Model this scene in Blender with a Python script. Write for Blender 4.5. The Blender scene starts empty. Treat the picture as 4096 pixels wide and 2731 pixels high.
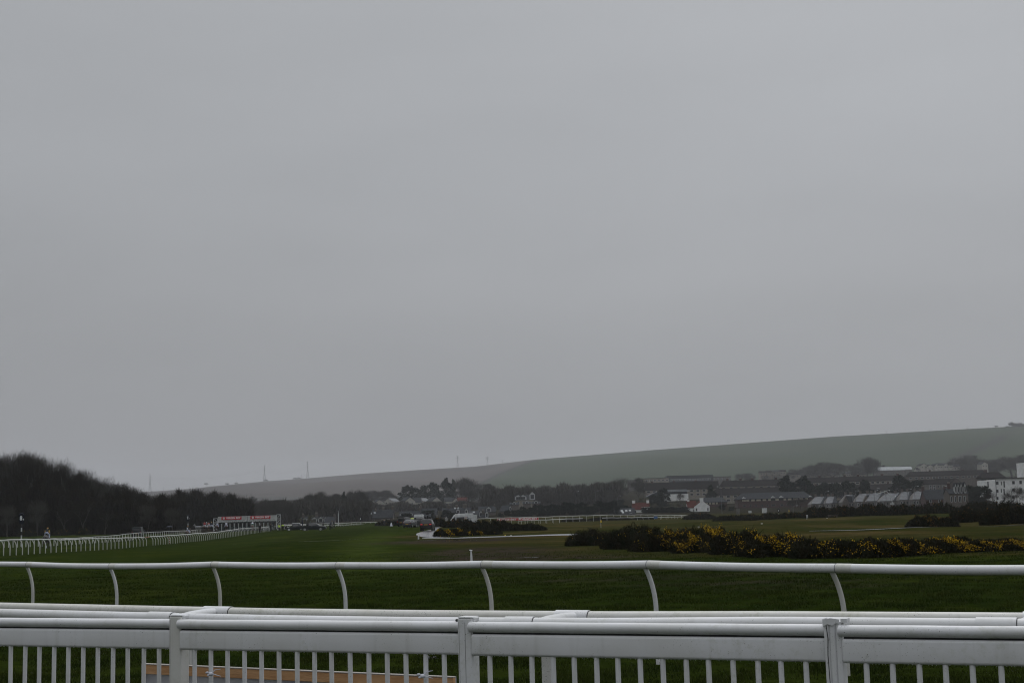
import bpy, math, random
import numpy as np
from mathutils import Vector, Matrix

rnd = random.Random(7)
PI = math.pi
sc = bpy.context.scene
COL = sc.collection

# ------------------------------------------------------------------ camera
EYE = 1.9
FPX = 5689.0                      # focal length in photo pixels (50 mm on a 36 mm wide frame)
PW, PH = 4096.0, 2731.0
PITCH = math.atan(697.0 / FPX)
ROLL = math.radians(1.6)
_f = Vector((0, math.cos(PITCH), math.sin(PITCH)))
_u0 = Vector((0, -math.sin(PITCH), math.cos(PITCH)))
_r0 = Vector((1, 0, 0))
CR = _r0 * math.cos(ROLL) - _u0 * math.sin(ROLL)
CU = _u0 * math.cos(ROLL) + _r0 * math.sin(ROLL)
cam_data = bpy.data.cameras.new('camera')
cam = bpy.data.objects.new('camera', cam_data)
COL.objects.link(cam)
m = Matrix.Identity(4)
for i in range(3):
    m[i][0] = CR[i]; m[i][1] = CU[i]; m[i][2] = -_f[i]
m[2][3] = EYE
cam.matrix_world = m
cam_data.sensor_fit = 'HORIZONTAL'
cam_data.sensor_width = 36.0
cam_data.lens = 36.0 * FPX / PW
cam_data.clip_start = 0.1
cam_data.clip_end = 20000
sc.camera = cam

# ------------------------------------------------------------------ world: overcast daylight
SUN_EL, SUN_AZ = 58.0, 25.0
world = bpy.data.worlds.new('World')
sc.world = world
world.use_nodes = True
wt = world.node_tree
wt.nodes.clear()
def wn(t, **k):
    n = wt.nodes.new(t)
    for a, b in k.items(): setattr(n, a, b)
    return n
sky = wn('ShaderNodeTexSky', sky_type='NISHITA')
sky.sun_disc = False
sky.sun_elevation = math.radians(SUN_EL)
sky.sun_rotation = math.radians(SUN_AZ)
sky.dust_density = 4.0
hsv = wn('ShaderNodeHueSaturation'); hsv.inputs['Saturation'].default_value = 0.30
wt.links.new(sky.outputs[0], hsv.inputs['Color'])
bg1 = wn('ShaderNodeBackground'); bg1.inputs['Strength'].default_value = 0.008
wt.links.new(hsv.outputs[0], bg1.inputs['Color'])
tc = wn('ShaderNodeTexCoord')
sep = wn('ShaderNodeSeparateXYZ'); wt.links.new(tc.outputs['Generated'], sep.inputs[0])
ramp = wn('ShaderNodeValToRGB')
els = ramp.color_ramp.elements
els[0].position = 0.0; els[0].color = (0.268, 0.275, 0.290, 1)
els[1].position = 1.0; els[1].color = (1.62, 1.66, 1.72, 1)
for p, c in ((0.06, (0.292, 0.300, 0.317, 1)), (0.14, (0.332, 0.341, 0.358, 1)), (0.24, (0.380, 0.393, 0.414, 1)), (0.38, (0.425, 0.440, 0.463, 1))):
    e = els.new(p); e.color = c
wt.links.new(sep.outputs['Z'], ramp.inputs[0])
# soft cloud mottling, stretched sideways
mp = wn('ShaderNodeMapping'); mp.inputs['Scale'].default_value = (1.2, 1.2, 5.0)
wt.links.new(tc.outputs['Generated'], mp.inputs[0])
nz = wn('ShaderNodeTexNoise'); nz.inputs['Scale'].default_value = 2.1; nz.inputs['Detail'].default_value = 4; nz.inputs['Roughness'].default_value = 0.45
wt.links.new(mp.outputs[0], nz.inputs['Vector'])
mr = wn('ShaderNodeMapRange'); mr.inputs['To Min'].default_value = 0.87; mr.inputs['To Max'].default_value = 1.03
mr.inputs['From Min'].default_value = 0.2; mr.inputs['From Max'].default_value = 0.8
wt.links.new(nz.outputs['Fac'], mr.inputs['Value'])
# brighter towards the right of the view (the thinner cloud), darker away to the left
mrx = wn('ShaderNodeMapRange'); mrx.inputs['From Min'].default_value = -0.5; mrx.inputs['From Max'].default_value = 0.15
mrx.inputs['To Min'].default_value = 0.84; mrx.inputs['To Max'].default_value = 1.0
wt.links.new(sep.outputs['X'], mrx.inputs['Value'])
mu0 = wn('ShaderNodeMath', operation='MULTIPLY')
wt.links.new(mr.outputs[0], mu0.inputs[0]); wt.links.new(mrx.outputs[0], mu0.inputs[1])
mry = wn('ShaderNodeMapRange'); mry.inputs['From Min'].default_value = -0.6; mry.inputs['From Max'].default_value = 0.3  # unseen sky behind the camera dimmed to darken the fence's near faces
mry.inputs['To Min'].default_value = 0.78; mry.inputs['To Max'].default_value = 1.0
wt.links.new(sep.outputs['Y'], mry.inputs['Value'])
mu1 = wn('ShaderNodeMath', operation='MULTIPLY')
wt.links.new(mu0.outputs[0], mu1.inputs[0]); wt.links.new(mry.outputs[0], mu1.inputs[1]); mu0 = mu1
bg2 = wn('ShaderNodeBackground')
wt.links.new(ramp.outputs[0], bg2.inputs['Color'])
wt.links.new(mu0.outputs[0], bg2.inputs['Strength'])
ad = wn('ShaderNodeAddShader'); wo = wn('ShaderNodeOutputWorld')
wt.links.new(bg1.outputs[0], ad.inputs[0]); wt.links.new(bg2.outputs[0], ad.inputs[1])
wt.links.new(ad.outputs[0], wo.inputs['Surface'])

sun_data = bpy.data.lights.new('sun', 'SUN')
sun_data.energy = 0.5
sun_data.angle = math.radians(40)
sun_data.color = (1.0, 0.985, 0.96)
sun = bpy.data.objects.new('sun', sun_data)
COL.objects.link(sun)
_a, _e = math.radians(SUN_AZ), math.radians(SUN_EL)
_d = Vector((math.sin(_a) * math.cos(_e), math.cos(_a) * math.cos(_e), math.sin(_e)))
sun.rotation_euler = _d.to_track_quat('Z', 'Y').to_euler()
sun.location = (0, -20, 40)

vs = sc.view_settings
sc.display_settings.display_device = 'sRGB'
vs.view_transform = 'Standard'; vs.look = 'None'; vs.exposure = 0.0; vs.gamma = 1.0
try: vs.use_curve_mapping = False
except Exception: pass
sc.cycles.filter_width = 1.1
sc.cycles.max_bounces = 6
sc.cycles.volume_bounces = 1
sc.cycles.transparent_max_bounces = 8

# ------------------------------------------------------------------ from photo pixel + distance to a place
def ray(px, py):
    return _f + CR * ((px - PW / 2) / FPX) + CU * ((PH / 2 - py) / FPX)
def at(px, py, D):
    d = ray(px, py)
    t = D / d.y
    return Vector((d.x * t, D, EYE + d.z * t))
def proj(p):
    v = Vector(p) - Vector((0, 0, EYE))
    z = v.dot(_f)
    return PW / 2 + FPX * v.dot(CR) / z, PH / 2 - FPX * v.dot(CU) / z
def hor(px):
    return 2062.0 - (px - 2048.0) * math.tan(ROLL)

# ------------------------------------------------------------------ terrain height
_ctrl = [  # photo x, photo row of the ground there, distance
    (3, 2221, 113), (104, 2215, 117), (209, 2209, 126), (342, 2202, 139), (494, 2194, 162), (576, 2185, 182),
    (690, 2173, 204), (811, 2161, 222), (931, 2146, 253), (1004, 2135, 284), (1070, 2127, 316),
    (10, 2190, 228), (200, 2184, 232), (353, 2175, 254), (487, 2163, 264), (650, 2143, 330), (806, 2132, 360),
    (185, 2193, 172), (345, 2185, 170),
    (855, 2125, 350), (990, 2122, 350), (1120, 2113, 350),
    (1250, 2122, 300), (1320, 2118, 289), (1620, 2105, 300), (1711, 2123, 227), (1640, 2108, 284),
    (2000, 2124, 177), (1800, 2145, 145), (1840, 2105, 325), (2300, 2086, 440), (2600, 2076, 420), (2403, 2109, 215),
    (2310, 2182, 86), (2530, 2200, 76), (2800, 2207, 67), (3000, 2217, 60), (3300, 2228, 55), (3500, 2228, 53), (4000, 2218, 51),
    (2800, 2081, 380), (3000, 2083, 330), (3228, 2075, 262), (3400, 2069, 245), (3700, 2105, 122), (4000, 2096, 124),
    (3600, 2057, 290), (3900, 2052, 290), (2800, 2110, 170), (3200, 2100, 150), (3500, 2095, 150),
    (0, 2147, 372), (300, 2136, 372), (600, 2131, 378), (2800, 2054, 700), (2200, 2064, 700), (3300, 2045, 640), (4000, 2030, 600),
    (1500, 2090, 560), (1000, 2107, 560), (300, 2132, 560),
]
_P = []
for cx, cy, cD in _ctrl:
    w = at(cx, cy, cD)
    _P.append((w.x / w.y, math.log(cD), w.z))
for D in (5, 9, 14, 20, 30, 42):
    for u in (-0.6, -0.3, 0.0, 0.3, 0.6):
        _P.append((u, math.log(D), 0.0))
for u in (-0.2, 0.0, 0.1): _P.append((u, math.log(70), 0.0))
for u in (-0.42, -0.3): _P.append((u, math.log(80), -0.25))
for u in (-0.1, 0.0): _P.append((u, math.log(120), 0.0))
_P = np.array(_P)
def tz(X, Y):
    X = np.atleast_1d(np.asarray(X, float)); Y = np.atleast_1d(np.asarray(Y, float))
    Yc = np.maximum(Y, 4.0)
    u = np.clip(X / Yc, -0.62, 0.62); l = np.log(np.clip(Yc, 4.0, 620.0))
    num = np.zeros_like(u); den = np.full_like(u, 1e-12)
    for pu, pl, pz in _P:
        w = np.exp(-(((u - pu) / 0.045) ** 2 + ((l - pl) / 0.16) ** 2)) + 2e-3 * np.exp(-(((u - pu) / 0.16) ** 2 + ((l - pl) / 0.5) ** 2))
        num += w * pz; den += w
    z = num / den
    # gentle swells of the links land
    g = np.clip((Y - 60) / 60, 0, 1) * np.clip((X / Yc + 0.0) / 0.06, 0, 1) * np.clip((420 - Y) / 200, 0, 1)
    z += g * (0.16 * np.sin(X * 0.11 + Y * 0.05) + 0.14 * np.sin(Y * 0.093 - X * 0.031) + 0.08 * np.sin(X * 0.23 - Y * 0.17 + 1))
    # the town slope
    d = np.hypot(X, Yc)
    rise = np.interp(Y, [0, 620, 700, 900, 1000, 1150, 1500, 1900, 2400, 9000], [0, 0, 1.0, 5.5, 10, 15, 25, 35, 50, 60])
    z = z + rise * np.interp(X / Yc, [-0.16, -0.10, -0.02, 0.03, 0.09], [.75, .60, .62, .72, 1.0])
    return z
def z1(X, Y): return float(tz(X, Y)[0])
def gnd(px, D, py=2120):
    p = at(px, py, D)
    for _ in range(3):
        p.z = z1(p.x, p.y)
        q = proj(p); p2 = at(px, q[1], D); p = Vector((p2.x, D, z1(p2.x, D)))
    return p
def ground_at(px, py):
    """where the line of sight through a pixel meets the ground"""
    d = ray(px, py)
    Ds = np.exp(np.linspace(math.log(8), math.log(1500), 900))
    t = Ds / d.y
    X = d.x * t; Z = EYE + d.z * t
    below = Z <= tz(X, Ds)
    i = int(np.argmax(below)) if below.any() else len(Ds) - 1
    return Vector((X[i], Ds[i], float(tz(X[i], Ds[i])[0])))

# ------------------------------------------------------------------ mesh building
class MB:
    def __init__(s): s.v = []; s.f = []; s.M = None
    def add(s, vs, fs):
        o = len(s.v)
        if s.M is not None: vs = [tuple(s.M @ Vector(p)) for p in vs]
        s.v += [tuple(p) for p in vs]
        s.f += [tuple(i + o for i in f) for f in fs]
        return s
    def box(s, c, d, rz=0, ry=0):
        x, y, z = d[0] / 2, d[1] / 2, d[2] / 2
        R = Matrix.Translation(Vector(c)) @ Matrix.Rotation(rz, 4, 'Z') @ Matrix.Rotation(ry, 4, 'Y')
        vs = [tuple(R @ Vector((sx * x, sy * y, sz * z))) for sx in (-1, 1) for sy in (-1, 1) for sz in (-1, 1)]
        return s.add(vs, [(0, 1, 3, 2), (4, 6, 7, 5), (0, 4, 5, 1), (2, 3, 7, 6), (0, 2, 6, 4), (1, 5, 7, 3)])
    def tube(s, pts, rad, n=8, caps=True, sq=(1, 1), up=None):
        pts = [Vector(p) for p in pts]
        if not hasattr(rad, '__len__'): rad = [rad] * len(pts)
        vs = []; fs = []
        prev = None
        for i, p in enumerate(pts):
            a = pts[max(i - 1, 0)]; b = pts[min(i + 1, len(pts) - 1)]
            t = (b - a).normalized() if (b - a).length > 1e-9 else Vector((0, 0, 1))
            if prev is None:
                ref = Vector(up) if up is not None else (Vector((0, 0, 1)) if abs(t.z) < 0.9 else Vector((0, 1, 0)))
            else: ref = prev
            e2 = (ref - t * ref.dot(t)).normalized(); e1 = t.cross(e2).normalized()
            prev = e2
            for k in range(n):
                an = 2 * PI * k / n
                vs.append(tuple(p + e1 * math.cos(an) * rad[i] * sq[0] + e2 * math.sin(an) * rad[i] * sq[1]))
        for i in range(len(pts) - 1):
            for k in range(n):
                a = i * n + k; b = i * n + (k + 1) % n
                fs.append((a, b, b + n, a + n))
        if caps:
            fs.append(tuple(range(n - 1, -1, -1))); fs.append(tuple((len(pts) - 1) * n + k for k in range(n)))
        return s.add(vs, fs)
    def ell(s, c, r, nu=10, nv=7, half=False):
        vs = []; fs = []
        v0 = 0.0
        for j in range(nv + 1):
            th = (PI * 0.5 if half else PI) * j / nv
            for i in range(nu):
                a = 2 * PI * i / nu
                vs.append((c[0] + r[0] * math.sin(th) * math.cos(a), c[1] + r[1] * math.sin(th) * math.sin(a), c[2] + r[2] * math.cos(th)))
        for j in range(nv):
            for i in range(nu):
                a = j * nu + i; b = j * nu + (i + 1) % nu
                fs.append((a, a + nu, b + nu, b))
        return s.add(vs, fs)
    def prism(s, poly, axis, a, b):
        """polygon (2-d) pushed along an axis from a to b; axis 'x': poly is (y,z); 'y': (x,z); 'z': (x,y)"""
        n = len(poly)
        def P(p, t):
            return {'x': (t, p[0], p[1]), 'y': (p[0], t, p[1]), 'z': (p[0], p[1], t)}[axis]
        vs = [P(p, a) for p in poly] + [P(p, b) for p in poly]
        fs = [tuple(range(n - 1, -1, -1)), tuple(range(n, 2 * n))]
        for i in range(n):
            j = (i + 1) % n
            fs.append((i, j, j + n, i + n))
        return s.add(vs, fs)
    def plate(s, q, t=0.02):
        """a quad (4 points) given a thickness along its normal"""
        q = [Vector(p) for p in q]
        nrm = (q[1] - q[0]).cross(q[3] - q[0]).normalized() * (t / 2)
        vs = [p - nrm for p in q] + [p + nrm for p in q]
        n = len(q)
        fs = [tuple(range(n - 1, -1, -1)), tuple(range(n, 2 * n))] + [(i, (i + 1) % n, (i + 1) % n + n, i + n) for i in range(n)]
        return s.add(vs, fs)
    def mesh(s, name):
        me = bpy.data.meshes.new(name)
        me.from_pydata(s.v, [], s.f)
        me.update()
        return me
    def build(s, name, mat, parent=None, smooth=False, bevel=0, seg=2):
        me = s.mesh(name)
        fixn(me)
        if bevel: bevel_mesh(me, bevel, seg)
        o = bpy.data.objects.new(name, me)
        COL.objects.link(o)
        if mat: me.materials.append(mat)
        if smooth: shade(me)
        if parent: o.parent = parent
        return o
import bmesh
def fixn(me):
    bm = bmesh.new(); bm.from_mesh(me)
    bmesh.ops.recalc_face_normals(bm, faces=bm.faces)
    bm.to_mesh(me); bm.free()
def bevel_mesh(me, w, seg=2):
    bm = bmesh.new(); bm.from_mesh(me)
    bmesh.ops.remove_doubles(bm, verts=bm.verts, dist=1e-5)
    ed = [e for e in bm.edges if len(e.link_faces) == 2 and e.calc_face_angle(0) > 0.6]
    bmesh.ops.bevel(bm, geom=ed, offset=w, segments=seg, profile=0.5, affect='EDGES', clamp_overlap=True)
    bm.to_mesh(me); bm.free()
def shade(me, ang=0.7):
    for p in me.polygons: p.use_smooth = True
    try: me.set_sharp_from_angle(angle=ang)
    except Exception: pass
def tag(o, label=None, cat=None, group=None, kind=None):
    if label: o['label'] = label
    if cat: o['category'] = cat
    if group: o['group'] = group
    if kind: o['kind'] = kind
    return o
def thing(name, label, cat, loc=(0, 0, 0), rz=0, group=None):
    o = bpy.data.objects.new(name, None)
    o.empty_display_size = 0.3
    COL.objects.link(o)
    o.location = loc; o.rotation_euler = (0, 0, rz)
    return tag(o, label, cat, group)
def copy_tree(o, parent=None):
    c = o.copy(); COL.objects.link(c)
    if parent: c.parent = parent
    for ch in list(o.children): copy_tree(ch, c)
    return c
def rawmesh(name, V, F, mat, attrs=None):
    """fast mesh from numpy arrays: V (n,3), F (m,k)"""
    me = bpy.data.meshes.new(name)
    V = np.asarray(V, np.float32); F = np.asarray(F, np.int32)
    k = F.shape[1]
    me.vertices.add(len(V)); me.vertices.foreach_set('co', V.ravel())
    me.loops.add(F.size); me.loops.foreach_set('vertex_index', F.ravel())
    me.polygons.add(len(F))
    me.polygons.foreach_set('loop_start', np.arange(0, F.size, k, dtype=np.int32))
    if attrs:
        for nm, arr in attrs.items():
            a = me.attributes.new(nm, 'FLOAT', 'POINT'); a.data.foreach_set('value', np.asarray(arr, np.float32))
    me.update(calc_edges=True)
    if mat: me.materials.append(mat)
    return me
def linkme(name, me, parent=None):
    o = bpy.data.objects.new(name, me); COL.objects.link(o)
    if parent: o.parent = parent
    return o

# ------------------------------------------------------------------ materials
def mat(name, col, rough=0.7, col2=None, scale=3.0, amount=0.5, bump=0.0, bscale=40, metal=0.0, spec=0.5, detail=4, coord='Object', stretch=None, emit=None):
    m = bpy.data.materials.new(name); m.use_nodes = True
    nt = m.node_tree; b = nt.nodes['Principled BSDF']
    b.inputs['Roughness'].default_value = rough
    b.inputs['Metallic'].default_value = metal
    b.inputs['Specular IOR Level'].default_value = spec
    b.inputs['Base Color'].default_value = (*col, 1)
    t = nt.nodes.new('ShaderNodeTexCoord')
    src = t.outputs[coord]
    if stretch:
        mpn = nt.nodes.new('ShaderNodeMapping'); mpn.inputs['Scale'].default_value = stretch
        nt.links.new(src, mpn.inputs[0]); src = mpn.outputs[0]
    c2 = col2 if col2 else tuple(c * 0.72 for c in col)
    n = nt.nodes.new('ShaderNodeTexNoise'); n.inputs['Scale'].default_value = scale; n.inputs['Detail'].default_value = detail
    nt.links.new(src, n.inputs['Vector'])
    r = nt.nodes.new('ShaderNodeMapRange'); r.inputs['From Min'].default_value = 0.35; r.inputs['From Max'].default_value = 0.65
    r.inputs['To Max'].default_value = amount if not col2 else 1.0
    nt.links.new(n.outputs['Fac'], r.inputs['Value'])
    mx = nt.nodes.new('ShaderNodeMix'); mx.data_type = 'RGBA'
    mx.inputs[6].default_value = (*col, 1); mx.inputs[7].default_value = (*c2, 1)
    nt.links.new(r.outputs[0], mx.inputs[0]); nt.links.new(mx.outputs[2], b.inputs['Base Color'])
    if bump:
        n2 = nt.nodes.new('ShaderNodeTexNoise'); n2.inputs['Scale'].default_value = bscale; n2.inputs['Detail'].default_value = 3
        nt.links.new(src, n2.inputs['Vector'])
        bp = nt.nodes.new('ShaderNodeBump'); bp.inputs['Strength'].default_value = bump; bp.inputs['Distance'].default_value = 0.02
        nt.links.new(n2.outputs['Fac'], bp.inputs['Height']); nt.links.new(bp.outputs[0], b.inputs['Normal'])
    if emit:
        b.inputs['Emission Color'].default_value = (*emit[0], 1); b.inputs['Emission Strength'].default_value = emit[1]
    return m

def white_pvc(name, base=(0.66, 0.67, 0.69), dirt=0.5, spk=0.62, blotch=0.45):
    """white rail plastic with grime blotches and small black specks"""
    m = bpy.data.materials.new(name); m.use_nodes = True
    nt = m.node_tree; b = nt.nodes['Principled BSDF']; L = nt.links
    t = nt.nodes.new('ShaderNodeTexCoord')
    def noise(scale, detail, rough=0.5, st=None):
        src = t.outputs['Object']
        if st:
            q = nt.nodes.new('ShaderNodeMapping'); q.inputs['Scale'].default_value = st; L.new(src, q.inputs[0]); src = q.outputs[0]
        n = nt.nodes.new('ShaderNodeTexNoise'); n.inputs['Scale'].default_value = scale; n.inputs['Detail'].default_value = detail; n.inputs['Roughness'].default_value = rough
        L.new(src, n.inputs['Vector']); return n.outputs['Fac']
    def rng(v, a, c, d, e):
        r = nt.nodes.new('ShaderNodeMapRange'); r.inputs[1].default_value = a; r.inputs[2].default_value = c; r.inputs[3].default_value = d; r.inputs[4].default_value = e
        L.new(v, r.inputs[0]); return r.outputs[0]
    def mix(fac, c1, c2):
        x = nt.nodes.new('ShaderNodeMix'); x.data_type = 'RGBA'
        L.new(fac, x.inputs[0])
        for i, c in ((6, c1), (7, c2)):
            if isinstance(c, tuple): x.inputs[i].default_value = (*c, 1)
            else: L.new(c, x.inputs[i])
        return x.outputs[2]
    c = mix(rng(noise(2.3, 5), 0.35, 0.7, 0, blotch), base, (base[0] * 0.78, base[1] * 0.77, base[2] * 0.70))
    mk = nt.nodes.new('ShaderNodeMath'); mk.operation = 'MULTIPLY'
    L.new(rng(noise(38, 6, 0.75), 0.60, 0.70, 0, dirt), mk.inputs[0]); L.new(rng(noise(1.7, 3), 0.45, 0.62, 0, 1), mk.inputs[1])
    c = mix(mk.outputs[0], c, (0.17, 0.165, 0.13))
    mk2 = nt.nodes.new('ShaderNodeMath'); mk2.operation = 'MULTIPLY'
    L.new(rng(noise(110, 2), spk + 0.06, spk + 0.10, 0, 0.85), mk2.inputs[0]); L.new(rng(noise(3.1, 2), 0.5, 0.6, 0, 1), mk2.inputs[1])
    c = mix(mk2.outputs[0], c, (0.05, 0.05, 0.04))
    # rain streaks running down, and thin algae
    c = mix(rng(noise(14, 3, .5, (1, 1, .06)), 0.56, 0.74, 0, dirt * .45), c, (0.36, 0.36, 0.33))
    mk3 = nt.nodes.new('ShaderNodeMath'); mk3.operation = 'MULTIPLY'
    L.new(rng(noise(21, 5, .7), 0.50, 0.66, 0, dirt * .45), mk3.inputs[0]); L.new(rng(noise(1.1, 3), 0.50, 0.60, 0, 1), mk3.inputs[1])
    c = mix(mk3.outputs[0], c, (0.30, 0.32, 0.20))
    L.new(c, b.inputs['Base Color'])
    L.new(rng(noise(9, 4), 0.3, 0.7, 0.28, 0.5), b.inputs['Roughness'])
    bp = nt.nodes.new('ShaderNodeBump'); bp.inputs['Strength'].default_value = 0.12; bp.inputs['Distance'].default_value = 0.004
    L.new(noise(60, 3), bp.inputs['Height']); L.new(bp.outputs[0], b.inputs['Normal'])
    return m
PVC = white_pvc('white_plastic')
PVC_D = white_pvc('weathered_white_plastic', (0.60, 0.60, 0.58), 0.85, 0.58, 0.7)
PVC_FAR = mat('far_white_plastic', (0.56, 0.57, 0.57), 0.5, (0.44, 0.44, 0.42), 0.8, spec=0.2)
M = dict(
    black=mat('black_plastic', (0.012, 0.012, 0.013), 0.4),
    rubber=mat('tyre_rubber', (0.015, 0.015, 0.015), 0.8, scale=8),
    glass=mat('dark_glass', (0.012, 0.014, 0.016), 0.08, spec=0.8),
    chrome=mat('alloy', (0.45, 0.46, 0.47), 0.3, metal=0.7),
    paint_black=mat('black_paint', (0.010, 0.010, 0.012), 0.35, (0.022, 0.022, 0.022), 1.5),
    paint_dark=mat('dark_blue_grey_paint', (0.012, 0.016, 0.019), 0.4, (0.02, 0.023, 0.023), 1.5, spec=0.3),
    paint_grey=mat('grey_paint', (0.10, 0.105, 0.11), 0.25),
    paint_brown=mat('dark_grey_paint', (0.020, 0.019, 0.019), 0.35, spec=0.35),
    paint_silver=mat('silver_paint', (0.060, 0.063, 0.067), 0.45, spec=0.3),
    paint_white=mat('white_paint', (0.55, 0.57, 0.58), 0.3, (0.42, 0.43, 0.43), 2),
    paint_yellow=mat('yellow_green_paint', (0.45, 0.55, 0.05), 0.4),
    red_light=mat('tail_light', (0.35, 0.01, 0.01), 0.3, emit=((1.0, 0.05, 0.06), 0.55)),
    red_lens=mat('red_lens', (0.20, 0.008, 0.008), 0.25),
    amber_plate=mat('number_plate', (0.55, 0.30, 0.04), 0.4),
    lens=mat('head_light', (0.6, 0.62, 0.62), 0.15),
    banner=mat('red_banner', (0.50, 0.022, 0.035), 0.5, (0.42, 0.018, 0.03), 1.2),
    letters=mat('white_lettering', (0.78, 0.79, 0.79), 0.5),
    letters_g=mat('grey_lettering', (0.16, 0.17, 0.19), 0.5),
    gate_green=mat('dark_green_paint', (0.010, 0.026, 0.021), 0.45, (0.016, 0.035, 0.028), 2),
    gate_white=mat('gate_white_paint', (0.50, 0.52, 0.52), 0.45, (0.36, 0.37, 0.36), 1.5),
    navy=mat('navy_board', (0.008, 0.011, 0.017), 0.9, spec=0.1),
    skin=mat('skin', (0.24, 0.145, 0.105), 0.6),
    hair=mat('hair', (0.03, 0.02, 0.015), 0.8),
    boots=mat('black_leather', (0.012, 0.011, 0.010), 0.4),
    cl_black=mat('black_cloth', (0.014, 0.014, 0.016), 0.85),
    cl_navy=mat('navy_cloth', (0.016, 0.022, 0.035), 0.85),
    cl_grey=mat('grey_cloth', (0.22, 0.22, 0.22), 0.85),
    cl_hivis=mat('high_visibility_cloth', (0.50, 0.72, 0.06), 0.7),
    cl_white=mat('white_cloth', (0.62, 0.64, 0.70), 0.7, (0.5, 0.52, 0.58), 8),
    cl_blue=mat('pale_blue_cloth', (0.36, 0.40, 0.58), 0.7, (0.5, 0.52, 0.62), 9),
    cl_yellow=mat('yellow_cloth', (0.72, 0.48, 0.10), 0.6, (0.6, 0.38, 0.06), 9),
    cl_red=mat('red_cloth', (0.30, 0.02, 0.025), 0.7),
    cl_orange=mat('orange_cloth', (0.26, 0.055, 0.028), 0.7),
    cl_green=mat('green_cloth', (0.05, 0.18, 0.12), 0.6),
    cl_tan=mat('tan_cloth', (0.42, 0.27, 0.12), 0.7),
    horse_bay=mat('bay_coat', (0.050, 0.022, 0.012), 0.5, (0.03, 0.014, 0.008), 2),
    horse_dark=mat('dark_coat', (0.012, 0.009, 0.008), 0.45),
    horse_chestnut=mat('chestnut_coat', (0.075, 0.030, 0.014), 0.5),
    horse_grey=mat('grey_coat', (0.20, 0.20, 0.20), 0.55, (0.10, 0.10, 0.10), 3),
    tail=mat('tail_hair', (0.010, 0.008, 0.007), 0.7),
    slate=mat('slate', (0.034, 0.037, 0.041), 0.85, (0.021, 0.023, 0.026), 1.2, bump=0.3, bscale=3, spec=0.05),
    slate_l=mat('wet_slate_sheen', (0.125, 0.132, 0.140), 0.6, (0.085, 0.09, 0.098), 0.9, bump=0.3, bscale=3, spec=0.2),  # paleness is the sky's sheen on wet slate put into the colour
    tile_br=mat('brown_roof_tile', (0.020, 0.018, 0.018), 0.95, (0.017, 0.015, 0.015), 0.6, bump=0.3, bscale=3, spec=0.03),
    tile_red=mat('red_pantile', (0.075, 0.024, 0.019), 0.9, (0.048, 0.016, 0.013), 1.5, bump=0.5, bscale=5, spec=0.06),
    render_w=mat('white_render', (0.72, 0.73, 0.72), 0.8, (0.60, 0.61, 0.60), 0.8, bump=0.2, bscale=6),
    render_c=mat('cream_render', (0.22, 0.20, 0.165), 0.85, (0.16, 0.145, 0.12), 0.6),
    render_p=mat('pale_pebble_dash', (0.135, 0.127, 0.118), 0.9, (0.09, 0.085, 0.08), 0.6),
    stone=mat('grey_brown_stone', (0.105, 0.092, 0.078), 0.9, (0.07, 0.06, 0.052), 1.5),
    brick=mat('dark_red_brick', (0.060, 0.028, 0.025), 0.85, (0.042, 0.023, 0.021), 1.3),
    trim=mat('white_trim', (0.45, 0.46, 0.46), 0.5),
    pane=mat('window_pane', (0.030, 0.033, 0.036), 0.15),
    panel_c=mat('cream_panel', (0.52, 0.48, 0.38), 0.7),
    render_l=mat('pale_cream_render', (0.36, 0.35, 0.31), 0.85, (0.28, 0.27, 0.24), 0.5),
    metal_roof=mat('grey_sheet_roof', (0.075, 0.075, 0.073), 0.5, (0.06, 0.06, 0.058), 0.15, spec=0.05, stretch=(1, 1, 1)),
    white_roof=mat('wet_white_roof', (0.30, 0.32, 0.33), 0.5, (0.22, 0.235, 0.25), 0.4, spec=0.2),
    dark_clad=mat('dark_cladding', (0.020, 0.026, 0.032), 0.5),
    bark=mat('grey_brown_bark', (0.034, 0.028, 0.022), 0.9, (0.034, 0.028, 0.023), 2.0),
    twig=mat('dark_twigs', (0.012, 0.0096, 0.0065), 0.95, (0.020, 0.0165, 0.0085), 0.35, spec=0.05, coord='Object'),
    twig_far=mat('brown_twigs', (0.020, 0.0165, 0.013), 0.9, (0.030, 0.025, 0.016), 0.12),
    conifer=mat('dark_conifer_needles', (0.010, 0.015, 0.011), 0.9, (0.017, 0.023, 0.015), 0.5, spec=0.05),
    line_w=mat('worn_paint', (0.16, 0.15, 0.11), 0.9, (0.05, 0.06, 0.03), 1.5),
    leaf_ol=mat('olive_leaves', (0.040, 0.044, 0.016), 0.8, (0.065, 0.060, 0.022), 0.6),
    gorse=mat('dark_gorse', (0.011, 0.014, 0.006), 0.9, (0.024, 0.021, 0.010), 2.5, spec=0.1),
    gorse_fl=mat('gorse_flowers', (0.58, 0.38, 0.012), 0.8, (0.28, 0.17, 0.007), 5, spec=0.1),
    gorse_fd=mat('faded_gorse_flowers', (0.17, 0.085, 0.008), 0.8, (0.09, 0.05, 0.007), 3, spec=0.1),
    steel=mat('galvanised_steel', (0.10, 0.105, 0.11), 0.6),
    blue=mat('blue_plastic', (0.03, 0.10, 0.26), 0.5),
    wood=mat('sawn_pine', (0.58, 0.34, 0.17), 0.7, (0.44, 0.23, 0.10), 3.0, stretch=(1, 1, 8), bump=0.2, bscale=20),
    wood_top=mat('wet_board_edge', (0.34, 0.31, 0.28), 0.5),
    board=mat('white_faced_board', (0.52, 0.53, 0.57), 0.5, (0.46, 0.47, 0.51), 2),
    tape=mat('orange_tape', (0.34, 0.07, 0.03), 0.7),
    flag=mat('yellow_flag', (0.70, 0.48, 0.04), 0.6),
)
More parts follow.
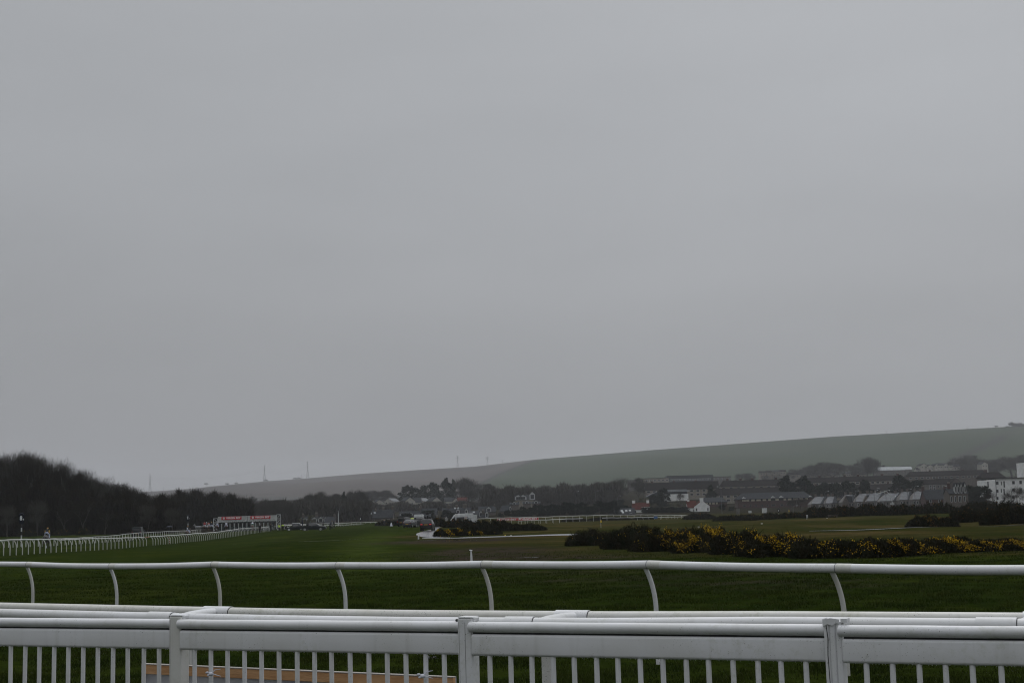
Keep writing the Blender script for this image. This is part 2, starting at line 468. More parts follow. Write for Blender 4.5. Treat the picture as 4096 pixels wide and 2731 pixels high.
# ------------------------------------------------------------------ ground
def grass_mat():
    m = bpy.data.materials.new('turf'); m.use_nodes = True
    nt = m.node_tree; L = nt.links; b = nt.nodes['Principled BSDF']
    b.inputs['Roughness'].default_value = 0.9; b.inputs['Specular IOR Level'].default_value = 0.0
    t = nt.nodes.new('ShaderNodeTexCoord')
    def noise(scale, detail=4, st=(1, 1, 1), rough=0.55):
        q = nt.nodes.new('ShaderNodeMapping'); q.inputs['Scale'].default_value = st; L.new(t.outputs['Object'], q.inputs[0])
        n = nt.nodes.new('ShaderNodeTexNoise'); n.inputs['Scale'].default_value = scale; n.inputs['Detail'].default_value = detail; n.inputs['Roughness'].default_value = rough
        L.new(q.outputs[0], n.inputs['Vector']); return n.outputs['Fac']
    def rng(v, a, c, d, e):
        r = nt.nodes.new('ShaderNodeMapRange'); r.inputs[1].default_value = a; r.inputs[2].default_value = c; r.inputs[3].default_value = d; r.inputs[4].default_value = e
        L.new(v, r.inputs[0]); return r.outputs[0]
    def mul(a, c):
        x = nt.nodes.new('ShaderNodeMath'); x.operation = 'MULTIPLY'
        for i, q in enumerate((a, c)):
            if isinstance(q, (int, float)): x.inputs[i].default_value = q
            else: L.new(q, x.inputs[i])
        return x.outputs[0]
    def mix(fac, c1, c2, mode='MIX'):
        x = nt.nodes.new('ShaderNodeMix'); x.data_type = 'RGBA'; x.blend_type = mode
        if isinstance(fac, (int, float)): x.inputs[0].default_value = fac
        else: L.new(fac, x.inputs[0])
        for i, c in ((6, c1), (7, c2)):
            if isinstance(c, tuple): x.inputs[i].default_value = (*c, 1)
            else: L.new(c, x.inputs[i])
        return x.outputs[2]
    def attr(nm):
        a = nt.nodes.new('ShaderNodeAttribute'); a.attribute_name = nm; return a.outputs['Fac']
    track = mix(rng(noise(0.35, 5), 0.38, 0.62, 0, 1), (0.0126, 0.0212, 0.0040), (0.0205, 0.0290, 0.0054))
    track = mix(rng(noise(1.1, 4, (1, 0.5, 1)), 0.48, 0.68, 0, 0.6), track, (0.0085, 0.0158, 0.0034))
    track = mix(rng(noise(0.10, 3, (1, 0.6, 1)), 0.52, 0.66, 0, 0.55), track, (0.033, 0.039, 0.008))
    rough = mix(rng(noise(0.14, 5, (1, 1, 1)), 0.38, 0.62, 0, 1), (0.020, 0.026, 0.007), (0.036, 0.033, 0.011))
    rough = mix(rng(noise(0.06, 4, (0.8, 1, 1)), 0.50, 0.63, 0, 0.85), rough, (0.066, 0.050, 0.022))
    rough = mix(rng(noise(0.5, 4), 0.55, 0.72, 0, 0.7), rough, (0.013, 0.018, 0.006))
    c = mix(attr('rough'), track, rough)
    # lighter worn stripe along the mown track, and muddy ground
    c = mix(mul(attr('worn'), rng(noise(0.5, 4), 0.35, 0.6, 0.3, 1)), c, (0.040, 0.056, 0.014))
    c = mix(mul(attr('mud'), rng(noise(0.7, 5), 0.38, 0.52, 0.15, 1)), c, (0.034, 0.027, 0.024))
    c = mix(attr('wood'), c, (0.018, 0.016, 0.011))
    c = mix(mul(attr('mow'), 0.30), c, mix(1.0, c, (1.7, 1.65, 1.4), 'MULTIPLY'))
    c = mix(rng(noise(0.8, 5, (1, 1, 1), 0.7), 0.45, 0.62, 0, 0.55), c, mix(1.0, c, (0.60, 0.60, 0.60), 'MULTIPLY'))
    c = mix(rng(noise(1.9, 4, (1, 1, 1), 0.6), 0.52, 0.70, 0, 0.5), c, mix(1.0, c, (1.7, 1.55, 1.4), 'MULTIPLY'))
    # fine tone variation of the sward
    c = mix(rng(noise(7.0, 5, (1, 1, 1), 0.7), 0.3, 0.7, 0, 1), mix(1.0, c, (0.62, 0.64, 0.6), 'MULTIPLY'), mix(1.0, c, (1.25, 1.25, 1.15), 'MULTIPLY'))
    L.new(c, b.inputs['Base Color'])
    bp = nt.nodes.new('ShaderNodeBump'); bp.inputs['Strength'].default_value = 0.7; bp.inputs['Distance'].default_value = 0.05
    L.new(noise(11, 6, (1, 1, 1), 0.75), bp.inputs['Height']); L.new(bp.outputs[0], b.inputs['Normal'])
    return m

ang = np.concatenate([np.linspace(-180, -50, 24, endpoint=False), np.linspace(-50, -26, 20, endpoint=False), np.linspace(-26, 26, 420, endpoint=False), np.linspace(26, 50, 20, endpoint=False), np.linspace(50, 180, 25)])
rad = np.concatenate([[0.0], np.linspace(2, 8, 4, endpoint=False), np.exp(np.linspace(math.log(8), math.log(700), 300)), [800, 900, 1000, 1150, 1300, 1500, 1800, 2200, 3000, 4500, 6800]])
A, R = np.meshgrid(np.radians(ang), rad)
GX = R * np.sin(A); GY = R * np.cos(A)
GZ = tz(GX.ravel(), np.maximum(GY.ravel(), 0))
V = np.stack([GX.ravel(), GY.ravel(), GZ], 1)
na = len(ang); idx = np.arange(len(rad) * na).reshape(len(rad), na)
F = np.stack([idx[:-1, :-1], idx[:-1, 1:], idx[1:, 1:], idx[1:, :-1]], -1).reshape(-1, 4)
def sstep(x, a, b):
    t = np.clip((x - a) / (b - a), 0, 1); return t * t * (3 - 2 * t)
X, Y = V[:, 0], V[:, 1]
wob = 2.0 * np.sin(Y * 0.05) + 1.2 * np.sin(Y * 0.13 + 1)
edge = np.interp(Y, [0, 44, 56, 66, 100, 190, 260, 400, 700], [34, 26, 12, -2.0, -8, -14, -16, -18, -20])
a_rough = sstep(X + wob - edge, -1.5, 3.0)
# track between the two left-hand runs of rails is grass too; a worn light stripe up the middle of the straight
strp = np.interp(Y, [0, 50, 75, 120, 170, 260], [-3.0, -5.5, -8.0, -12.5, -16.5, -24.0])
a_worn = np.exp(-((X - strp) / np.interp(Y, [30, 260], [1.3, 3.4])) ** 2) * sstep(Y, 40, 60) * (1 - sstep(Y, 170, 260)) * 0.55
a_mow = (0.5 + 0.5 * np.tanh(3 * np.sin((X - strp) / 3.4 + 0.9))) * (1 - a_rough) * sstep(Y, 30, 60)
def blob(px, py, rx, ry, s=1.0):
    g = ground_at(px, py)
    k = np.exp(-(((X - g.x) / rx) ** 2 + ((Y - g.y) / ry) ** 2))
    return s * np.clip(k * 2.2, 0, 1)
a_mud = blob(1800, 2163, 5.0, 7.0) + blob(1950, 2205, 3.0, 9, .9) + blob(2080, 2233, 4, 3.5, .8) + blob(2600, 2310, 3.5, 1.3, .5) + blob(3000, 2330, 2.5, 0.8, .6) + blob(3300, 2345, 2, .6, .6) + blob(2250, 2290, 3.0, 1.6, .4)
a_mud = np.clip(a_mud, 0, 1)
a_wood = sstep(Y, 362, 382) * (1 - sstep(X / np.maximum(Y, 1), -0.2, -0.14)) + sstep(Y, 560, 680)
ground_me = rawmesh('ground', V, F, grass_mat(), dict(rough=a_rough, worn=a_worn, mow=a_mow, mud=a_mud, wood=np.clip(a_wood, 0, 1)))
shade(ground_me, 3.0)
ground = linkme('ground', ground_me)
tag(ground, kind='structure')

# ------------------------------------------------------------------ hill behind the town
ridge = [(-900, 2030), (0, 2004), (350, 1982), (560, 1968), (650, 1962), (784, 1952), (829, 1946), (948, 1935), (1064, 1924), (1180, 1916), (1350, 1902), (1472, 1892), (1702, 1877), (1900, 1865), (2142, 1837), (2612, 1799), (2926, 1776), (3309, 1747), (3831, 1717), (4096, 1703), (4900, 1665), (6000, 1640)]
rx = np.array([a for a, b in ridge]); ry = np.array([b for a, b in ridge])
pxs = np.arange(-900, 6001, 12)
def ridge_D(px): return float(np.interp(px, [-900, 600, 1300, 2200, 3300, 4200, 6000], [5600, 5200, 4900, 4300, 3700, 3300, 3100]))
V = []; fieldv = []
NT = 130
for px in pxs:
    Dr = ridge_D(px); row = float(np.interp(px, rx, ry))
    top = at(px, row, Dr)
    D0 = 1900.0
    for k in range(NT + 8):
        t = k / (NT - 1)
        if k < NT:
            D = D0 + (Dr - D0) * t
            z0 = 30.0
            s = t ** 1.25
            z = z0 + (top.z - z0) * (s * 0.75 + 0.25 * (1 - (1 - t) ** 2))
            if 0 < k < NT - 1: z += (math.sin(px * 0.004 + t * 7) * 5 + math.sin(px * 0.011 - t * 4) * 2.5) * math.sin(PI * t)
        else:
            D = Dr + (k - NT + 1) * 220; z = max(top.z - 6 * (k - NT + 1) ** 1.6, 20.0)
        x = top.x * D / Dr
        V.append((x, D, z))
        q = proj((x, D, z))
        # the brown ploughed field left of the hedge line that runs down from (2115,1850) to (1920,1935)
        bx = np.interp(q[1], [1837, 1850, 1890, 1935, 2000], [2150, 2115, 2010, 1920, 1850])
        ploughed = 1.0 / (1 + math.exp((q[0] - bx) / 6.0))
        # darker scrubby gully on the right of the hill
        gx = np.interp(q[1], [1700, 1760, 1800, 1840, 1870], [4080, 3990, 3900, 3820, 3770])
        gully = math.exp(-((q[0] - gx) / 26.0) ** 2) * (1 if 1745 < q[1] < 1900 else 0.3)
        hedge = math.exp(-((q[0] - bx) / 9.0) ** 2) * (1 if q[1] > 1842 else 0)
        rrow = np.interp(q[0], rx, ry)
        dd = q[1] - rrow
        if q[0] < 2000: hedge = max(hedge, .5 * math.exp(-((dd - 7) / 5.0) ** 2))       # darker strip below the crest
        hedge = max(hedge, .55 * math.exp(-(dd / 1.6) ** 2))
        for (hx0, hy0, hx1, hy1) in ((3700, 1766, 3760, 1768), (4010, 1736, 4110, 1733), (3640, 1850, 3900, 1800), (2080, 1880, 2150, 1872), (2900, 1880, 3400, 1866), (700, 1990, 1100, 1975)):
            t = (q[0] - hx0) / (hx1 - hx0)
            if 0 < t < 1: hedge = max(hedge, .45 * math.exp(-((q[1] - hy0 - (hy1 - hy0) * t) / 2.0) ** 2))
        fieldv.append((ploughed, gully, hedge))
V = np.array(V); nk = NT + 8
idx = np.arange(len(pxs) * nk).reshape(len(pxs), nk)
F = np.stack([idx[:-1, :-1], idx[1:, :-1], idx[1:, 1:], idx[:-1, 1:]], -1).reshape(-1, 4)
hm = bpy.data.materials.new('hill_fields'); hm.use_nodes = True
nt = hm.node_tree; b = nt.nodes['Principled BSDF']; b.inputs['Roughness'].default_value = 1.0; b.inputs['Specular IOR Level'].default_value = 0.1
def _mix(fac, a, c):
    x = nt.nodes.new('ShaderNodeMix'); x.data_type = 'RGBA'
    nt.links.new(fac, x.inputs[0])
    for i, q in ((6, a), (7, c)):
        if isinstance(q, tuple): x.inputs[i].default_value = (*q, 1)
        else: nt.links.new(q, x.inputs[i])
    return x.outputs[2]
def _attr(nm):
    a = nt.nodes.new('ShaderNodeAttribute'); a.attribute_name = nm; return a.outputs['Fac']
t = nt.nodes.new('ShaderNodeTexCoord'); n = nt.nodes.new('ShaderNodeTexNoise'); n.inputs['Scale'].default_value = 0.0022; n.inputs['Detail'].default_value = 5
nt.links.new(t.outputs['Object'], n.inputs['Vector'])
r = nt.nodes.new('ShaderNodeMapRange'); r.inputs[1].default_value = 0.4; r.inputs[2].default_value = 0.62; nt.links.new(n.outputs['Fac'], r.inputs[0])
g = _mix(r.outputs[0], (0.022, 0.034, 0.018), (0.029, 0.040, 0.021))
pl = _mix(r.outputs[0], (0.056, 0.049, 0.046), (0.068, 0.059, 0.054))
c = _mix(_attr('ploughed'), g, pl)
c = _mix(_attr('gully'), c, (0.018, 0.016, 0.016))
c = _mix(_attr('hedge'), c, (0.014, 0.013, 0.012))
nt.links.new(c, b.inputs['Base Color'])
fv = np.array(fieldv)
hill_me = rawmesh('hill', V, F, hm, dict(ploughed=fv[:, 0], gully=fv[:, 1], hedge=fv[:, 2])); shade(hill_me, 3.0)
hill = linkme('hill', hill_me); tag(hill, kind='structure')

# ------------------------------------------------------------------ wet path
def path_mat():
    m = mat('wet_tarmac', (0.085, 0.086, 0.092), 0.16, (0.12, 0.12, 0.125), 0.8, bump=0.15, bscale=5, spec=0.9)
    return m
PATH = path_mat()
def ribbon(name, pairs, lift, label_kind='structure', n=6):
    V = []; F = []
    Ls = [ground_at(*a) for a, c in pairs]; Rs = [ground_at(*c) for a, c in pairs]
    def dens(P):
        out = []
        for i in range(len(P) - 1):
            p0 = P[max(i - 1, 0)]; p1 = P[i]; p2 = P[i + 1]; p3 = P[min(i + 2, len(P) - 1)]
            for k in range(n):
                s = k / n
                out.append(0.5 * ((2 * p1) + (p2 - p0) * s + (2 * p0 - 5 * p1 + 4 * p2 - p3) * s * s + (3 * p1 - p0 - 3 * p2 + p3) * s ** 3))
        out.append(P[-1]); return out
    Ls, Rs = dens(Ls), dens(Rs); W = 5
    for a, c in zip(Ls, Rs):
        for k in range(W + 1):
            p = a.lerp(c, k / W); V.append((p.x, p.y, z1(p.x, p.y) + lift))
    for i in range(len(Ls) - 1):
        for k in range(W):
            q = i * (W + 1) + k; F.append((q, q + 1, q + W + 2, q + W + 1))
    me = rawmesh(name, V, F, PATH); shade(me, 3.0)
    o = linkme(name, me); tag(o, kind=label_kind); return o
def z3(x, y): return (1560 + x / 5.88, 2000 + y / 5.88)
def z4(x, y): return (1850 + x / 3.92, 1850 + y / 3.92)
ribbon('path', [(z3(1022, 608), z3(1190, 618)), (z3(1030, 645), z3(1175, 645)), (z3(985, 690), z3(1110, 688)), (z3(850, 716), z3(1090, 722)), (z3(735, 748), z3(1048, 765)), (z3(648, 778), z3(1028, 795)), (z3(613, 810), z3(1035, 820)), (z3(645, 838), z3(1068, 838)), (z3(760, 868), z3(1120, 856)), (z3(1020, 892), z3(1250, 876)), (z3(1400, 908), z3(1500, 888)), (z3(1800, 897), z3(1800, 878)), (z4(0, 1188), z4(0, 1174)), (z4(900, 1160), z4(900, 1147)), (z4(1400, 1148), z4(1400, 1130)), (z4(1900, 1138), z4(1900, 1117))], 0.035)
ribbon('path', [((3237, 2125.2), (3237, 2124.4)), ((3560, 2115.6), (3560, 2114.3)), ((4096, 2099.2), (4096, 2097.3)), ((4500, 2089), (4500, 2086.5))], 0.035)
# puddles by the path
def puddle(px, py, rx_, ry_):
    g = ground_at(px, py); mb = []
    for k in range(20):
        a = 2 * PI * k / 20; r = 1 + 0.25 * math.sin(3 * a + px)
        x = g.x + rx_ * r * math.cos(a); y = g.y + ry_ * r * math.sin(a); mb.append((x, y, z1(x, y) + 0.012))
    me = bpy.data.meshes.new('puddle'); me.from_pydata(mb, [], [tuple(range(20))]); me.materials.append(WATER)
    o = linkme('puddle', me); tag(o, kind='structure'); return o
WATER = mat('puddle_water', (0.03, 0.028, 0.025), 0.05, spec=0.9)
for a in ((1760, 2158.5, 1.8, .7), (1830, 2161, 1.5, 1.0), (2110, 2230.5, 0.6, 0.22), (2320, 2274, .25, .06), (1800, 2157, 1.0, .5)): puddle(*a)

# ------------------------------------------------------------------ near turf: short blades standing up from the ground
rng_ = np.random.default_rng(3)
def blades(name, n, D0, D1, hmin, hmax, w, mt, clump):
    D = np.exp(rng_.uniform(math.log(D0), math.log(D1), n * 2)); u = rng_.uniform(-0.42, 0.42, n * 2)
    X = D * u; Y = D
    # clumps: keep more blades where a slow noise is high
    nz = np.sin(X * 2.1 + 1.3 * np.sin(Y * 1.3)) * np.sin(Y * 1.9 + 1.1 * np.sin(X * 1.7)) + 0.5 * np.sin(X * 5.3 + Y * 3.1) * np.sin(Y * 6.1 - X * 2.2)
    keep = (rng_.uniform(0, 1, n * 2) < (0.5 + clump * nz)) & (rng_.uniform(0, 1, n * 2) < np.interp(Y, [0, D1 * .45, D1], [1, 1, 0.0]))
    X, Y, nz = X[keep][:n], Y[keep][:n], nz[keep][:n]; n = len(X)
    Z = tz(X, Y); n = len(X)
    a = rng_.uniform(0, 2 * PI, n); h = rng_.uniform(hmin, hmax, n) * (1 + 0.35 * nz); ww = w * (Y / 15.0) ** 0.8
    lx = rng_.normal(0, 0.35, n) * h; ly = rng_.normal(0, 0.35, n) * h
    dx = np.cos(a) * ww; dy = np.sin(a) * ww
    V = np.empty((n, 3, 3)); V[:, 0] = np.stack([X - dx, Y - dy, Z - 0.004], 1); V[:, 1] = np.stack([X + dx, Y + dy, Z - 0.004], 1); V[:, 2] = np.stack([X + lx, Y + ly, Z + h], 1)
    F = np.arange(n * 3).reshape(n, 3)
    me = rawmesh(name, V.reshape(-1, 3), F, mt); return linkme(name, me)
BL1 = mat('grass_blade', (0.0160, 0.0275, 0.005), 0.9, (0.032, 0.042, 0.008), 0.9, spec=0.03)
g1 = blades('grass', 380000, 12, 85, 0.025, 0.055, 0.004, BL1, 0.5)
BL2 = mat('pale_grass_blade', (0.060, 0.070, 0.018), 0.9, (0.040, 0.052, 0.012), 2, spec=0.03)
g2 = blades('grass', 32000, 12, 60, 0.03, 0.07, 0.0035, BL2, 0.45)
tag(g2, 'scattered paler yellow-green blades in the turf beyond the fences', 'grass', kind='stuff')
tag(g1, 'short dark green turf growing either side of the near white rail', 'grass', kind='stuff')

# ------------------------------------------------------------------ haze: damp air
hz = MB().box((0, 500, 158), (14200, 15400, 326)).build('haze', None)
hmz = bpy.data.materials.new('damp_air'); hmz.use_nodes = True
nt = hmz.node_tree; nt.nodes.clear()
pv = nt.nodes.new('ShaderNodeVolumePrincipled'); ou = nt.nodes.new('ShaderNodeOutputMaterial')
pv.inputs['Color'].default_value = (0.88, 0.90, 0.94, 1); pv.inputs['Density'].default_value = 0.000092; pv.inputs['Anisotropy'].default_value = 0.1
nt.links.new(pv.outputs[0], ou.inputs['Volume'])
hz.data.materials.append(hmz)
tag(hz, kind='stuff')
# ------------------------------------------------------------------ nearest fence: white picket panels
def wheretop(px, D, z):   # world x for a photo column at distance D and height z
    lo = at(px, 2470, D)
    for _ in range(4):
        q = proj((lo.x, D, z)); lo = at(px, q[1], D)
    return lo.x
# the fence line: D = 10.15 - 0.49 X
def fline(s):       # s metres along the line from the post at photo column 1850
    d = Vector((1, -0.49, 0)).normalized()
    return Vector((-0.37, 10.33, 0)) + d * s
fdir = Vector((1, -0.49, 0)).normalized(); fout = Vector((-0.49, -1, 0)).normalized()   # towards the camera
FANG = math.atan2(fdir.y, fdir.x)
BAY = 2.60
post_s = [-2 * BAY + 0.02, -BAY, 0.0, BAY + 0.03, 2 * BAY + 0.05]
pf = thing('picket_fence', 'nearest white plastic fence with thin upright pickets under a tube and a broad rail', 'fence', (0, 0, 0))
for i, s in enumerate(post_s):
    p = fline(s)
    mb = MB()
    if i == 3:    # the fluted, split post
        prof = []
        hw = 0.055
        pts = [(-hw, -hw), (-0.028, -hw), (-0.022, -hw + 0.012), (-0.016, -hw), (0.012, -hw), (0.018, -hw + 0.012), (0.024, -hw), (hw, -hw), (hw, hw), (-hw, hw)]
        mb.M = Matrix.Translation(p) @ Matrix.Rotation(FANG, 4, 'Z')
        mb.prism(pts, 'z', -0.05, 1.185)
        mb.build('post', PVC, pf, bevel=0.004)
        cp = MB(); cp.M = mb.M
        # broken cap: torn pieces left standing on the post
        cp.prism([(-0.058, 1.15), (-0.03, 1.168), (0.0, 1.158), (0.03, 1.176), (0.045, 1.17), (0.048, 1.200), (-0.006, 1.207), (-0.060, 1.200)], 'y', -0.062, -0.056)
        cp.box((0.075, -0.02, 1.190), (0.04, 0.08, 0.028)); cp.box((-0.059, 0, 1.18), (0.005, 0.11, 0.045))
        cp.build('broken_cap', PVC, pf, bevel=0.002)
        # crack down the face
        ck = MB(); ck.M = mb.M
        ck.prism([(-0.036, 1.16), (-0.028, 1.08), (-0.034, 0.98), (-0.030, 0.8), (-0.0335, 0.8), (-0.0385, 0.98), (-0.033, 1.08), (-0.040, 1.16)], 'y', -0.0575, -0.054)
        ck.build('crack', M['black'], pf)
    else:
        mb.box((0, 0, 0.57), (0.118, 0.112, 1.24)); 
        mb.M = Matrix.Translation(p) @ Matrix.Rotation(FANG, 4, 'Z'); vs = mb.v; mb.v = [tuple(mb.M @ Vector(q)) for q in vs]; mb.M = None
        mb.build('post', PVC_D if i == 1 else PVC, pf, bevel=0.014, seg=3)
        cp = MB(); cp.M = Matrix.Translation(p) @ Matrix.Rotation(FANG, 4, 'Z')
        cp.box((0.003, 0, 1.194), (0.116, 0.112, 0.010)); cp.box((0.064, 0, 1.178), (0.020, 0.07, 0.028))
        cp.build('post_cap', PVC, pf, bevel=0.006)
        gv = MB(); gv.M = cp.M
        gv.box((-0.0445, -0.0565, 0.58), (0.0025, 0.002, 1.16)); gv.box((0.004, -0.0565, 0.58), (0.003, 0.002, 1.16)) if i == 2 else None; gv.build('seam', M['cl_grey'], pf)
random.seed(4)
for i in range(len(post_s) - 1):
    a, b_ = post_s[i], post_s[i + 1]
    A = fline(a + 0.045) + fout * 0.052; B = fline(b_ - 0.03) + fout * 0.012
    L = (B - A).length; up = Vector((0, 0, 1))
    # tube
    mb = MB()
    pts = [A + fdir * -0.006, A, A + fdir * 0.006]
    n = 24
    P = [A.lerp(B, k / n) + up * (1.1275 + 0.0006 * math.sin(k * 1.1 + i)) for k in range(n + 1)]
    mb.tube([P[0] - fdir * 0.012, P[0] - fdir * 0.006] + P, [0.026, 0.034] + [0.0375] * (n + 1), 20)
    mb.build('top_tube', PVC, pf, smooth=True)
    # board: a broad hollow rail with rounded edges
    ang_ = math.atan2((B - A).y, (B - A).x)
    bd = MB(); bd.box((L / 2, 0, 1.005), (L - 0.02, 0.045, 0.152))
    Mx = Matrix.Translation(A) @ Matrix.Rotation(ang_, 4, 'Z')
    bd.v = [tuple(Mx @ Vector(q)) for q in bd.v]
    bd.build('broad_rail', PVC, pf, bevel=0.021, seg=5, smooth=True)
    # black strip painted as the shade between tube and board, and a low rail out of frame
    st = MB(); st.M = Mx; st.box((L / 2, 0.002, 1.0855), (L - 0.05, 0.02, 0.018)); st.build('gap_shade_strip', M['black'], pf)
    lr = MB(); lr.M = Mx; lr.box((L / 2, 0, 0.16), (L - 0.05, 0.04, 0.09)); lr.build('lower_rail', PVC, pf, bevel=0.01)
    dz = MB(); dz.M = Mx
    x = 0.08
    while x < L - 0.05:      # rain drops hanging under the tube and the broad rail
        if random.random() < 0.75: dz.ell((x, -0.004, 1.0895), (0.0032, 0.0032, 0.0045), 6, 4)
        if random.random() < 0.45: dz.ell((x + .01, -0.006, 0.9285), (0.003, 0.003, 0.0042), 6, 4)
        x += random.uniform(0.012, 0.03)
    tag(dz.build('rain_drops', M['lens'], pf, smooth=True), kind='stuff')
    for k in range(15):
        s = (k + 0.93) / 15.95 * L
        q = A + (B - A).normalized() * (s + random.uniform(-.003, .003)) + fout * -0.004
        ln = random.uniform(-0.006, 0.006)
        MB().tube([q + up * 0.06, q + up * 0.5 + fdir * ln * .5, q + up * 0.94 + fdir * ln], 0.0178, 12).build('picket', PVC, pf, smooth=True)

q_ = fline(-.085)
MB().ell((q_.x, q_.y - .02, 1.172), (.016, .012, .011), 8, 5).tube([(q_.x, q_.y - .02, 1.172), (q_.x + .03, q_.y - .03, 1.166)], .005, 6).build('black_bolt', M['black'], pf, smooth=True)
# cable ties / rag knots on two pickets
def knot(px, row, D, flip, lab):
    c = at(px, row, D); mb = MB()
    mb.ell(c, (0.022, 0.02, 0.016), 8, 6); mb.ell(c + Vector((-0.028, -0.004, 0.012)), (0.016, 0.01, 0.009), 7, 5); mb.ell(c + Vector((-0.02, -.006, -0.008)), (0.012, 0.01, 0.008), 7, 5)
    for k in range(2):
        a = [c, c + Vector((0.03 * flip, 0, 0.03 - .035 * k)), c + Vector((0.075 * flip, 0.01, 0.035 - .055 * k))]
        mb.tube(a, [0.005, 0.004, 0.002], 6)
    o = mb.build('string_knot', M['cl_white'], None, smooth=True); tag(o, lab, 'string'); return o
knot(844, 2694, 11.22, 1, 'white string knotted round a picket in front of the left half of the wooden batten')
knot(1690, 2702, 10.42, 1, 'white string knotted round a picket near the right-hand end of the wooden batten')

# ------------------------------------------------------------------ board with wooden batten behind the pickets
def bline(px, row, z):
    """point on the vertical plane of the board, just behind the fence"""
    d = ray(px, row)
    # plane: D = 10.15 - 0.49 X + 0.34
    t = 10.52 / (d.y + 0.49 * d.x)
    return Vector((d.x * t, d.y * t, EYE + d.z * t))
bl, br = bline(577, 2652, 0), bline(1822, 2705, 0)
bd = thing('advertising_board', 'back of a white faced board with a pine batten along its top behind the pickets', 'board')
dv = (br - bl); dv.z = 0; Lb = dv.length; ba = math.atan2(dv.y, dv.x); slope = (br.z - bl.z) / Lb
def bpart(nm, x0, x1, y, th, z0, z1_, mt, bev=0.0):
    mb = MB(); Mx = Matrix.Translation((bl.x, bl.y, 0)) @ Matrix.Rotation(ba, 4, 'Z')
    vs = []
    for (x, yy, zz) in [(x0, y, z0), (x1, y, z0), (x1, y + th, z0), (x0, y + th, z0), (x0, y, z1_), (x1, y, z1_), (x1, y + th, z1_), (x0, y + th, z1_)]:
        vs.append(tuple(Mx @ Vector((x, yy, (bl.z + zz + slope * x) if zz > -1 else 0.0))))
    mb.add(vs, [(0, 3, 2, 1), (4, 5, 6, 7), (0, 1, 5, 4), (1, 2, 6, 5), (2, 3, 7, 6), (3, 0, 4, 7)])
    return mb.build(nm, mt, bd, bevel=bev)
bpart('panel', 0, Lb, 0.0, 0.012, -9, 0, M['board'])
bpart('batten', 0.022, Lb, -0.034, 0.0335, -0.080, -0.005, M['wood'], 0.003)
bpart('top_edge', 0.0, Lb, -0.036, 0.05, -0.004, 0.003, M['wood_top'])
bpart('end_batten', 0.0, 0.020, -0.034, 0.0335, -9, -0.005, M['board'])

# ------------------------------------------------------------------ double crowd rail behind the picket fence
dr = thing('double_rail', 'pair of grimy white tubes on brackets running just behind the picket fence', 'fence')
Apx = [(-400, 16.6), (0, 15.6), (550, 14.35), (1100, 13.25), (1650, 12.45), (2190, 11.85), (2450, 11.6), (3100, 10.95), (4096, 10.15), (4500, 9.85)]
zT = 1.10
Arow = [(-400, 2402), (0, 2408), (550, 2419.6), (1100, 2431), (1650, 2437.7), (2450, 2443), (3100, 2442), (4096, 2448), (4500, 2449)]
Brow = [(-400, 2425), (0, 2432.6), (550, 2446), (1100, 2458), (1650, 2465.6), (2450, 2469), (3100, 2464), (4096, 2472), (4500, 2474)]
def dline(px, rows, z):
    row = float(np.interp(px, [a for a, b in rows], [b for a, b in rows]))
    d = ray(px, row); t = (z - EYE) / d.z
    return Vector((d.x * t, d.y * t, z))
RA = 0.052
def drun(rows, pts, r, nm, mt, pxs_):
    P = [dline(p, rows, zT) - Vector((0, 0, r)) for p in pxs_]
    o = MB().tube(P, r, 20).build(nm, mt, dr, smooth=True); return P
def spl(p0, p1, n=10): return [p0 + (p1 - p0) * k / n for k in range(n + 1)]
for rows, joints in ((Arow, [-500, 872, 2290, 4100, 4600]), (Brow, [-700, 645, 2079, 3987, 4600])):
    for k in range(len(joints) - 1):
        a = max(joints[k], -450); b_ = min(joints[k + 1], 4500)
        if b_ <= a: continue
        drun(rows, None, RA, 'rail_tube', PVC_D if rows is Arow else PVC, spl(a + 2, b_ - 2, 12))
def sleeve(rows, a, b_, gap=False):
    P = [dline(p, rows, zT) - Vector((0, 0, RA)) for p in spl(a, b_, 6)]
    MB().tube(P, RA + 0.008, 24).build('sleeve', PVC, dr, smooth=True)
    e = (P[-1] - P[-2]).normalized()
    MB().tube([P[-1] + e * 0.0005, P[-1] + e * 0.006], RA + 0.0025, 24).build('sleeve_end_shade', M['black'], dr, smooth=True)  # black ring drawn as the shade line past the sleeve end
for a, b_ in ((820, 925), (2226, 2356), (4092, 4300)): sleeve(Arow, a, b_)
for a, b_ in ((600, 693), (2024, 2136), (3905, 4068)): sleeve(Brow, a, b_)
# cranked brackets joining the two tubes, on top of each post
for a, b_, pp in ((727, 862, 745), (2155, 2300, 2190), (4075, 4200, 4120)):
    pa = dline(a, Brow, zT) - Vector((0, 0, RA)); pb = dline(b_, Arow, zT) - Vector((0, 0, RA))
    mid = pa.lerp(pb, 0.45) + Vector((0, 0, 0.006))
    MB().tube([pa, pa.lerp(mid, .5) + Vector((0, 0, 0.003)), mid, mid.lerp(pb, .5) + Vector((0, 0, 0.004)), pb], [0.046, 0.048, 0.048, 0.046, 0.042], 18, sq=(1.0, 1.0)).build('bracket', PVC, dr, smooth=True)
    MB().tube([pa.lerp(pb, -0.02), pa.lerp(pb, 0.012)], 0.0515, 20).build('bracket_seam', M['cl_grey'], dr, smooth=True)
    pr = 2560
    q = at(pp, pr, mid.y); 
    x = q.x
    mb = MB(); mb.box((x, mid.y, 0.49), (0.10, 0.055, 1.10), rz=FANG * 0.6); mb.build('post', PVC_D, dr, bevel=0.008)
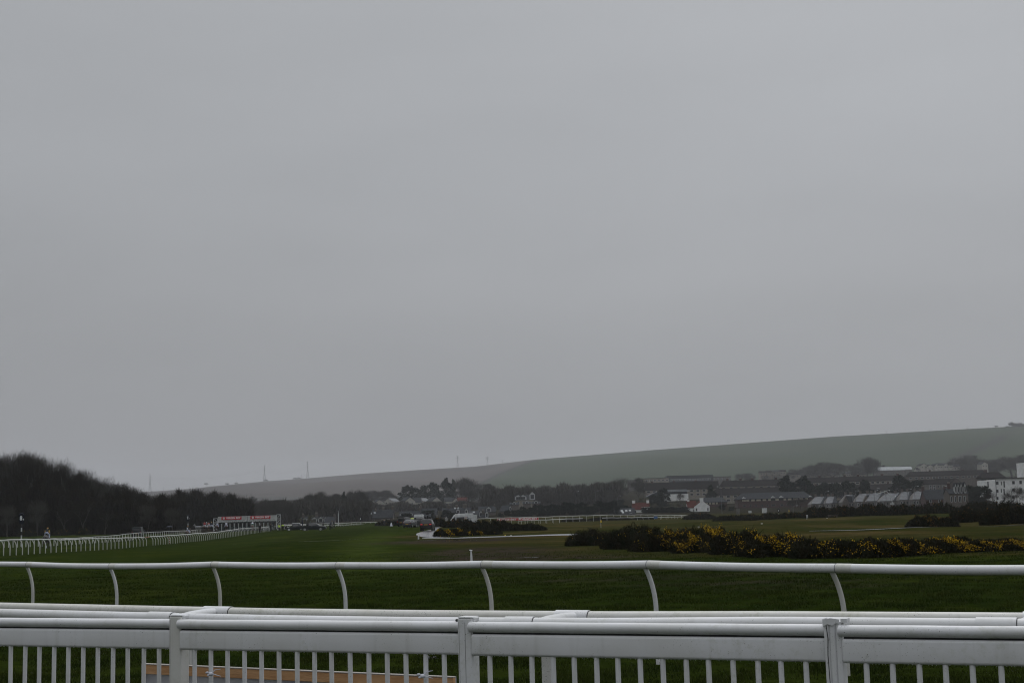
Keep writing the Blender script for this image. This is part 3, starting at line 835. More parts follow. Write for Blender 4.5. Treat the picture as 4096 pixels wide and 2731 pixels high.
# dark open slot in the broken joint at the right-hand end
p0 = dline(4050, Arow, zT - .004) - Vector((0, 0, RA)); p1 = dline(4090, Arow, zT - .004) - Vector((0, 0, RA))
MB().tube([p0, p0.lerp(p1, .2), p1], [0.03, 0.047, 0.049], 16).build('open_joint', M['black'], dr, smooth=True).location = (-0.012, -0.035, 0.004)

# ------------------------------------------------------------------ curved running-rail post and rails
def curved_post(mb, top, off, h, r, n=10, seg=7, base=None, sq=(1, 1)):
    """top: point on the rail axis; goes out and down by a quarter bend to a foot offset by off"""
    P = []
    for k in range(seg + 1):
        t = k / seg
        P.append(top + off * math.sin(t * PI / 2) + Vector((0, 0, -0.46 * h * t ** 1.25)))
    e = P[-1]
    P.append(Vector((e.x, e.y, e.z - 0.36 * h))); P.append(Vector((e.x, e.y, (base if base is not None else top.z - h) - 0.05)))
    mb.tube(P, r, n, sq=sq); return mb

# the near running rail with its swan-neck posts
nr = thing('running_rail', 'thick white racing rail on swan-neck posts standing on the turf beyond the crowd fences', 'fence')
mid_px = [-420, 0, 442, 855, 1352, 1935, 2592, 3345, 4096, 4600]
mid_row = [2238, 2243, 2252, 2244.5, 2247, 2241, 2240, 2252.5, 2256, 2262]
mid_D = [31, 28.4, 26.1, 24.2, 22.05, 19.96, 18.2, 16.4, 14.9, 14.1]
def mpt(px):
    row = float(np.interp(px, mid_px, mid_row)); D = float(np.interp(px, mid_px, mid_D))
    return at(px, row, D)
pp_ = [-300, 112, 442, 852, 1350, 1932, 2592, 3345, 4250]
rails = []
RR = 0.054
for i in range(len(pp_) - 1):
    a, b_ = pp_[i], pp_[i + 1]
    P = []
    for k in range(13):
        q = mpt(a + (b_ - a) * k / 12); q.z -= RR + 0.010 * math.sin(PI * k / 12) ; P.append(q)
    e0 = (P[1] - P[0]).normalized(); e1 = (P[-1] - P[-2]).normalized()
    MB().tube(P, RR, 20).build('rail_tube', PVC, nr, smooth=True)
    P0 = P[0]
    MB().tube([P0 + e0 * -0.004, P0 + e0 * 0.004], RR + 0.0022, 20).build('joint_seam', M['letters_g'], nr, smooth=True)
    MB().tube([P0 + e0 * 0.01, P0 + e0 * 0.20], RR + 0.0018, 20).build('joint_collar', PVC_D, nr, smooth=True)
rd = (mpt(2300) - mpt(1500)); rd.z = 0; rd.normalize(); rperp = Vector((-rd.y, rd.x, 0))   # away from the camera
for i, px in enumerate([-310, 104, 437, 847, 1344, 1922, 2574, 3319, 4220]):
    t = mpt(px); t.z -= RR * 1.3
    off = rperp * 0.10 + rd * 0.095
    base = z1(t.x + off.x, t.y + off.y)
    mb = MB(); curved_post(mb, t, off, t.z - base, 0.030, 12, 10, base, sq=(1.0, 1.0))
    mb.build('swan_neck_post', PVC_D if i % 2 else PVC, nr, smooth=True)

def run_rail(name, label, cat, knots, posts, rr, pr, hmul=1.0, curved=True, offx=0.26, m=None, group=None, tape=None):
    """knots: (photo x, rail-top row, distance); posts: list of photo x"""
    m = m or PVC_FAR
    t = thing(name, label, cat, group=group)
    kx = [k[0] for k in knots]; kr = [k[1] for k in knots]; kd = [k[2] for k in knots]
    def pt(px, w=0):
        return at(px, float(np.interp(px, kx, kr)) + w, float(np.interp(px, kx, kd)))
    n = max(len(posts) * 2, 10)
    P = []
    xs = np.linspace(kx[0], kx[-1], n)
    for i, px in enumerate(xs):
        q = pt(px, 0.45 * math.sin(px * 0.11) + 0.25 * math.sin(px * 0.043 + 1)); q.z -= rr; P.append(q)
    MB().tube(P, rr, 8).build('rail_tube', m, t, smooth=True)
    for px in posts:
        q = pt(px); q.z -= rr
        g = z1(q.x + (offx if curved else 0), q.y)
        g = min(g, q.z - 0.8)
        mb = MB()
        if curved: curved_post(mb, q, Vector((offx, -0.02, 0)), q.z - g, pr, 6, 5, g)
        else: mb.box((q.x, q.y, (q.z + g - 0.05) / 2), (pr * 2, pr * 1.4, q.z - g + 0.05))
        mb.build('post', m, t, smooth=curved)
    return t, pt
def series(x0, x1, s0, s1):
    out = [x0]; 
    while out[-1] < x1:
        f = (out[-1] - x0) / (x1 - x0); out.append(out[-1] + s0 + (s1 - s0) * f)
    return out[:-1]
k1 = [(-60, 2159, 111), (3, 2157, 113), (75, 2154.5, 115), (209, 2152.8, 126), (240, 2156, 129), (349, 2151, 140), (489, 2149, 161), (576, 2146, 182)]
run_rail('running_rail', 'white swan-neck racing rail at the far left passing in front of the dark horse', 'fence', k1, [x - 14 * 50 / 60 for x in series(-40, 590, 27, 12.5)], 0.055, 0.036, offx=0.27)
k2 = [(598, 2143.5, 186), (671, 2140, 199), (733, 2135.5, 210), (773, 2132, 216), (811, 2130, 222), (855, 2127, 235), (894, 2122, 244), (931, 2116.5, 253), (964, 2112.5, 266), (1004, 2109.5, 284), (1038, 2107.5, 299), (1075, 2105.5, 318)]
run_rail('running_rail', 'white racing rail on swan-neck posts curving past the starting stalls towards the officials', 'fence', k2, series(602, 1074, 10.5, 4.6), 0.06, 0.036, offx=0.33)
tr, _ = None, None
mk = MB(); p = at(599, 2143, 186)
q1, q2 = at(577, 2146, 182.5), at(598, 2143.5, 185.7)
tp = MB(); tp.tube([q1 - Vector((0, 0, .06)), q1.lerp(q2, .5) - Vector((0, 0, .1)), q2 - Vector((0, 0, .06))], 0.03, 6); o = tp.build('barrier_tape', M['tape'], None); tag(o, 'orange tape bridging the gap in the left racing rail', 'tape')
t = thing('marker_pole', 'thin orange and white striped pole leaning by the left racing rail', 'pole')
pa, pb = at(674, 2140, 199), at(680, 2174, 199)
for k in range(8):
    a = pa.lerp(pb, k / 8); b_ = pa.lerp(pb, (k + 1) / 8)
    MB().tube([a, b_], 0.04, 6).build('band', M['tape'] if k % 2 else M['paint_white'], t)
k3 = [(-50, 2163, 226), (10, 2161, 228), (130, 2157, 230), (198, 2153, 232), (293, 2150.5, 246), (349, 2146.7, 254), (404, 2144.2, 258), (455, 2140, 262), (500, 2134.5, 266), (540, 2130.5, 280), (584, 2127.5, 292), (644, 2124.5, 318), (739, 2121, 340), (806, 2116, 350)]
run_rail('straight_post_rail', 'white rail on straight flat posts on the far side of the left-hand track', 'fence', k3, series(-20, 806, 18.5, 6.5)[:97], 0.05, 0.055, curved=False)
k4 = [(1129, 2098.6, 350), (1230, 2097.0, 380), (1262, 2096.5, 390), (1300, 2099, 392), (1386, 2097.3, 420), (1455, 2095.4, 450), (1509, 2095.3, 470)]
run_rail('running_rail', 'distant white rail on swan-neck posts running behind the two dark pickups', 'fence', k4, series(1132, 1508, 6.5, 13.5), 0.06, 0.036, offx=0.35)
k5 = [(1134, 2097, 420), (1300, 2092.5, 450), (1420, 2088.5, 480), (1522, 2086, 500)]
run_rail('straight_post_rail', 'upper distant white rail on straight posts behind the pickups and left of the parked cars', 'fence', k5, series(1140, 1520, 19, 19), 0.075, 0.045, curved=False)
k6 = [(1896, 2073.5, 400), (1990, 2069.5, 400), (2150, 2066.5, 410), (2300, 2061.5, 425), (2450, 2057.5, 440), (2600, 2057, 445), (2755, 2059.8, 450)]
run_rail('straight_post_rail', 'long thin white rail on straight posts crossing the links below the two white cottages', 'fence', k6, series(1935, 2752, 27.5, 27), 0.075, 0.045, curved=False)
k7 = [(2075, 2081, 380), (2170, 2077.5, 385), (2270, 2073.5, 390), (2330, 2072, 400)]
run_rail('running_rail', 'short lower white rail under the long red hoarding on the links', 'fence', k7, series(2086, 2250, 25, 26), 0.08, 0.05, offx=0.0)
k8 = [(2408, 2069.6, 420), (2520, 2068.3, 425), (2620, 2067, 430), (2748, 2064.8, 440)]
run_rail('running_rail', 'short lower white rail beside the blue hut on the links', 'fence', k8, series(2546, 2746, 23, 23), 0.075, 0.045, offx=0.25)
# red hoarding
def text_mb(s, size, ext=0.01, bold=0.02, align='CENTER'):
    cu = bpy.data.curves.new('txt', 'FONT'); cu.body = s; cu.size = size; cu.extrude = ext; cu.offset = bold * size
    cu.align_x = align; cu.align_y = 'CENTER'; cu.resolution_u = 3
    o = bpy.data.objects.new('txt', cu); COL.objects.link(o)
    dg = bpy.context.evaluated_depsgraph_get(); dg.update()
    me = bpy.data.meshes.new_from_object(o.evaluated_get(dg))
    bpy.data.objects.remove(o); bpy.data.curves.remove(cu)
    return me
def text(parent, s, size, loc, mt, rz=0.0, wid=None, name='lettering', bold=0.035):
    if not s: return None
    me = text_mb(s, size, 0.01, bold)
    if wid:
        xs = [v.co.x for v in me.vertices]; k = wid / (max(xs) - min(xs))
        for v in me.vertices: v.co.x *= k
    me.materials.clear(); me.materials.append(mt)
    o = linkme(name, me, parent); o.rotation_euler = (PI / 2, 0, rz); o.location = loc; return o
hb = at(2160, 2072, 415)
hoard = thing('advertising_hoarding', 'long low red hoarding lettered in white standing under the rail on the links', 'sign', (hb.x, hb.y, 0))
def hz_(row, px=2160): return at(px, row, 415).z
x0 = at(1988, 2075, 415).x - hb.x; x1 = at(2154, 2072, 415).x - hb.x
MB().add([(x0, 0, hz_(2082, 1990)), (x1, 0, hz_(2078, 2154)), (x1, 0, hz_(2068.3, 2154)), (x0, 0, hz_(2073, 1990)),
          (x0, .05, hz_(2082, 1990)), (x1, .05, hz_(2078, 2154)), (x1, .05, hz_(2068.3, 2154)), (x0, .05, hz_(2073, 1990))],
         [(0, 1, 2, 3), (7, 6, 5, 4), (0, 4, 5, 1), (1, 5, 6, 2), (2, 6, 7, 3), (3, 7, 4, 0)]).build('panel', M['banner'], hoard)
for a, b_, row in ((2085, 2149, 2073.6), (2003, 2066, 2077.2)):
    w = (b_ - a) * 415 / FPX
    c = at((a + b_) / 2, row, 415)
    text(hoard, 'VIRGIN BET', 0.62, (c.x - hb.x, -0.02, c.z), M['letters'], wid=w)
    e = at(a - 6, row, 415)
    MB().ell((e.x - hb.x, -0.02, e.z), (0.3, 0.012, 0.3), 12, 8).build('emblem', M['letters'], hoard)

# small white posts standing alone
def stump(px, base, top, D, label, r=0.035, cap=True):
    g = ground_at(px, base) if D is None else gnd(px, D)
    h = (base - top) / (FPX / g.y)
    t = thing('white_post', label, 'post', g)
    MB().tube([(0, 0, -0.05), (0, 0, h * 0.5), (-0.01, 0, h * 0.93)], [r * 1.15, r, r * 0.75], 10).build('shaft', PVC, t, smooth=True)
    if cap: MB().tube([(-.02, 0, h * .92), (-.015, 0, h * .96), (-.01, 0, h)], [r * 1.2, r * 1.6, r * 1.2], 10).build('cap', PVC, t, smooth=True)
    return t
stump(1886, 2249, 2197, 60, 'short white post with a cap standing alone just beyond the near racing rail', 0.042)
stump(1674, 2156, 2138, None, 'short white post at the left bend of the wet path', 0.06)
a = ground_at(1690, 2154.5); b_ = ground_at(1800, 2153.2); c_ = ground_at(1765, 2154.2)
t = MB().tube([a + Vector((0, 0, .05)), c_ + Vector((0, 0, .045)), b_ + Vector((0, 0, .05))], 0.05, 6).build('white_kerb_tube', PVC_FAR, None); tag(t, 'thin white tube lying on the ground at the near edge of the wet path', 'tube')
# ------------------------------------------------------------------ bare broadleaf trees
def bare_tree_mesh(seed, H=10.0, spread=0.5, twigs=2600, upright=0.0, trunk_h=0.25, tw=0.035, levels=4):
    """unit: metres; returns (trunk mesh, crown mesh)"""
    r = random.Random(seed); tr = MB(); ends = []
    def grow(p, d, L, rad, lev):
        n = 3; pts = [p]; rr = [rad]
        for k in range(n):
            d = (d + Vector((r.gauss(0, .13), r.gauss(0, .13), r.gauss(0.04 + upright * .12, .08)))).normalized()
            p = p + d * (L / n); pts.append(p); rr.append(rad * (1 - 0.35 * (k + 1) / n))
        tr.tube(pts, rr, 6 if lev < 2 else 4, caps=False)
        if lev >= levels:
            ends.append((p, d, L)); return
        nb = 3 if lev < 2 else r.choice((2, 3))
        for _ in range(nb):
            a = r.uniform(0, 2 * PI); tilt = r.uniform(.25, .75) * (1.3 - upright * .8) * (1.0 + spread * .4)
            e1 = d.cross(Vector((0.3, .2, 1))).normalized(); e2 = d.cross(e1)
            nd = (d * math.cos(tilt) + (e1 * math.cos(a) + e2 * math.sin(a)) * math.sin(tilt)).normalized()
            grow(p if r.random() < .6 else pts[-2], nd, L * r.uniform(.62, .85), rr[-1] * .72, lev + 1)
        if lev >= 1: ends.append((p, d, L))
    grow(Vector((0, 0, -0.1)), Vector((0, 0, 1)), H * trunk_h, H * 0.018, 0)
    zs = max(v[2] for v in tr.v); k = (H * 0.93) / zs
    tr.v = [(x * k, y * k, z * k) for x, y, z in tr.v]
    ends = [(p * k, d, L * k) for p, d, L in ends]
    V = []; F = []
    # fine twigs: a cloud of slender shoots fanning out from the forks, through an uneven dome
    rx = H * (.21 + .17 * spread); cz = H * (.60 - .06 * spread); rz = H * .40
    ph = [r.uniform(0, 6.28) for _ in range(6)]
    lob = []
    for _ in range(16):
        a = r.uniform(0, 6.28); t = r.uniform(.25, 1); q = r.uniform(-.5, .95)
        rr = math.sqrt(max(0, 1 - q * q)) * t
        lob.append((math.cos(a) * rr * rx, math.sin(a) * rr * rx, cz + q * rz * (.85 + .15 * r.random()), H * r.uniform(.07, .15)))
    def twig(s, nd, l, w, dep):
        q = nd.cross(Vector((r.gauss(0, 1), r.gauss(0, 1), r.gauss(0, .3)))).normalized() * w
        o = len(V); V.extend([s - q, s + q, s + nd * l]); F.append((o, o + 1, o + 2))
        if dep:
            for _2 in range(2):
                n2 = (nd + Vector((r.gauss(0, .5), r.gauss(0, .5), r.gauss(.15, .4)))).normalized()
                twig(s + nd * l * r.uniform(.15, .75), n2, l * r.uniform(.4, .7), w * .7, dep - 1)
    org = Vector((0, 0, H * .12))
    if upright > .1:
        for _ in range(int(150 + 120 * upright)):   # slender leading shoots that break the crown's outline
            a = r.uniform(0, 6.28); q = r.random() ** .5 * rx * 1.05
            zb = cz + rz * .55 * (1 - (q / rx) ** 2 * .5) * r.uniform(.3, 1)
            c = Vector((math.cos(a) * q, math.sin(a) * q, zb))
            nd = Vector((c.x * .5 / rx + r.gauss(0, .12), c.y * .5 / rx + r.gauss(0, .12), 1.6)).normalized()
            twig(c, nd, H * r.uniform(.14, .30), tw * 1.25, 1)
    for _ in range(twigs // 2):
        lx, ly, lz, lr = lob[r.randrange(len(lob))]
        c = Vector((lx, ly, lz)) + Vector((r.gauss(0, 1), r.gauss(0, 1), r.gauss(0, 1))) * lr * .55
        if c.z < H * .15: c.z = H * .15 + r.random() * H * .1
        if c.z > H * .97: c.z = H * r.uniform(.85, .97)
        nd = ((c - org).normalized() + Vector((r.gauss(0, .3), r.gauss(0, .3), r.gauss(.12 + upright * .45, .25)))).normalized()
        twig(c, nd, H * r.uniform(.05, .12), tw * r.uniform(.6, 1.1), 1)
    return tr.mesh('trunk'), (V, F)
def leafy_mesh(seed, H, shape, n, leaf, ragged=0.25):
    """crown of small leaf-sized faces spread through a volume. shape: 'cone','round','column','dome'"""
    r = random.Random(seed); V = []; F = []
    lobes = []
    for _ in range(44):
        if shape == 'cone': z = r.uniform(.02, .93); R = .30 * (1 - z) ** .75 + .03
        elif shape == 'multi': z = r.uniform(.02, .86); R = .36 * (1 - z ** 2.5) + .03
        elif shape == 'round': z = r.uniform(.2, .85); R = .34 * math.sin(PI * (z * .8 + .1)) + .03
        else: z = r.uniform(.05, .7); R = .42 * math.sqrt(max(0.02, 1 - z ** 2))
        a = r.uniform(0, 2 * PI); rr = R * r.uniform(.3, 1)
        lobes.append((rr * math.cos(a), rr * math.sin(a), z, r.uniform(.07, .15) * (1.15 - z * .5)))
    if shape in ('cone', 'multi'):
        for k in range(5 if shape == 'multi' else 1):
            a = r.uniform(0, 6.28); q = (0.0 if shape == 'cone' else r.uniform(.03, .2))
            for t in range(4): lobes.append((q * math.cos(a), q * math.sin(a), .8 + .06 * t - q * .6, .055 - .012 * t))
    for i in range(n):
        lx, ly, lz, lr = lobes[r.randrange(len(lobes))]
        d = Vector((r.gauss(0, 1), r.gauss(0, 1), r.gauss(0, 1))).normalized() * lr * (r.random() ** .4) * (1 + r.gauss(0, ragged * .5))
        c = Vector((lx + d.x, ly + d.y, lz + d.z * .9)) * H
        if c.z < 0: c.z = -c.z * .5
        nrm = Vector((r.gauss(0, 1), r.gauss(0, 1), r.gauss(0, 1))).normalized(); e1 = nrm.orthogonal().normalized(); e2 = nrm.cross(e1)
        s = leaf * r.uniform(.5, 1.3)
        o = len(V); V += [c + e1 * s, c + e2 * s * .6 - e1 * s * .3, c - e2 * s * .6 - e1 * s * .4]; F.append((o, o + 1, o + 2))
    return V, F
PROTO = {}
def proto(key, name, label, cat, trunk_me, crown, mt, mc, Href):
    t = bpy.data.objects.new(name, None); COL.objects.link(t)
    if trunk_me is not None:
        trunk_me.materials.append(mt); linkme('trunk', trunk_me, t)
        for p in trunk_me.polygons: p.use_smooth = True
    linkme('crown', rawmesh('crown', crown[0], crown[1], mc), t)
    PROTO[key] = dict(o=t, H=Href, used=False, name=name)
for i in range(6):
    tm, cr = bare_tree_mesh(10 + i, 10, .5, 3300 + 300 * i, [.3, .5, .9, 0.4, 1.2, .6][i], [.25, .22, .2, .3, .16, .2][i], .017)
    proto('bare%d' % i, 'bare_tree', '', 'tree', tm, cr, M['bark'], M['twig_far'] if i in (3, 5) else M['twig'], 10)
for i in range(4):
    tm, cr = bare_tree_mesh(40 + i, 10, .9 - .2 * i, 8000, [0, .2, 1.3, .5][i], .22, .024)
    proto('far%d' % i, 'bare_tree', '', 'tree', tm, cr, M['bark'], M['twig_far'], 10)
def stub_trunk(H, r=.02, top=.5):
    return MB().tube([(0, 0, -.2), (0, 0, H * top * .5), (0.02, 0, H * top)], [H * r, H * r * .8, H * r * .4], 7, caps=False).mesh('trunk')
proto('cone', 'conifer_tree', '', 'tree', stub_trunk(10, .02, .9), leafy_mesh(1, 10, 'cone', 8500, .27), M['bark'], M['conifer'], 10)
proto('multi', 'conifer_tree', '', 'tree', stub_trunk(10, .025, .8), leafy_mesh(2, 10, 'multi', 10500, .27), M['bark'], M['conifer'], 10)
proto('round', 'evergreen_tree', '', 'tree', stub_trunk(10), leafy_mesh(3, 10, 'round', 9500, .27), M['bark'], M['conifer'], 10)
proto('dome', 'evergreen_tree', '', 'tree', stub_trunk(10), leafy_mesh(4, 10, 'dome', 10500, .29), M['bark'], M['conifer'], 10)
proto('olive', 'budding_tree', '', 'tree', stub_trunk(10), leafy_mesh(5, 10, 'dome', 5500, .22), M['bark'], M['leaf_ol'], 10)
TREES = 0
def tree(kind, px, top, D, label, group=None, wide=1.0, base=None, cat='tree', name=None):
    """stand a tree so that its top reaches the photo row 'top' at distance D"""
    global TREES
    TREES += 1
    p = at(px, top, D); g = z1(p.x, D) if base is None else at(px, base, D).z
    H = max(p.z - g, 0.8)
    pr = PROTO[kind]
    o = pr['o'] if not pr['used'] else copy_tree(pr['o']); pr['used'] = True
    if name: o.name = name
    o.location = (p.x, D, g); s = H / 10.0
    o.scale = (s * wide, s * wide, s); o.rotation_euler = (0, 0, rnd.uniform(0, 6.28))
    for k in ('group',): 
        if k in o: del o[k]
    tag(o, label, cat, group)
    return o

# the dark wood on the left
wood = [(-200, 1856), (0, 1850), (27, 1822), (84, 1812), (126, 1820), (168, 1825), (182, 1850), (249, 1864), (300, 1882), (330, 1895), (399, 1909), (435, 1927), (498, 1936), (540, 1954), (570, 1972), (640, 1978), (700, 1966), (740, 1952), (769, 1952), (828, 1962), (903, 1972), (968, 1978), (992, 2002), (1010, 2010)]
wx = [a for a, b in wood]; wy = [b for a, b in wood]
def wtop(px): return float(np.interp(px, wx, wy))
GW = 'bare trees of the dark wood'; LW = 'tall bare leafless tree standing in the dark wood behind the left-hand rails'
px = -90
while px < 660:
    tree('bare%d' % rnd.choice([1, 2, 4, 5]), px, wtop(px) + rnd.choice([-8, 0, 6, 14, 22, 34]) + rnd.uniform(-5, 5), rnd.uniform(378, 396), LW, GW, rnd.uniform(.75, 1.0)); px += rnd.uniform(19, 27)
px = -80
while px < 640:
    tree('bare%d' % rnd.choice([0, 3, 5, 1]), px, wtop(px) + rnd.uniform(24, 50), rnd.uniform(400, 425), LW, GW, rnd.uniform(.9, 1.2)); px += rnd.uniform(28, 40)
GW2 = 'bare trees behind the starting stalls'; LW2 = 'hazy bare tree in the belt of trees behind the starting stalls'
px = 560
while px < 1005:
    tree('bare%d' % rnd.choice([0, 3, 5]), px, wtop(px) + rnd.uniform(0, 22), rnd.uniform(520, 600), LW2, GW2, rnd.uniform(1.0, 1.3)); px += rnd.uniform(20, 30)
for px, top, w in [(30, 2020, .9), (150, 2000, .9), (262, 2030, 1.0), (330, 1990, .9), (420, 2040, 1.0), (590, 2010, .9), (690, 2030, 1.0)]:
    tree(rnd.choice(['bare1', 'bare3', 'bare5']), px, top, 362, 'low brownish tree at the front edge of the left wood', 'low trees fronting the left wood', w)
# thicket filling the lower part of the wood
def thicket(name, pxa, pxb, D0, D1, topf, n, mt, label, w=0.09, hmul=0.75, lmin=1.2, lmax=3.5, g_under=0.0):
    r = np.random.default_rng(len(name) + n)
    px = r.uniform(pxa, pxb, n); D = r.uniform(D0, D1, n); u = (px - 2048) / FPX
    X = u * D * 1.0; G = tz(X, D)
    tops = np.array([at(p, topf(p), d).z for p, d in zip(px, D)])
    H = np.maximum(tops - G, 1.0) * hmul * (1 + 0.12 * np.sin(px * .09) + 0.06 * np.sin(px * .31))
    t = r.uniform(0, 1, n) ** .8; z0 = G + t * (H) - .3; l = r.uniform(lmin, lmax, n)
    X = np.array([at(p, 2050, d).x for p, d in zip(px, D)])
    dx = r.normal(0, .35, n) * l; dy = r.normal(0, .35, n) * l; a = r.uniform(0, PI, n); ww = w * r.uniform(.5, 1.4, n)
    V = np.empty((n, 3, 3))
    V[:, 0] = np.stack([X - np.cos(a) * ww, D - np.sin(a) * ww, z0 - .6], 1); V[:, 1] = np.stack([X + np.cos(a) * ww, D + np.sin(a) * ww, z0 - .6], 1)
    V[:, 2] = np.stack([X + dx, D + dy, z0 + l], 1)
    o = linkme(name, rawmesh(name, V.reshape(-1, 3), np.arange(3 * n).reshape(n, 3), mt)); tag(o, label, 'undergrowth', kind='stuff'); return o
thicket('undergrowth', -140, 700, 368, 395, wtop, 90000, M['twig'], 'dense dark tangle of bare brush filling the lower part of the left wood', .14, .62, .9, 2.6)
thicket('undergrowth', 540, 1010, 500, 540, wtop, 42000, M['twig'], 'dark tangle of brush under the trees behind the starting stalls', .18, .80, 1.0, 3.0)

# middle distance, left to right: (photo x, top row, distance, kind, width factor, label, group)
GM = 'bare trees between the pickups and the cars'
LM = 'round bare tree in the row behind the old houses'
for px, top, D, k, w in [(1075, 2004, 640, 'far0', 1.2), (1110, 2003, 650, 'far3', 1.2), (1150, 2012, 640, 'far0', 1.3), (1040, 2012, 620, 'far0', 1.2), (1196, 1997, 820, 'far0', 1.1), (1230, 1985, 800, 'far3', 1.0), (1262, 1970, 780, 'far0', .9), (1285, 1968, 800, 'far1', .9), (1310, 1978, 790, 'far0', 1.0), (1343, 1979, 800, 'far3', .9), (1358, 1990, 780, 'far0', 1.1), (1395, 1975, 860, 'far1', .7), (1420, 1960, 860, 'far0', .9), (1445, 1972, 860, 'far3', .9), (1472, 2002, 900, 'far0', 1.0)]:
    tree(k, px, top, D, LM, GM, w)
for px, top, D, k, w in [(1465, 1964, 1500, 'far0', 1.5), (1490, 1962, 1500, 'far1', 1.5), (1515, 1963, 1500, 'far0', 1.5), (1540, 1963, 1480, 'far3', 1.5), (1560, 1971, 1480, 'far0', 1.5), (1585, 1985, 1450, 'far1', 1.5), (1180, 2000, 1450, 'far0', 1.4), (1010, 1985, 1450, 'far1', 1.4)]:
    tree(k, px, top, D, 'pale hazy round tree on the rise above the white gabled houses', 'hazy trees above the white gabled houses', w)
tree('cone', 1377, 1965, 840, 'slim dark fir standing among bare trees left of the white gabled houses', None, .7)
tree('olive', 1205, 2062, 610, 'small budding olive-green tree above the left end of the dormered terrace', None, 1.3)
tree('olive', 1245, 2045, 605, 'larger budding yellow-green tree rising behind the dormered terrace roof', None, 1.0)
tree('multi', 1638, 1936, 1230, 'broad dark conifer, leftmost of the tall evergreens above the town roofs', None, 1.5)
tree('multi', 1686, 1943, 1235, 'lower dark conifer squeezed between two larger ones above the roofs', None, .8)
tree('multi', 1722, 1925, 1225, 'broad many-topped dark conifer in the middle of the tall evergreens', None, 1.5)
tree('cone', 1787, 1910, 1200, 'tallest pointed dark conifer above the town roofs', None, 1.1)
tree('cone', 1811, 1916, 1210, 'slim pointed dark conifer leaning against the tallest one', None, .8)
tree('cone', 1745, 1940, 1300, 'faint small pointed tree left of the tallest dark conifer', None, .8)
tree('far2', 1848, 1911, 1180, 'upright bare poplar, left of a pair right of the tall conifers', None, 1.0)
tree('far2', 1872, 1912, 1190, 'upright bare poplar, right of a pair right of the tall conifers', None, 1.0)
tree('far1', 1912, 1937, 1250, 'broad brown budding tree right of the two upright poplars', None, 1.9)
tree('far3', 1956, 1938, 1200, 'thin bare tree in front of the green hill near the brown round tree', None, 1.0)
tree('bare3', 1768, 2000, 1000, 'spreading bare tree in front of the white gable walls', None, 1.25)
tree('bare0', 1738, 2018, 1000, 'smaller spreading bare tree left of the white gable with a dark roof edge', None, 1.1)
tree('bare0', 1885, 1962, 1050, 'big bare tree behind the chimneys above the white van', None, 1.2)
tree('round', 1988, 1951, 1050, 'dark ivy-covered tree standing alone over the roofs', None, .85)
GB = 'bare trees of the belt above the long rail'
LB = 'brown bare tree in the tree belt at the foot of the green hill'
prof = [(1960, 1958), (2029, 1949), (2100, 1951), (2180, 1952), (2235, 1946), (2275, 1934), (2310, 1950), (2347, 1939), (2385, 1944), (2424, 1927), (2460, 1938)]
ax = [a for a, b in prof]; ay = [b for a, b in prof]
px = 1965
while px < 2470:
    D = rnd.uniform(1050, 1180)
    tree('far%d' % rnd.choice([0, 1, 3]), px, float(np.interp(px, ax, ay)) + rnd.uniform(0, 14), D, LB, GB, rnd.uniform(1.1, 1.6)); px += rnd.uniform(17, 25)
px = 1975
while px < 2480:
    tree('far%d' % rnd.choice([0, 1, 3]), px, float(np.interp(px, ax, ay)) + rnd.uniform(22, 40), rnd.uniform(900, 980), LB, GB, rnd.uniform(1.1, 1.5)); px += rnd.uniform(28, 38)
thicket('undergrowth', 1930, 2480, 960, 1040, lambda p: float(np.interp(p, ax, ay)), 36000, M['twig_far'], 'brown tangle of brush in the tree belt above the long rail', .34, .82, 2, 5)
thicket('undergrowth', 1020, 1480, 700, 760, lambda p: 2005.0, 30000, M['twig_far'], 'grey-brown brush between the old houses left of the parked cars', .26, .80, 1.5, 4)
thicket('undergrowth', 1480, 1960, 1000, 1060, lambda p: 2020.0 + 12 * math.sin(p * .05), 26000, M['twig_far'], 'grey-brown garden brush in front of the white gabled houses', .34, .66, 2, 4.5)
GE = 'dark evergreen trees above the long rail'; LE = 'dense dark evergreen bush in the mass behind the long thin rail and red hoarding'
for i, (px, top) in enumerate([(2000, 2045), (2030, 2035), (2060, 2030), (2090, 2022), (2120, 2016), (2150, 2010), (2180, 2007), (2210, 2012), (2240, 2004), (2270, 2000), (2300, 1998), (2330, 2005), (2360, 2010), (2395, 1995), (2425, 1990), (2455, 2000), (2485, 2010), (2515, 2020)]):
    tree(['dome', 'round', 'dome', 'multi'][i % 4], px, top, 640 + (i % 3) * 18, LE, GE, 1.25, name='evergreen_bush', cat='bush')
for px, top, D, k, w, lab in [(1625, 2042, 700, 'dome', 1.4, 'dark bush between roofs behind the black car with the raised tailgate'), (1712, 2028, 690, 'dome', 1.3, 'dark bush behind the camera car'), (1785, 2033, 640, 'round', 1.25, 'dense dark evergreen bush behind the left end of the white van'), (1815, 2040, 650, 'dome', 1.1, 'lower dark evergreen bush just left of the white van roof')]:
    tree(k, px, top, D, lab, None, w, name='evergreen_bush', cat='bush')
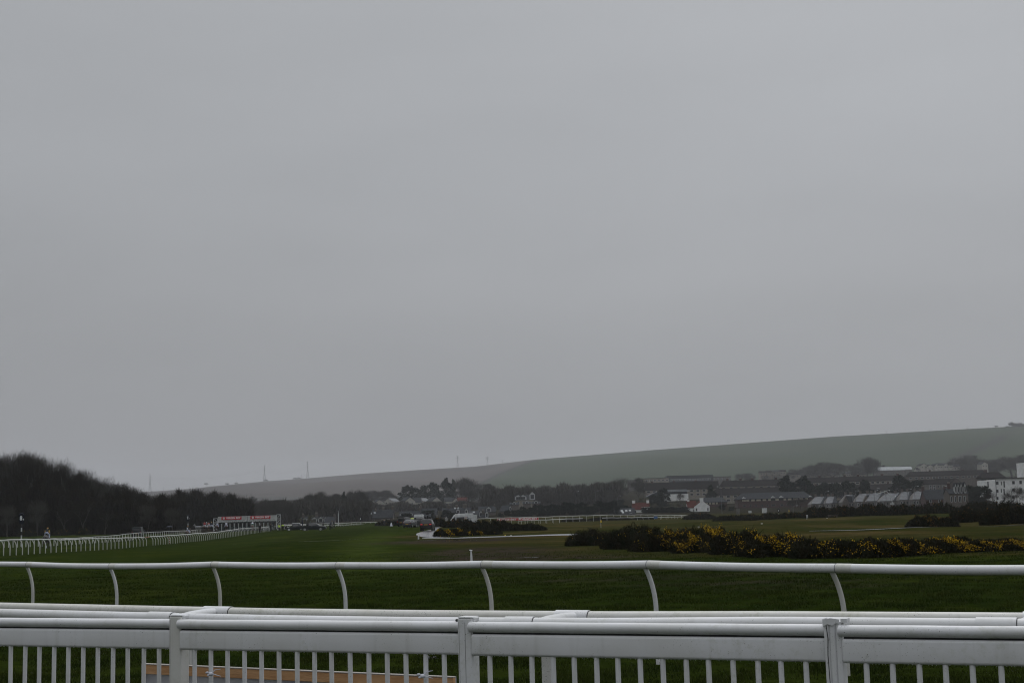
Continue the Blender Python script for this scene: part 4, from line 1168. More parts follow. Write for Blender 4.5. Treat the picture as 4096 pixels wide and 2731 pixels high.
# right-hand half
tree('far0', 2430, 1927, 1000, 'low spreading bare tree crown against the hill left of the fan-shaped one', None, 2.1)
tree('bare3', 2482, 1906, 980, 'fan-shaped bare tree standing highest against the green hill', None, 1.1)
tree('far1', 2553, 1913, 990, 'dense brown tree right of the fan-shaped bare tree', None, 1.25)
tree('multi', 2650, 1948, 860, 'large dark evergreen half hiding the white sports hall', None, 1.15)
tree('round', 2610, 1972, 850, 'olive dark tree between the sports hall and the left cottage', None, 1.3)
tree('olive', 2570, 1976, 840, 'greenish shrubby tree above the left red-roofed cottage', None, 1.4)
tree('olive', 2690, 2002, 800, 'green shrub bank below the white sports hall', None, 1.7)
tree('olive', 2738, 2006, 800, 'small green shrub left of the right cottage chimney', None, 1.4)
tree('bare0', 2722, 1972, 830, 'small bare tree in front of the white sports hall wall', None, 1.0)
tree('dome', 2470, 1985, 800, 'dark broad tree left of the left red-roofed cottage', None, 1.5)
tree('dome', 2500, 2012, 740, 'low dark tree above the roof with skylights', None, 1.4)
for i, px in enumerate([2588, 2612, 2636, 2662, 2688, 2712, 2738]):
    tree('dome', px, 2018 + (4 if i % 2 else 0), 690, 'dense dark evergreen bush in the tall hedge between the two white cottages', 'evergreen hedge between the cottages', 1.7, name='evergreen_bush', cat='bush')
tree('round', 2890, 2010, 700, 'rounded grey-green bush left of the brick flats', None, 1.2, name='evergreen_bush', cat='bush')
tree('dome', 2925, 2020, 700, 'low grey-green bush at the left foot of the brick flats', None, 1.3, name='evergreen_bush', cat='bush')
tree('multi', 2842, 1935, 880, 'dark narrow tree at the corner of the cream flats', None, .8)
tree('cone', 3148, 1900, 860, 'tall dark fir at the right end of the front cream flats', None, 1.6)
tree('multi', 3165, 1925, 855, 'broad dark fir leaning right of the tall fir', None, 1.4)
tree('cone', 3220, 1901, 850, 'dark fir, second tall one along the flats', None, 1.7)
tree('round', 3262, 1925, 850, 'dark pine crown in front of the second row of flats', None, 1.4)
tree('round', 3318, 1918, 850, 'dark pine crown, left of the three before the upper windows', 'pines', 1.3)
tree('multi', 3390, 1918, 850, 'dark pine crown, middle of the three before the upper windows', 'pines', 1.2)
tree('multi', 3455, 1914, 850, 'dark pine crown, right of the three before the upper windows', 'pines', 1.2)
tree('multi', 3595, 1895, 850, 'large dark evergreen at the right end of the long flats', None, 1.2)
tree('round', 3645, 1905, 850, 'dark evergreen right of the long flats before the cream houses', None, 1.3)
tree('far0', 3198, 1992, 700, 'round bare bush between the brick flats and the pale-roofed houses', None, 2.0)
tree('far3', 3165, 2004, 700, 'lower bare bush at the right foot of the brick flats', None, 1.8)
tree('far1', 3245, 1975, 780, 'hazy bare tree behind the first pale-roofed house', None, 1.2)
tree('dome', 3905, 1912, 640, 'huge dark evergreen left of the white apartment block', None, 1.15)
tree('round', 3875, 1935, 620, 'dark evergreen shrub mass beside the ornate white-gabled house', None, 1.3)
tree('bare0', 3958, 1968, 560, 'bare shrub before the left corner of the white apartment block', None, 1.3)
tree('bare3', 4062, 1945, 560, 'spreading bare tree before the white apartment block', None, 1.3)
tree('bare0', 4030, 1972, 555, 'low bare shrub under the windows of the white apartment block', None, 1.3)
G5 = 'hazy trees on the slope above the flats'
for px, top, k, w in [(2965, 1893, 'far0', 1.7), (2995, 1893, 'far1', 1.6), (3180, 1876, 'far0', 1.4), (3225, 1868, 'far1', 1.4), (3260, 1856, 'far0', 1.5), (3290, 1849, 'far1', 1.5), (3320, 1850, 'far0', 1.5), (3350, 1858, 'far3', 1.3), (3390, 1858, 'far0', 1.4), (3430, 1853, 'far1', 1.2), (3620, 1862, 'far0', 1.4), (3530, 1862, 'far1', 1.3), (3840, 1830, 'far0', 1.6), (3880, 1822, 'far1', 1.6), (3930, 1838, 'far0', 1.8), (3990, 1838, 'far1', 1.8), (4040, 1825, 'far0', 1.8), (4090, 1820, 'far1', 1.8), (3960, 1858, 'far0', 1.8), (4060, 1850, 'far3', 1.8), (4110, 1845, 'far0', 1.8), (3850, 1850, 'far1', 1.6)]:
    tree(k, px, top, rnd.uniform(1650, 1780), 'hazy bare tree on the built-up slope above the long rows of flats', G5, w)
tree('far2', 3468, 1828, 1600, 'left of two tall hazy poplars rising above the far houses', None, 1.1)
tree('far2', 3487, 1832, 1610, 'right of two tall hazy poplars rising above the far houses', None, 1.1)
# copse on the hill top at the far right, bushes along the ridge
for px, top, w in [(4045, 1688, 1.6), (4062, 1692, 1.6), (4080, 1691, 1.8), (4096, 1696, 1.8), (4112, 1698, 1.6), (4030, 1704, 2.0)]:
    D = ridge_D(px) - 10; tree('far1', px, top, D, 'faint tree of the little wood on the hill top at the right', 'copse on the hill top', w, base=top + 24)
for px, r_ in [(610, 1968), (650, 1966), (824, 1936), (908, 1936), (945, 1934), (1064, 1922), (1180, 1914), (1195, 1913), (3985, 1706)]:
    D = ridge_D(px) - 5; tree('far0', px, r_ - 5, D, 'small faint bush on the skyline of the hill', 'bushes on the skyline', 2.0, base=r_ + 6, name='hill_bush', cat='bush')

# ------------------------------------------------------------------ gorse
def gorse(px0, px1, top, D, label, fl=0.5, n=9000, depth=3.0, spr=0.10, seed=0, base=None, flmat=None, fside=None, group=None, ftop=0.55):
    """one gorse clump: a mound of spiny sprigs with yellow flower heads"""
    r = np.random.default_rng(seed + int(px0)); c = (px0 + px1) / 2
    g = gnd(c, D); W = (px1 - px0) / FPX * D
    H = at(c, top, D).z - g.z; H = max(H, .4)
    root = thing('gorse_bush', label, 'bush', g, group=group)
    nl = max(9, int(W * 2.6))
    lob = []
    for k in range(nl * 3):
        x = ((k % nl) + .5 + r.normal(0, .25)) / nl * W - W / 2
        e = 1 - (abs(x) / (W / 2 + .3)) ** 4
        lob.append((x, r.uniform(-.5, .5) * depth, H * r.uniform(.45, 1.0) ** .7 * max(.5, e), r.uniform(.35, .75) * max(.8, W / nl * 1.3)))
    lob = np.array(lob)
    def pick(n, shell):
        i = r.integers(0, len(lob), n); L = lob[i]
        a = r.uniform(0, 2 * PI, n); ph = np.arccos(r.uniform(0, 1, n)); q = shell(n)
        sx = np.sin(ph) * np.cos(a) * q; sy = np.sin(ph) * np.sin(a) * q; sz = np.cos(ph) * q
        return L[:, 0] + sx * L[:, 3], L[:, 1] + sy * L[:, 3] , L[:, 2] * sz, np.stack([sx, sy, sz * .9 + .25], 1), i
    X, Y, Z, Nn, _ = pick(n, lambda k: r.uniform(.35, 1.0, k) ** .45)
    L = spr * r.uniform(.6, 1.8, n); d = Nn + r.normal(0, .55, (n, 3)); d[:, 2] += .35; d /= np.linalg.norm(d, axis=1)[:, None]
    q = np.cross(d, r.normal(0, 1, (n, 3))); q /= np.linalg.norm(q, axis=1)[:, None]; w = spr * .20 * r.uniform(.6, 1.5, n)
    P = np.stack([X, Y, np.maximum(Z, -.05)], 1)
    V = np.empty((n, 3, 3)); V[:, 0] = P - q * w[:, None]; V[:, 1] = P + q * w[:, None]; V[:, 2] = P + d * L[:, None]
    # tall shoots breaking the outline
    m = n // 28; i = r.integers(0, n, m); 
    V[i, 2] = V[i, 0] + np.stack([r.normal(0, .12, m), r.normal(0, .12, m), r.uniform(.15, .40, m) * min(1.0, H)], 1)
    linkme('foliage', rawmesh('foliage', V.reshape(-1, 3), np.arange(3 * n).reshape(n, 3), M['gorse']), root)
    # dark inner body of stems
    body = MB()
    for (x, y, h, rr) in lob: body.ell((x, y, 0), (rr * .72, rr * .72, h * .74), 7, 4, half=True)
    body.build('inner_stems', M['gorse'], root, smooth=True)
    nf = int(n * fl * .26)
    if nf > 20:
        # flowers gather in patches
        X, Y, Z, Nn, li = pick(nf * 3, lambda k: r.uniform(.86, 1.10, k))
        pat = np.sin(X * 2.3 + px0) * np.sin(X * .9 + Y * 1.7 + 2 + px0) + .5 * np.sin(X * 5.1 + Z * 6)
        hi = Z / H > r.uniform(0, 1, nf * 3) * ftop * .9
        fine = np.sin(X * 11.3 + Z * 9 + 3 * np.sin(Y * 4.1)) + np.sin(X * 6.7 - Z * 13 + px0) 
        keep = (pat * 1.7 + .30 * fine + r.normal(0, .22, nf * 3) > .80) & hi
        if fside is not None:
            t = X / W + .5; keep &= (r.uniform(0, 1, nf * 3) < np.interp(t, fside[0], fside[1]))
        X, Y, Z, Nn = X[keep][:nf], Y[keep][:nf], Z[keep][:nf], Nn[keep][:nf]; k = len(X)
        if k > 5:
            P = np.stack([X, Y, Z], 1) + Nn * r.uniform(-.03, .06, (k, 1)); s = spr * .27 * r.uniform(.5, 1.4, k)
            a = r.normal(0, 1, (k, 3)); a /= np.linalg.norm(a, axis=1)[:, None]; b_ = np.cross(a, r.normal(0, 1, (k, 3))); b_ /= np.linalg.norm(b_, axis=1)[:, None]
            V = np.empty((k, 4, 3)); V[:, 0] = P + a * s[:, None]; V[:, 1] = P + b_ * s[:, None]; V[:, 2] = P - a * s[:, None]; V[:, 3] = P - b_ * s[:, None]
            tag(linkme('flowers', rawmesh('flowers', V.reshape(-1, 3), np.arange(4 * k).reshape(k, 4), flmat or M['gorse_fl']), root), kind='stuff')
    return root
F = M['gorse_fl']; FD = M['gorse_fd']
near = [
    (2300, 2480, 2116, 88, 'dark low gorse bush at the left end of the long near bank, almost flowerless', .05, None),
    (2440, 2625, 2094, 78, 'tall dark green gorse bush left of the first flowering patch', .05, None),
    (2570, 2760, 2102, 72, 'gorse bush with yellow flowers on its left shoulder, below the blue hut', .9, ([0, .5, 1], [1, .8, .2])),
    (2720, 2900, 2106, 68, 'gorse bush thickly covered in yellow flowers below the right white cottage', 1.5, None),
    (2870, 3050, 2120, 63, 'mostly green gorse bush between two heavily flowering ones', .25, None),
    (3010, 3225, 2133, 57, 'gorse bush with a bright yellow crown of flowers below the brick flats', 1.7, ([0, .25, .6, 1], [.6, 1, .9, .15])),
    (3190, 3400, 2160, 55, 'low gorse bush with a short row of flowers along its top left', .6, ([0, .4, 1], [1, .5, .1])),
    (3370, 3560, 2154, 54, 'low dark gorse bush with scattered dull flowers', .45, None),
    (3530, 3690, 2158, 54, 'low gorse bush dotted all over with yellow flowers left of a gap', .9, None),
    (3705, 3885, 2149, 56, 'rounded gorse bush with a solid yellow cap of flowers right of the gap', 1.8, ([0, .1, .8, 1], [1, 1, .6, .1])),
    (3860, 4010, 2180, 56, 'small low gorse bush with bright flowers near the right edge of the photo', .9, None),
    (3950, 4140, 2160, 57, 'last near gorse bush at the right edge, flowers along its lower front', .8, None),
]
for a, b_, top, D, lab, fl, fs in near:
    gorse(a - 18 * (a != 3705), b_ + 18 * (b_ != 3690), top - 6, D, lab, fl, 26000, 2.6, .085, 11, fside=fs, ftop=.5 if 'crown' not in lab and 'cap' not in lab else .95)
mid = [
    (1742, 1865, 2113, 147, 'low flowering gorse bush in the bend of the wet path', 1.8, 12000, F, None),
    (1855, 1990, 2122, 150, 'low flowering gorse bush just above the straight part of the wet path', 1.6, 12000, F, None),
    (1855, 2060, 2076, 185, 'large dark gorse bush in front of the white van tail', .12, 16000, FD, None),
    (1985, 2172, 2093, 178, 'long dark gorse bush right of the white van, below the red hoarding', .05, 16000, FD, None),
    (1780, 1895, 2072, 262, 'orange-flowered gorse bush hiding the wheels of the white van', .8, 9000, FD, None),
    (1733, 1782, 2068, 285, 'tall gorse bush between the camera car and the white van', .5, 6000, FD, None),
    (1505, 1606, 2080, 402, 'wide gorse bush with dull orange flowers left of the parked cars', .7, 9000, FD, None),
    (2252, 2345, 2071, 440, 'flat distant gorse bush left of the yellow flag', .2, 5000, FD, None),
    (2355, 2520, 2067, 440, 'flat distant gorse bush under the long rail, below the roof with skylights', .2, 7000, FD, None),
    (2535, 2612, 2066, 440, 'small flat gorse bush just left of the blue hut', .4, 4000, FD, None),
    (2738, 2860, 2050, 400, 'gorse bush at the foot of the right white cottage', .4, 9000, FD, None),
    (2858, 2965, 2058, 330, 'dark gorse bush left of the brick flats frontage', .15, 9000, FD, None),
    (2940, 3040, 2056, 325, 'dark gorse bush in front of the left part of the brick flats', .15, 9000, FD, None),
    (2995, 3040, 2068, 300, 'small dark gorse bush standing forward on the pale grass', .05, 4000, FD, None),
    (3030, 3130, 2049, 320, 'gorse bush with dull flowers under the number 4 marker', .7, 9000, FD, None),
    (3115, 3225, 2048, 300, 'gorse bush with dull yellow flowers left of the small white notice', .7, 9000, FD, None),
    (3215, 3330, 2020, 285, 'high dark gorse bush below the first pale-roofed house', .3, 12000, FD, None),
    (3310, 3440, 2020, 280, 'high gorse bush behind the bench on the links', .35, 12000, FD, None),
    (3420, 3560, 2008, 285, 'highest gorse bush below the pale-roofed houses', .35, 12000, FD, None),
    (3540, 3690, 2010, 285, 'long gorse bush below the dark slate roofs', .3, 12000, FD, None),
    (3670, 3830, 2002, 280, 'long gorse bush below the ornate white-gabled house', .25, 12000, FD, None),
    (3640, 3800, 2056, 124, 'orange-flowered gorse bush standing forward of the dark bank', .8, 16000, FD, ([0, .2, .8, 1], [.2, 1, .8, .3])),
    (3790, 3960, 2030, 150, 'big dark gorse bush left of the one at the right edge', .1, 18000, FD, None),
    (3925, 4130, 2016, 135, 'biggest dark gorse bush at the right edge below the white apartment block', .15, 20000, FD, None),
    (3820, 4120, 1996, 250, 'long dark gorse bank right below the white apartment block', .2, 16000, FD, None),
]
for a, b_, top, D, lab, fl, n, fm, fs in mid:
    gorse(a, b_, top, D, lab, fl, n, 3.5, .085 * (D / 56) ** .72, 5, flmat=fm, fside=fs)
for a, b_, top, lab in [(78, 145, 2118, 'dim orange-flowered gorse bush at the wood edge beside the 8 furlong marker'), (225, 272, 2114, 'dim flowering gorse bush at the wood edge right of the dark horse'), (310, 352, 2110, 'smallest dim gorse bush at the wood edge between the horse and the dark van')]:
    gorse(a, b_, top, 352, lab, .45, 5000, 2.5, .28, 9, flmat=FD)
# ------------------------------------------------------------------ buildings
def house(name, label, pxa, pxb, ridge, eave, base, D, wall, roof, depth=8.0, rz=0.0, axis='x', hip=0.0, chim=(), win=(), winw=1.0, winh=1.1, trim=None, skyl=(), dorm=(), group=None, cat='house', chm=None, gwin=(), sink=3.0, over=0.25, doors=(), porch=None, bays=None):
    """pitched-roof building. photo columns pxa..pxb give its width, rows its heights at distance D.
    axis 'x': ridge runs along the front; 'y': gable faces the front. win: list of (row fraction up the wall, [fractions along])"""
    c = (pxa + pxb) / 2
    pm = at(c, (ridge + base) / 2, D); zr = at(c, ridge, D).z; ze = at(c, eave, D).z; zb = at(c, base, D).z
    W = (pxb - pxa) * D / FPX / max(0.2, (abs(math.cos(rz)) + (depth / max(1, (pxb - pxa) * D / FPX)) * abs(math.sin(rz)) * 0.0))
    g = min(z1(pm.x, D), zb)
    root = thing(name, label, cat, (pm.x, D, zb), rz, group)
    h, hr, lo = ze - zb, zr - zb, min(g - zb, 0) - sink * .3
    w2, d2 = W / 2, depth / 2
    tm = trim or M['trim']
    wb = MB()
    # walls with gables in one shell
    if axis == 'x':
        prof = [(-d2, lo), (d2, lo), (d2, h), (0, hr - .12) if not hip else (d2 * .02, h), (-d2, h)]
        wb.prism([p for p in prof if not (hip and p[1] == h and abs(p[0]) < d2 * .1)], 'x', -w2, w2)
    else:
        wb.prism([(-w2, lo), (w2, lo), (w2, h), (0, hr - .12), (-w2, h)], 'y', -d2, d2)
    wb.build('wall', wall, root)
    rb = MB(); t = .18
    if axis == 'x':
        ins = min(hip * W, w2 * .9) if hip else -over
        e = h - over * (hr - h) / d2
        xe = w2 + over
        A = [(-xe, -d2 - over, e), (xe, -d2 - over, e), (w2 - ins, 0, hr), (-(w2 - ins), 0, hr)]
        B = [(xe, d2 + over, e), (-xe, d2 + over, e), (-(w2 - ins), 0, hr), (w2 - ins, 0, hr)]
        vs = A + B[:2]
        vs2 = [(x, y, z - t) for x, y, z in vs]
        fs = [(0, 1, 2, 3), (4, 5, 3, 2), (1, 4, 2), (5, 0, 3)] if hip else [(0, 1, 2, 3), (4, 5, 3, 2)]
        n = 6
        fs2 = [tuple(reversed([i + n for i in f])) for f in fs]
        rim = [0, 1, 4, 5] if hip else [0, 1, 2, 4, 5, 3]
        fs3 = [(rim[i], rim[i] + n, rim[(i + 1) % len(rim)] + n, rim[(i + 1) % len(rim)]) for i in range(len(rim))]
        rb.add(vs + vs2, fs + fs2 + fs3)
    else:
        e = h - over * (hr - h) / w2
        vs = [(-w2 - over, -d2 - over, e), (0, -d2 - over, hr), (w2 + over, -d2 - over, e), (w2 + over, d2 + over, e), (0, d2 + over, hr), (-w2 - over, d2 + over, e)]
        vs2 = [(x, y, z - t) for x, y, z in vs]
        rb.add(vs + vs2, [(0, 1, 4, 5), (1, 2, 3, 4), (11, 10, 7, 6), (10, 9, 8, 7), (0, 6, 7, 1), (1, 7, 8, 2), (3, 9, 10, 4), (4, 10, 11, 5), (2, 8, 9, 3), (5, 11, 6, 0)])
    rf = rb.build('roof', roof, root)
    fy = -d2
    def window(x, z, w, hh, y=None, fr=True, par=root, nm='window'):
        y = fy if y is None else y
        f = MB().box((x, y - .03, z), (w + .24, .08, hh + .24)).build(nm, tm, par)
        MB().box((x, y - .08, z), (w, .04, hh)).build('pane', M['pane'], f)
        return f
    for frac, xs in win:
        for u in xs: window(-w2 + u * W, frac * h, winw, winh)
    for frac, xs in gwin:          # windows on the right-hand end wall
        for u in xs:
            f = MB().box((w2 + .03, -d2 + u * depth, frac * h), (.08, winw + .24, winh + .24)).build('window', tm, root)
            MB().box((w2 + .08, -d2 + u * depth, frac * h), (.04, winw, winh)).build('pane', M['pane'], f)
    for u, ch, cw in chim:
        if axis == 'x': cx, cy = -w2 + u * W, 0
        else: cx, cy = 0, -d2 + u * depth
        co = MB().box((cx, cy, hr + ch / 2 - .5), (cw, .8, ch + 1.0)).box((cx, cy, hr + ch + .06), (cw + .16, .96, .14)).build('chimney', chm or wall, rf)
        pots = MB()
        k = max(1, int(cw / .38))
        for i in range(k): MB().tube([(cx + (i - (k - 1) / 2) * .38, cy, hr + ch + .1), (cx + (i - (k - 1) / 2) * .38, cy, hr + ch + .75)], [.14, .11], 7).build('chimney_pot', M['render_c'], co)
    for u, v in skyl:
        sl = math.atan2(hr - h, d2)
        x = -w2 + u * W; y = -d2 * (1 - v); z = h + (hr - h) * v
        mb = MB(); mb.M = Matrix.Translation((x, y, z + .12)) @ Matrix.Rotation(sl, 4, 'X')
        mb.box((0, 0, .02), (1.0, 1.5, .12)); mb.build('skylight', M['white_roof'], rf)
    for u, dw, dh in dorm:
        x = -w2 + u * W; z = h - .2; y = -d2 - .05
        dm = MB().prism([(x - dw / 2, z), (x + dw / 2, z), (x + dw / 2, z + dh * .68), (x, z + dh), (x - dw / 2, z + dh * .68)], 'y', y, y + min(d2 * .8, 2.2)).build('dormer', tm, rf)
        sl = []
        MB().plate([(x, y - .2, z + dh + .1), (x + dw / 2 + .2, y - .2, z + dh * .64), (x + dw / 2 + .2, y + d2 * .7, z + dh * .64), (x, y + d2 * .7, z + dh + .1)], .1).plate([(x, y - .2, z + dh + .1), (x, y + d2 * .7, z + dh + .1), (x - dw / 2 - .2, y + d2 * .7, z + dh * .64), (x - dw / 2 - .2, y - .2, z + dh * .64)], .1).build('dormer_roof', roof, rf)
        MB().box((x, y - .05, z + dh * .38), (dw * .62, .1, dh * .5)).build('pane', M['pane'], dm)
    return root
def fr(n, a=0.08, b=0.92): return [a + (b - a) * i / max(1, n - 1) for i in range(n)]

# dormered terrace behind the pickups
house('terrace_house', 'slate-roofed terrace with white-framed dormers behind the two pickups', 1207, 1320, 2066, 2087, 2110, 620, M['stone'], M['slate'], 9, chim=((.05, .9, 1.0), (.52, 1.2, 1.3)), win=((.45, [.1, .3, .5, .7, .92]),), dorm=((.17, 1.7, 2.4), (.32, 1.5, 2.4), (.50, 2.1, 2.4), (.72, 2.1, 2.4), (.90, 1.2, 2.4)))
house('stone_house', 'grey gable end house joined to the right of the dormered terrace', 1306, 1340, 2066, 2088, 2110, 616, M['stone'], M['slate'], 9, axis='x', chim=((.95, .6, .9),), win=((.5, [.3, .7]),))
house('stone_house', 'small grey gabled stone house at the left end of the upper distant rail', 1296, 1338, 2066, 2080, 2105, 700, M['stone'], M['slate'], 8, axis='y', win=((.5, [.3, .7]),))
house('stone_house', 'low pale stone house with paired windows left of the camera pole', 1371, 1404, 2056, 2068, 2096, 720, M['stone'], M['slate'], 7, win=((.55, [.22, .78]),), chim=((.9, .5, .7),))
house('stone_house', 'grey house with a bright metal lean-to roof beside the number 5 marker', 1422, 1458, 2056, 2070, 2096, 715, M['stone'], M['slate_l'], 7, hip=.25, win=((.5, [.3, .7]),))
house('slate_house', 'steep slate-roofed house with three bright skylights', 1458, 1505, 2044, 2070, 2096, 725, M['stone'], M['slate'], 9, chim=((.2, .9, 1.0), (.95, .7, 1.0)), skyl=((.42, .62), (.52, .62), (.86, .72)), win=((.5, [.3, .7]),), rz=.15)
house('slate_house', 'broad dark slate-roofed house right of the one with three skylights', 1490, 1574, 2037, 2068, 2096, 735, M['stone'], M['slate'], 9, chim=((.52, .6, 1.2), (.97, 1.1, 1.3)), win=((.5, [.2, .5, .8]),))
house('slate_house', 'low slate house with two small white dormers above the silver car', 1600, 1680, 2043, 2060, 2090, 745, M['stone'], M['slate'], 8, chim=((.98, 1.6, 1.0),), dorm=((.15, 2.6, 1.7), (.56, 2.2, 1.7)), win=((.5, [.2, .8]),))
house('slate_house', 'slate house with a crow-step gable just behind the camera mast', 1680, 1748, 2032, 2056, 2090, 755, M['stone'], M['slate'], 8, chim=((.05, 1.3, 1.0),), skyl=((.35, .3),), win=((.4, [.25, .75]),))
house('stone_house', 'low long dark outbuilding roof just above the white van parked end-on', 1665, 1722, 2054, 2066, 2090, 680, M['stone'], M['slate'], 6, win=((.5, [.8]),))
house('slate_house', 'slate house with clustered chimney pots and two white pointed dormers above the van', 1772, 1882, 2030, 2053, 2085, 745, M['stone'], M['slate'], 9, chim=((.22, 1.2, 1.4), (.50, .9, 1.2), (.80, 1.2, 1.9)), dorm=((.56, 1.6, 2.7), (.86, 1.6, 2.7)), skyl=((.45, .9), (.55, .9)))
house('slate_house', 'small slate roof with one long bright skylight right of the white van', 1878, 1918, 2042, 2056, 2082, 700, M['stone'], M['slate'], 8, skyl=((.45, .55),), win=((.5, [.3, .7]),))
house('stone_house', 'house with a white pointed dormer window, left of two beside the rail', 1904, 1930, 2054, 2066, 2088, 640, M['stone'], M['slate'], 6, dorm=((.78, 1.3, 3.0),), win=((.4, [.2, .5]),))
house('stone_house', 'house with a white pointed dormer window, right of two beside the rail', 1928, 1953, 2054, 2068, 2088, 635, M['stone'], M['slate'], 6, dorm=((.80, 1.2, 3.0),), chim=((.2, 1.3, 1.2),), win=((.4, [.2, .5]),))
house('slate_house', 'dark wide roof with one bright white dormer and chimney right of the van', 1916, 1982, 2024, 2046, 2080, 760, M['stone'], M['slate'], 9, dorm=((.60, 2.6, 2.8),), chim=((.95, .6, 1.0),))
house('slate_house', 'slate hipped roof among the dark evergreens left of the hoarding', 2000, 2048, 2020, 2042, 2070, 740, M['stone'], M['slate'], 9, hip=.2, dorm=((.86, 1.0, 2.6),))
house('gabled_house', 'large house with two pointed white gables rising above the dark evergreens', 2060, 2134, 1979, 1998, 2020, 900, M['render_c'], M['slate'], 10, dorm=((.18, 4.2, 3.2), (.44, 4.2, 3.2), (.93, 3.4, 5.0)), win=((.5, [.18, .44, .7]),))
for a, b_, r_, lab in [(2040, 2075, 2010, 'left of the three little roofs with white gables'), (2092, 2122, 2006, 'middle of the three little roofs with white gables'), (2128, 2160, 2005, 'right of the three little roofs with white gables')]:
    house('small_house', lab, a, b_, r_, r_ + 7, r_ + 22, 830, M['stone'], M['slate'], 6, dorm=((.5, 2.0, 1.8),), group='small roofs among the evergreens')
# white gabled houses on the rise
G = 'pale gabled houses on the rise'
for i, (a, b_, ridge, eave, base, ax_, rz_, lab) in enumerate([
    (1474, 1500, 2000, 2012, 2030, 'y', .3, 'pale house with a reddish roof, half hidden left of the bright gable'),
    (1490, 1534, 1997, 2013, 2038, 'y', .35, 'cream gabled house, leftmost and brightest on the rise'),
    (1548, 1586, 1992, 2004, 2022, 'y', -.5, 'pale house with a bright wet roof slope right of the brightest gable'),
    (1610, 1650, 1987, 2004, 2030, 'y', .5, 'gabled house with a steep white roof edge below the leftmost conifer'),
    (1645, 1684, 1990, 2008, 2030, 'x', .15, 'grey-roofed house below the middle of the tall conifers'),
    (1668, 1712, 1991, 2006, 2030, 'y', -.55, 'house with a pale shining roof slope below the middle conifer'),
    (1716, 1756, 1987, 2004, 2032, 'y', .5, 'gabled house below the gap between the conifers'),
    (1778, 1806, 1988, 2004, 2032, 'x', .1, 'brownish house just left of the big cream gable'),
    (1796, 1832, 1990, 2008, 2036, 'y', .45, 'cream gabled house with a dark slanting roof edge above the van'),
    (1830, 1868, 1988, 2004, 2030, 'x', .1, 'red-roofed pale house, rightmost of the gabled row on the rise')]):
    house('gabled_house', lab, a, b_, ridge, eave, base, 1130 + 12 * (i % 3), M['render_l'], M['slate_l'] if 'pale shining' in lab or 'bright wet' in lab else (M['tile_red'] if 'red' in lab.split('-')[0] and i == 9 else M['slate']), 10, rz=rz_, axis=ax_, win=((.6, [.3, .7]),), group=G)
# big shed
house('farm_shed', 'very long low shed with a pale sheet roof below the hill on the left', 1000, 1198, 1987, 2002, 2008, 1480, M['render_p'], M['metal_roof'], 40, rz=.1, cat='shed')
house('white_building', 'tiny bright building far off beyond the hazy round trees', 1590, 1612, 1980, 1984, 1990, 1600, M['render_w'], M['white_roof'], 8)

# cottages
c1 = house('white_cottage', 'white cottage with a red pantile roof and two white chimneys, the left one', 2532, 2596, 2009, 2035, 2056, 712, M['render_w'], M['tile_red'], 7, chim=((.06, .9, 1.5), (.93, .9, 1.3)), win=((.5, [.14]),), gwin=((.5, [.5]),), chm=M['render_w'], rz=-.12)
MB().box((2.6, -4.2, 3.0), (4.2, 1.6, 1.1)).build('flat_roofed_porch', M['render_w'], c1)
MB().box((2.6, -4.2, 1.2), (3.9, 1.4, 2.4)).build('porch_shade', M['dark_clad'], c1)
c2 = house('white_cottage', 'white cottage with a big blank gable and a red roof, the right one', 2776, 2834, 1999.5, 2022, 2054, 705, M['render_w'], M['tile_red'], 8, axis='y', win=(), over=.08)
w2_ = (2834 - 2776) * 705 / FPX / 2
MB().box((-.2, -3.7, 6.6), (1.7, .8, 1.9)).box((-.2, -3.7, 7.62), (1.9, 1.0, .14)).build('chimney', M['render_w'], c2)
for x in (-w2_ + .7, w2_ - .9):
    f = MB().box((x, -4.03, 2.1), (.75, .08, 1.5)).build('window', M['trim'], c2); MB().box((x, -4.09, 2.1), (.5, .04, 1.2)).build('pane', M['pane'], f)
wg = house('cottage_wing', 'red-roofed wing joined to the left of the blank white gable', 2748, 2782, 2002, 2028, 2054, 708, M['render_w'], M['tile_red'], 7, win=((.5, [.75]),), cat='house', chim=((.18, .4, 1.0),), chm=M['render_w'])
house('dark_roofed_house', 'dark slate roof with a row of bright skylights left of the left cottage', 2455, 2536, 2031, 2054, 2064, 650, M['stone'], M['slate'], 9, skyl=((.38, .45), (.42, .2), (.60, .45), (.78, .5)), win=((.5, [.2, .8]),))

# white sports hall
hb_ = thing('sports_hall', 'white flat hall with a curved white roof edge and a dark upper band', 'building', (at(2707, 1990, 880).x, 880, at(2707, 2001, 880).z))
W = (2755 - 2662) * 880 / FPX; H_ = at(2700, 1957, 880).z - at(2700, 2001, 880).z
MB().box((0, 6, H_ * .28), (W, 12, H_ * .62)).build('wall', M['render_w'], hb_)
MB().box((-.6, 6, H_ * .70), (W * .98, 12.1, H_ * .20)).build('dark_band', M['dark_clad'], hb_)
MB().prism([(-W / 2, H_ * .80), (W / 2 + .8, H_ * .80), (W / 2 + .8, H_ * .86), (W / 2 - 1.2, H_ * 1.0), (-W / 2, H_ * 1.0)], 'y', -.4, 13).build('roof', M['white_roof'], hb_)
hw = thing('hall_wing', 'dark arched wing left of the white sports hall', 'building', (at(2625, 1990, 885).x, 885, at(2625, 1985, 885).z))
ww = (2665 - 2590) * 885 / FPX
MB().prism([(-ww / 2, -4), (ww / 2, -4), (ww / 2, 3.6), (ww * .2, 3.2), (-ww * .2, 1.6), (-ww / 2, -.2)], 'y', 0, 10).build('wall', M['dark_clad'], hw)
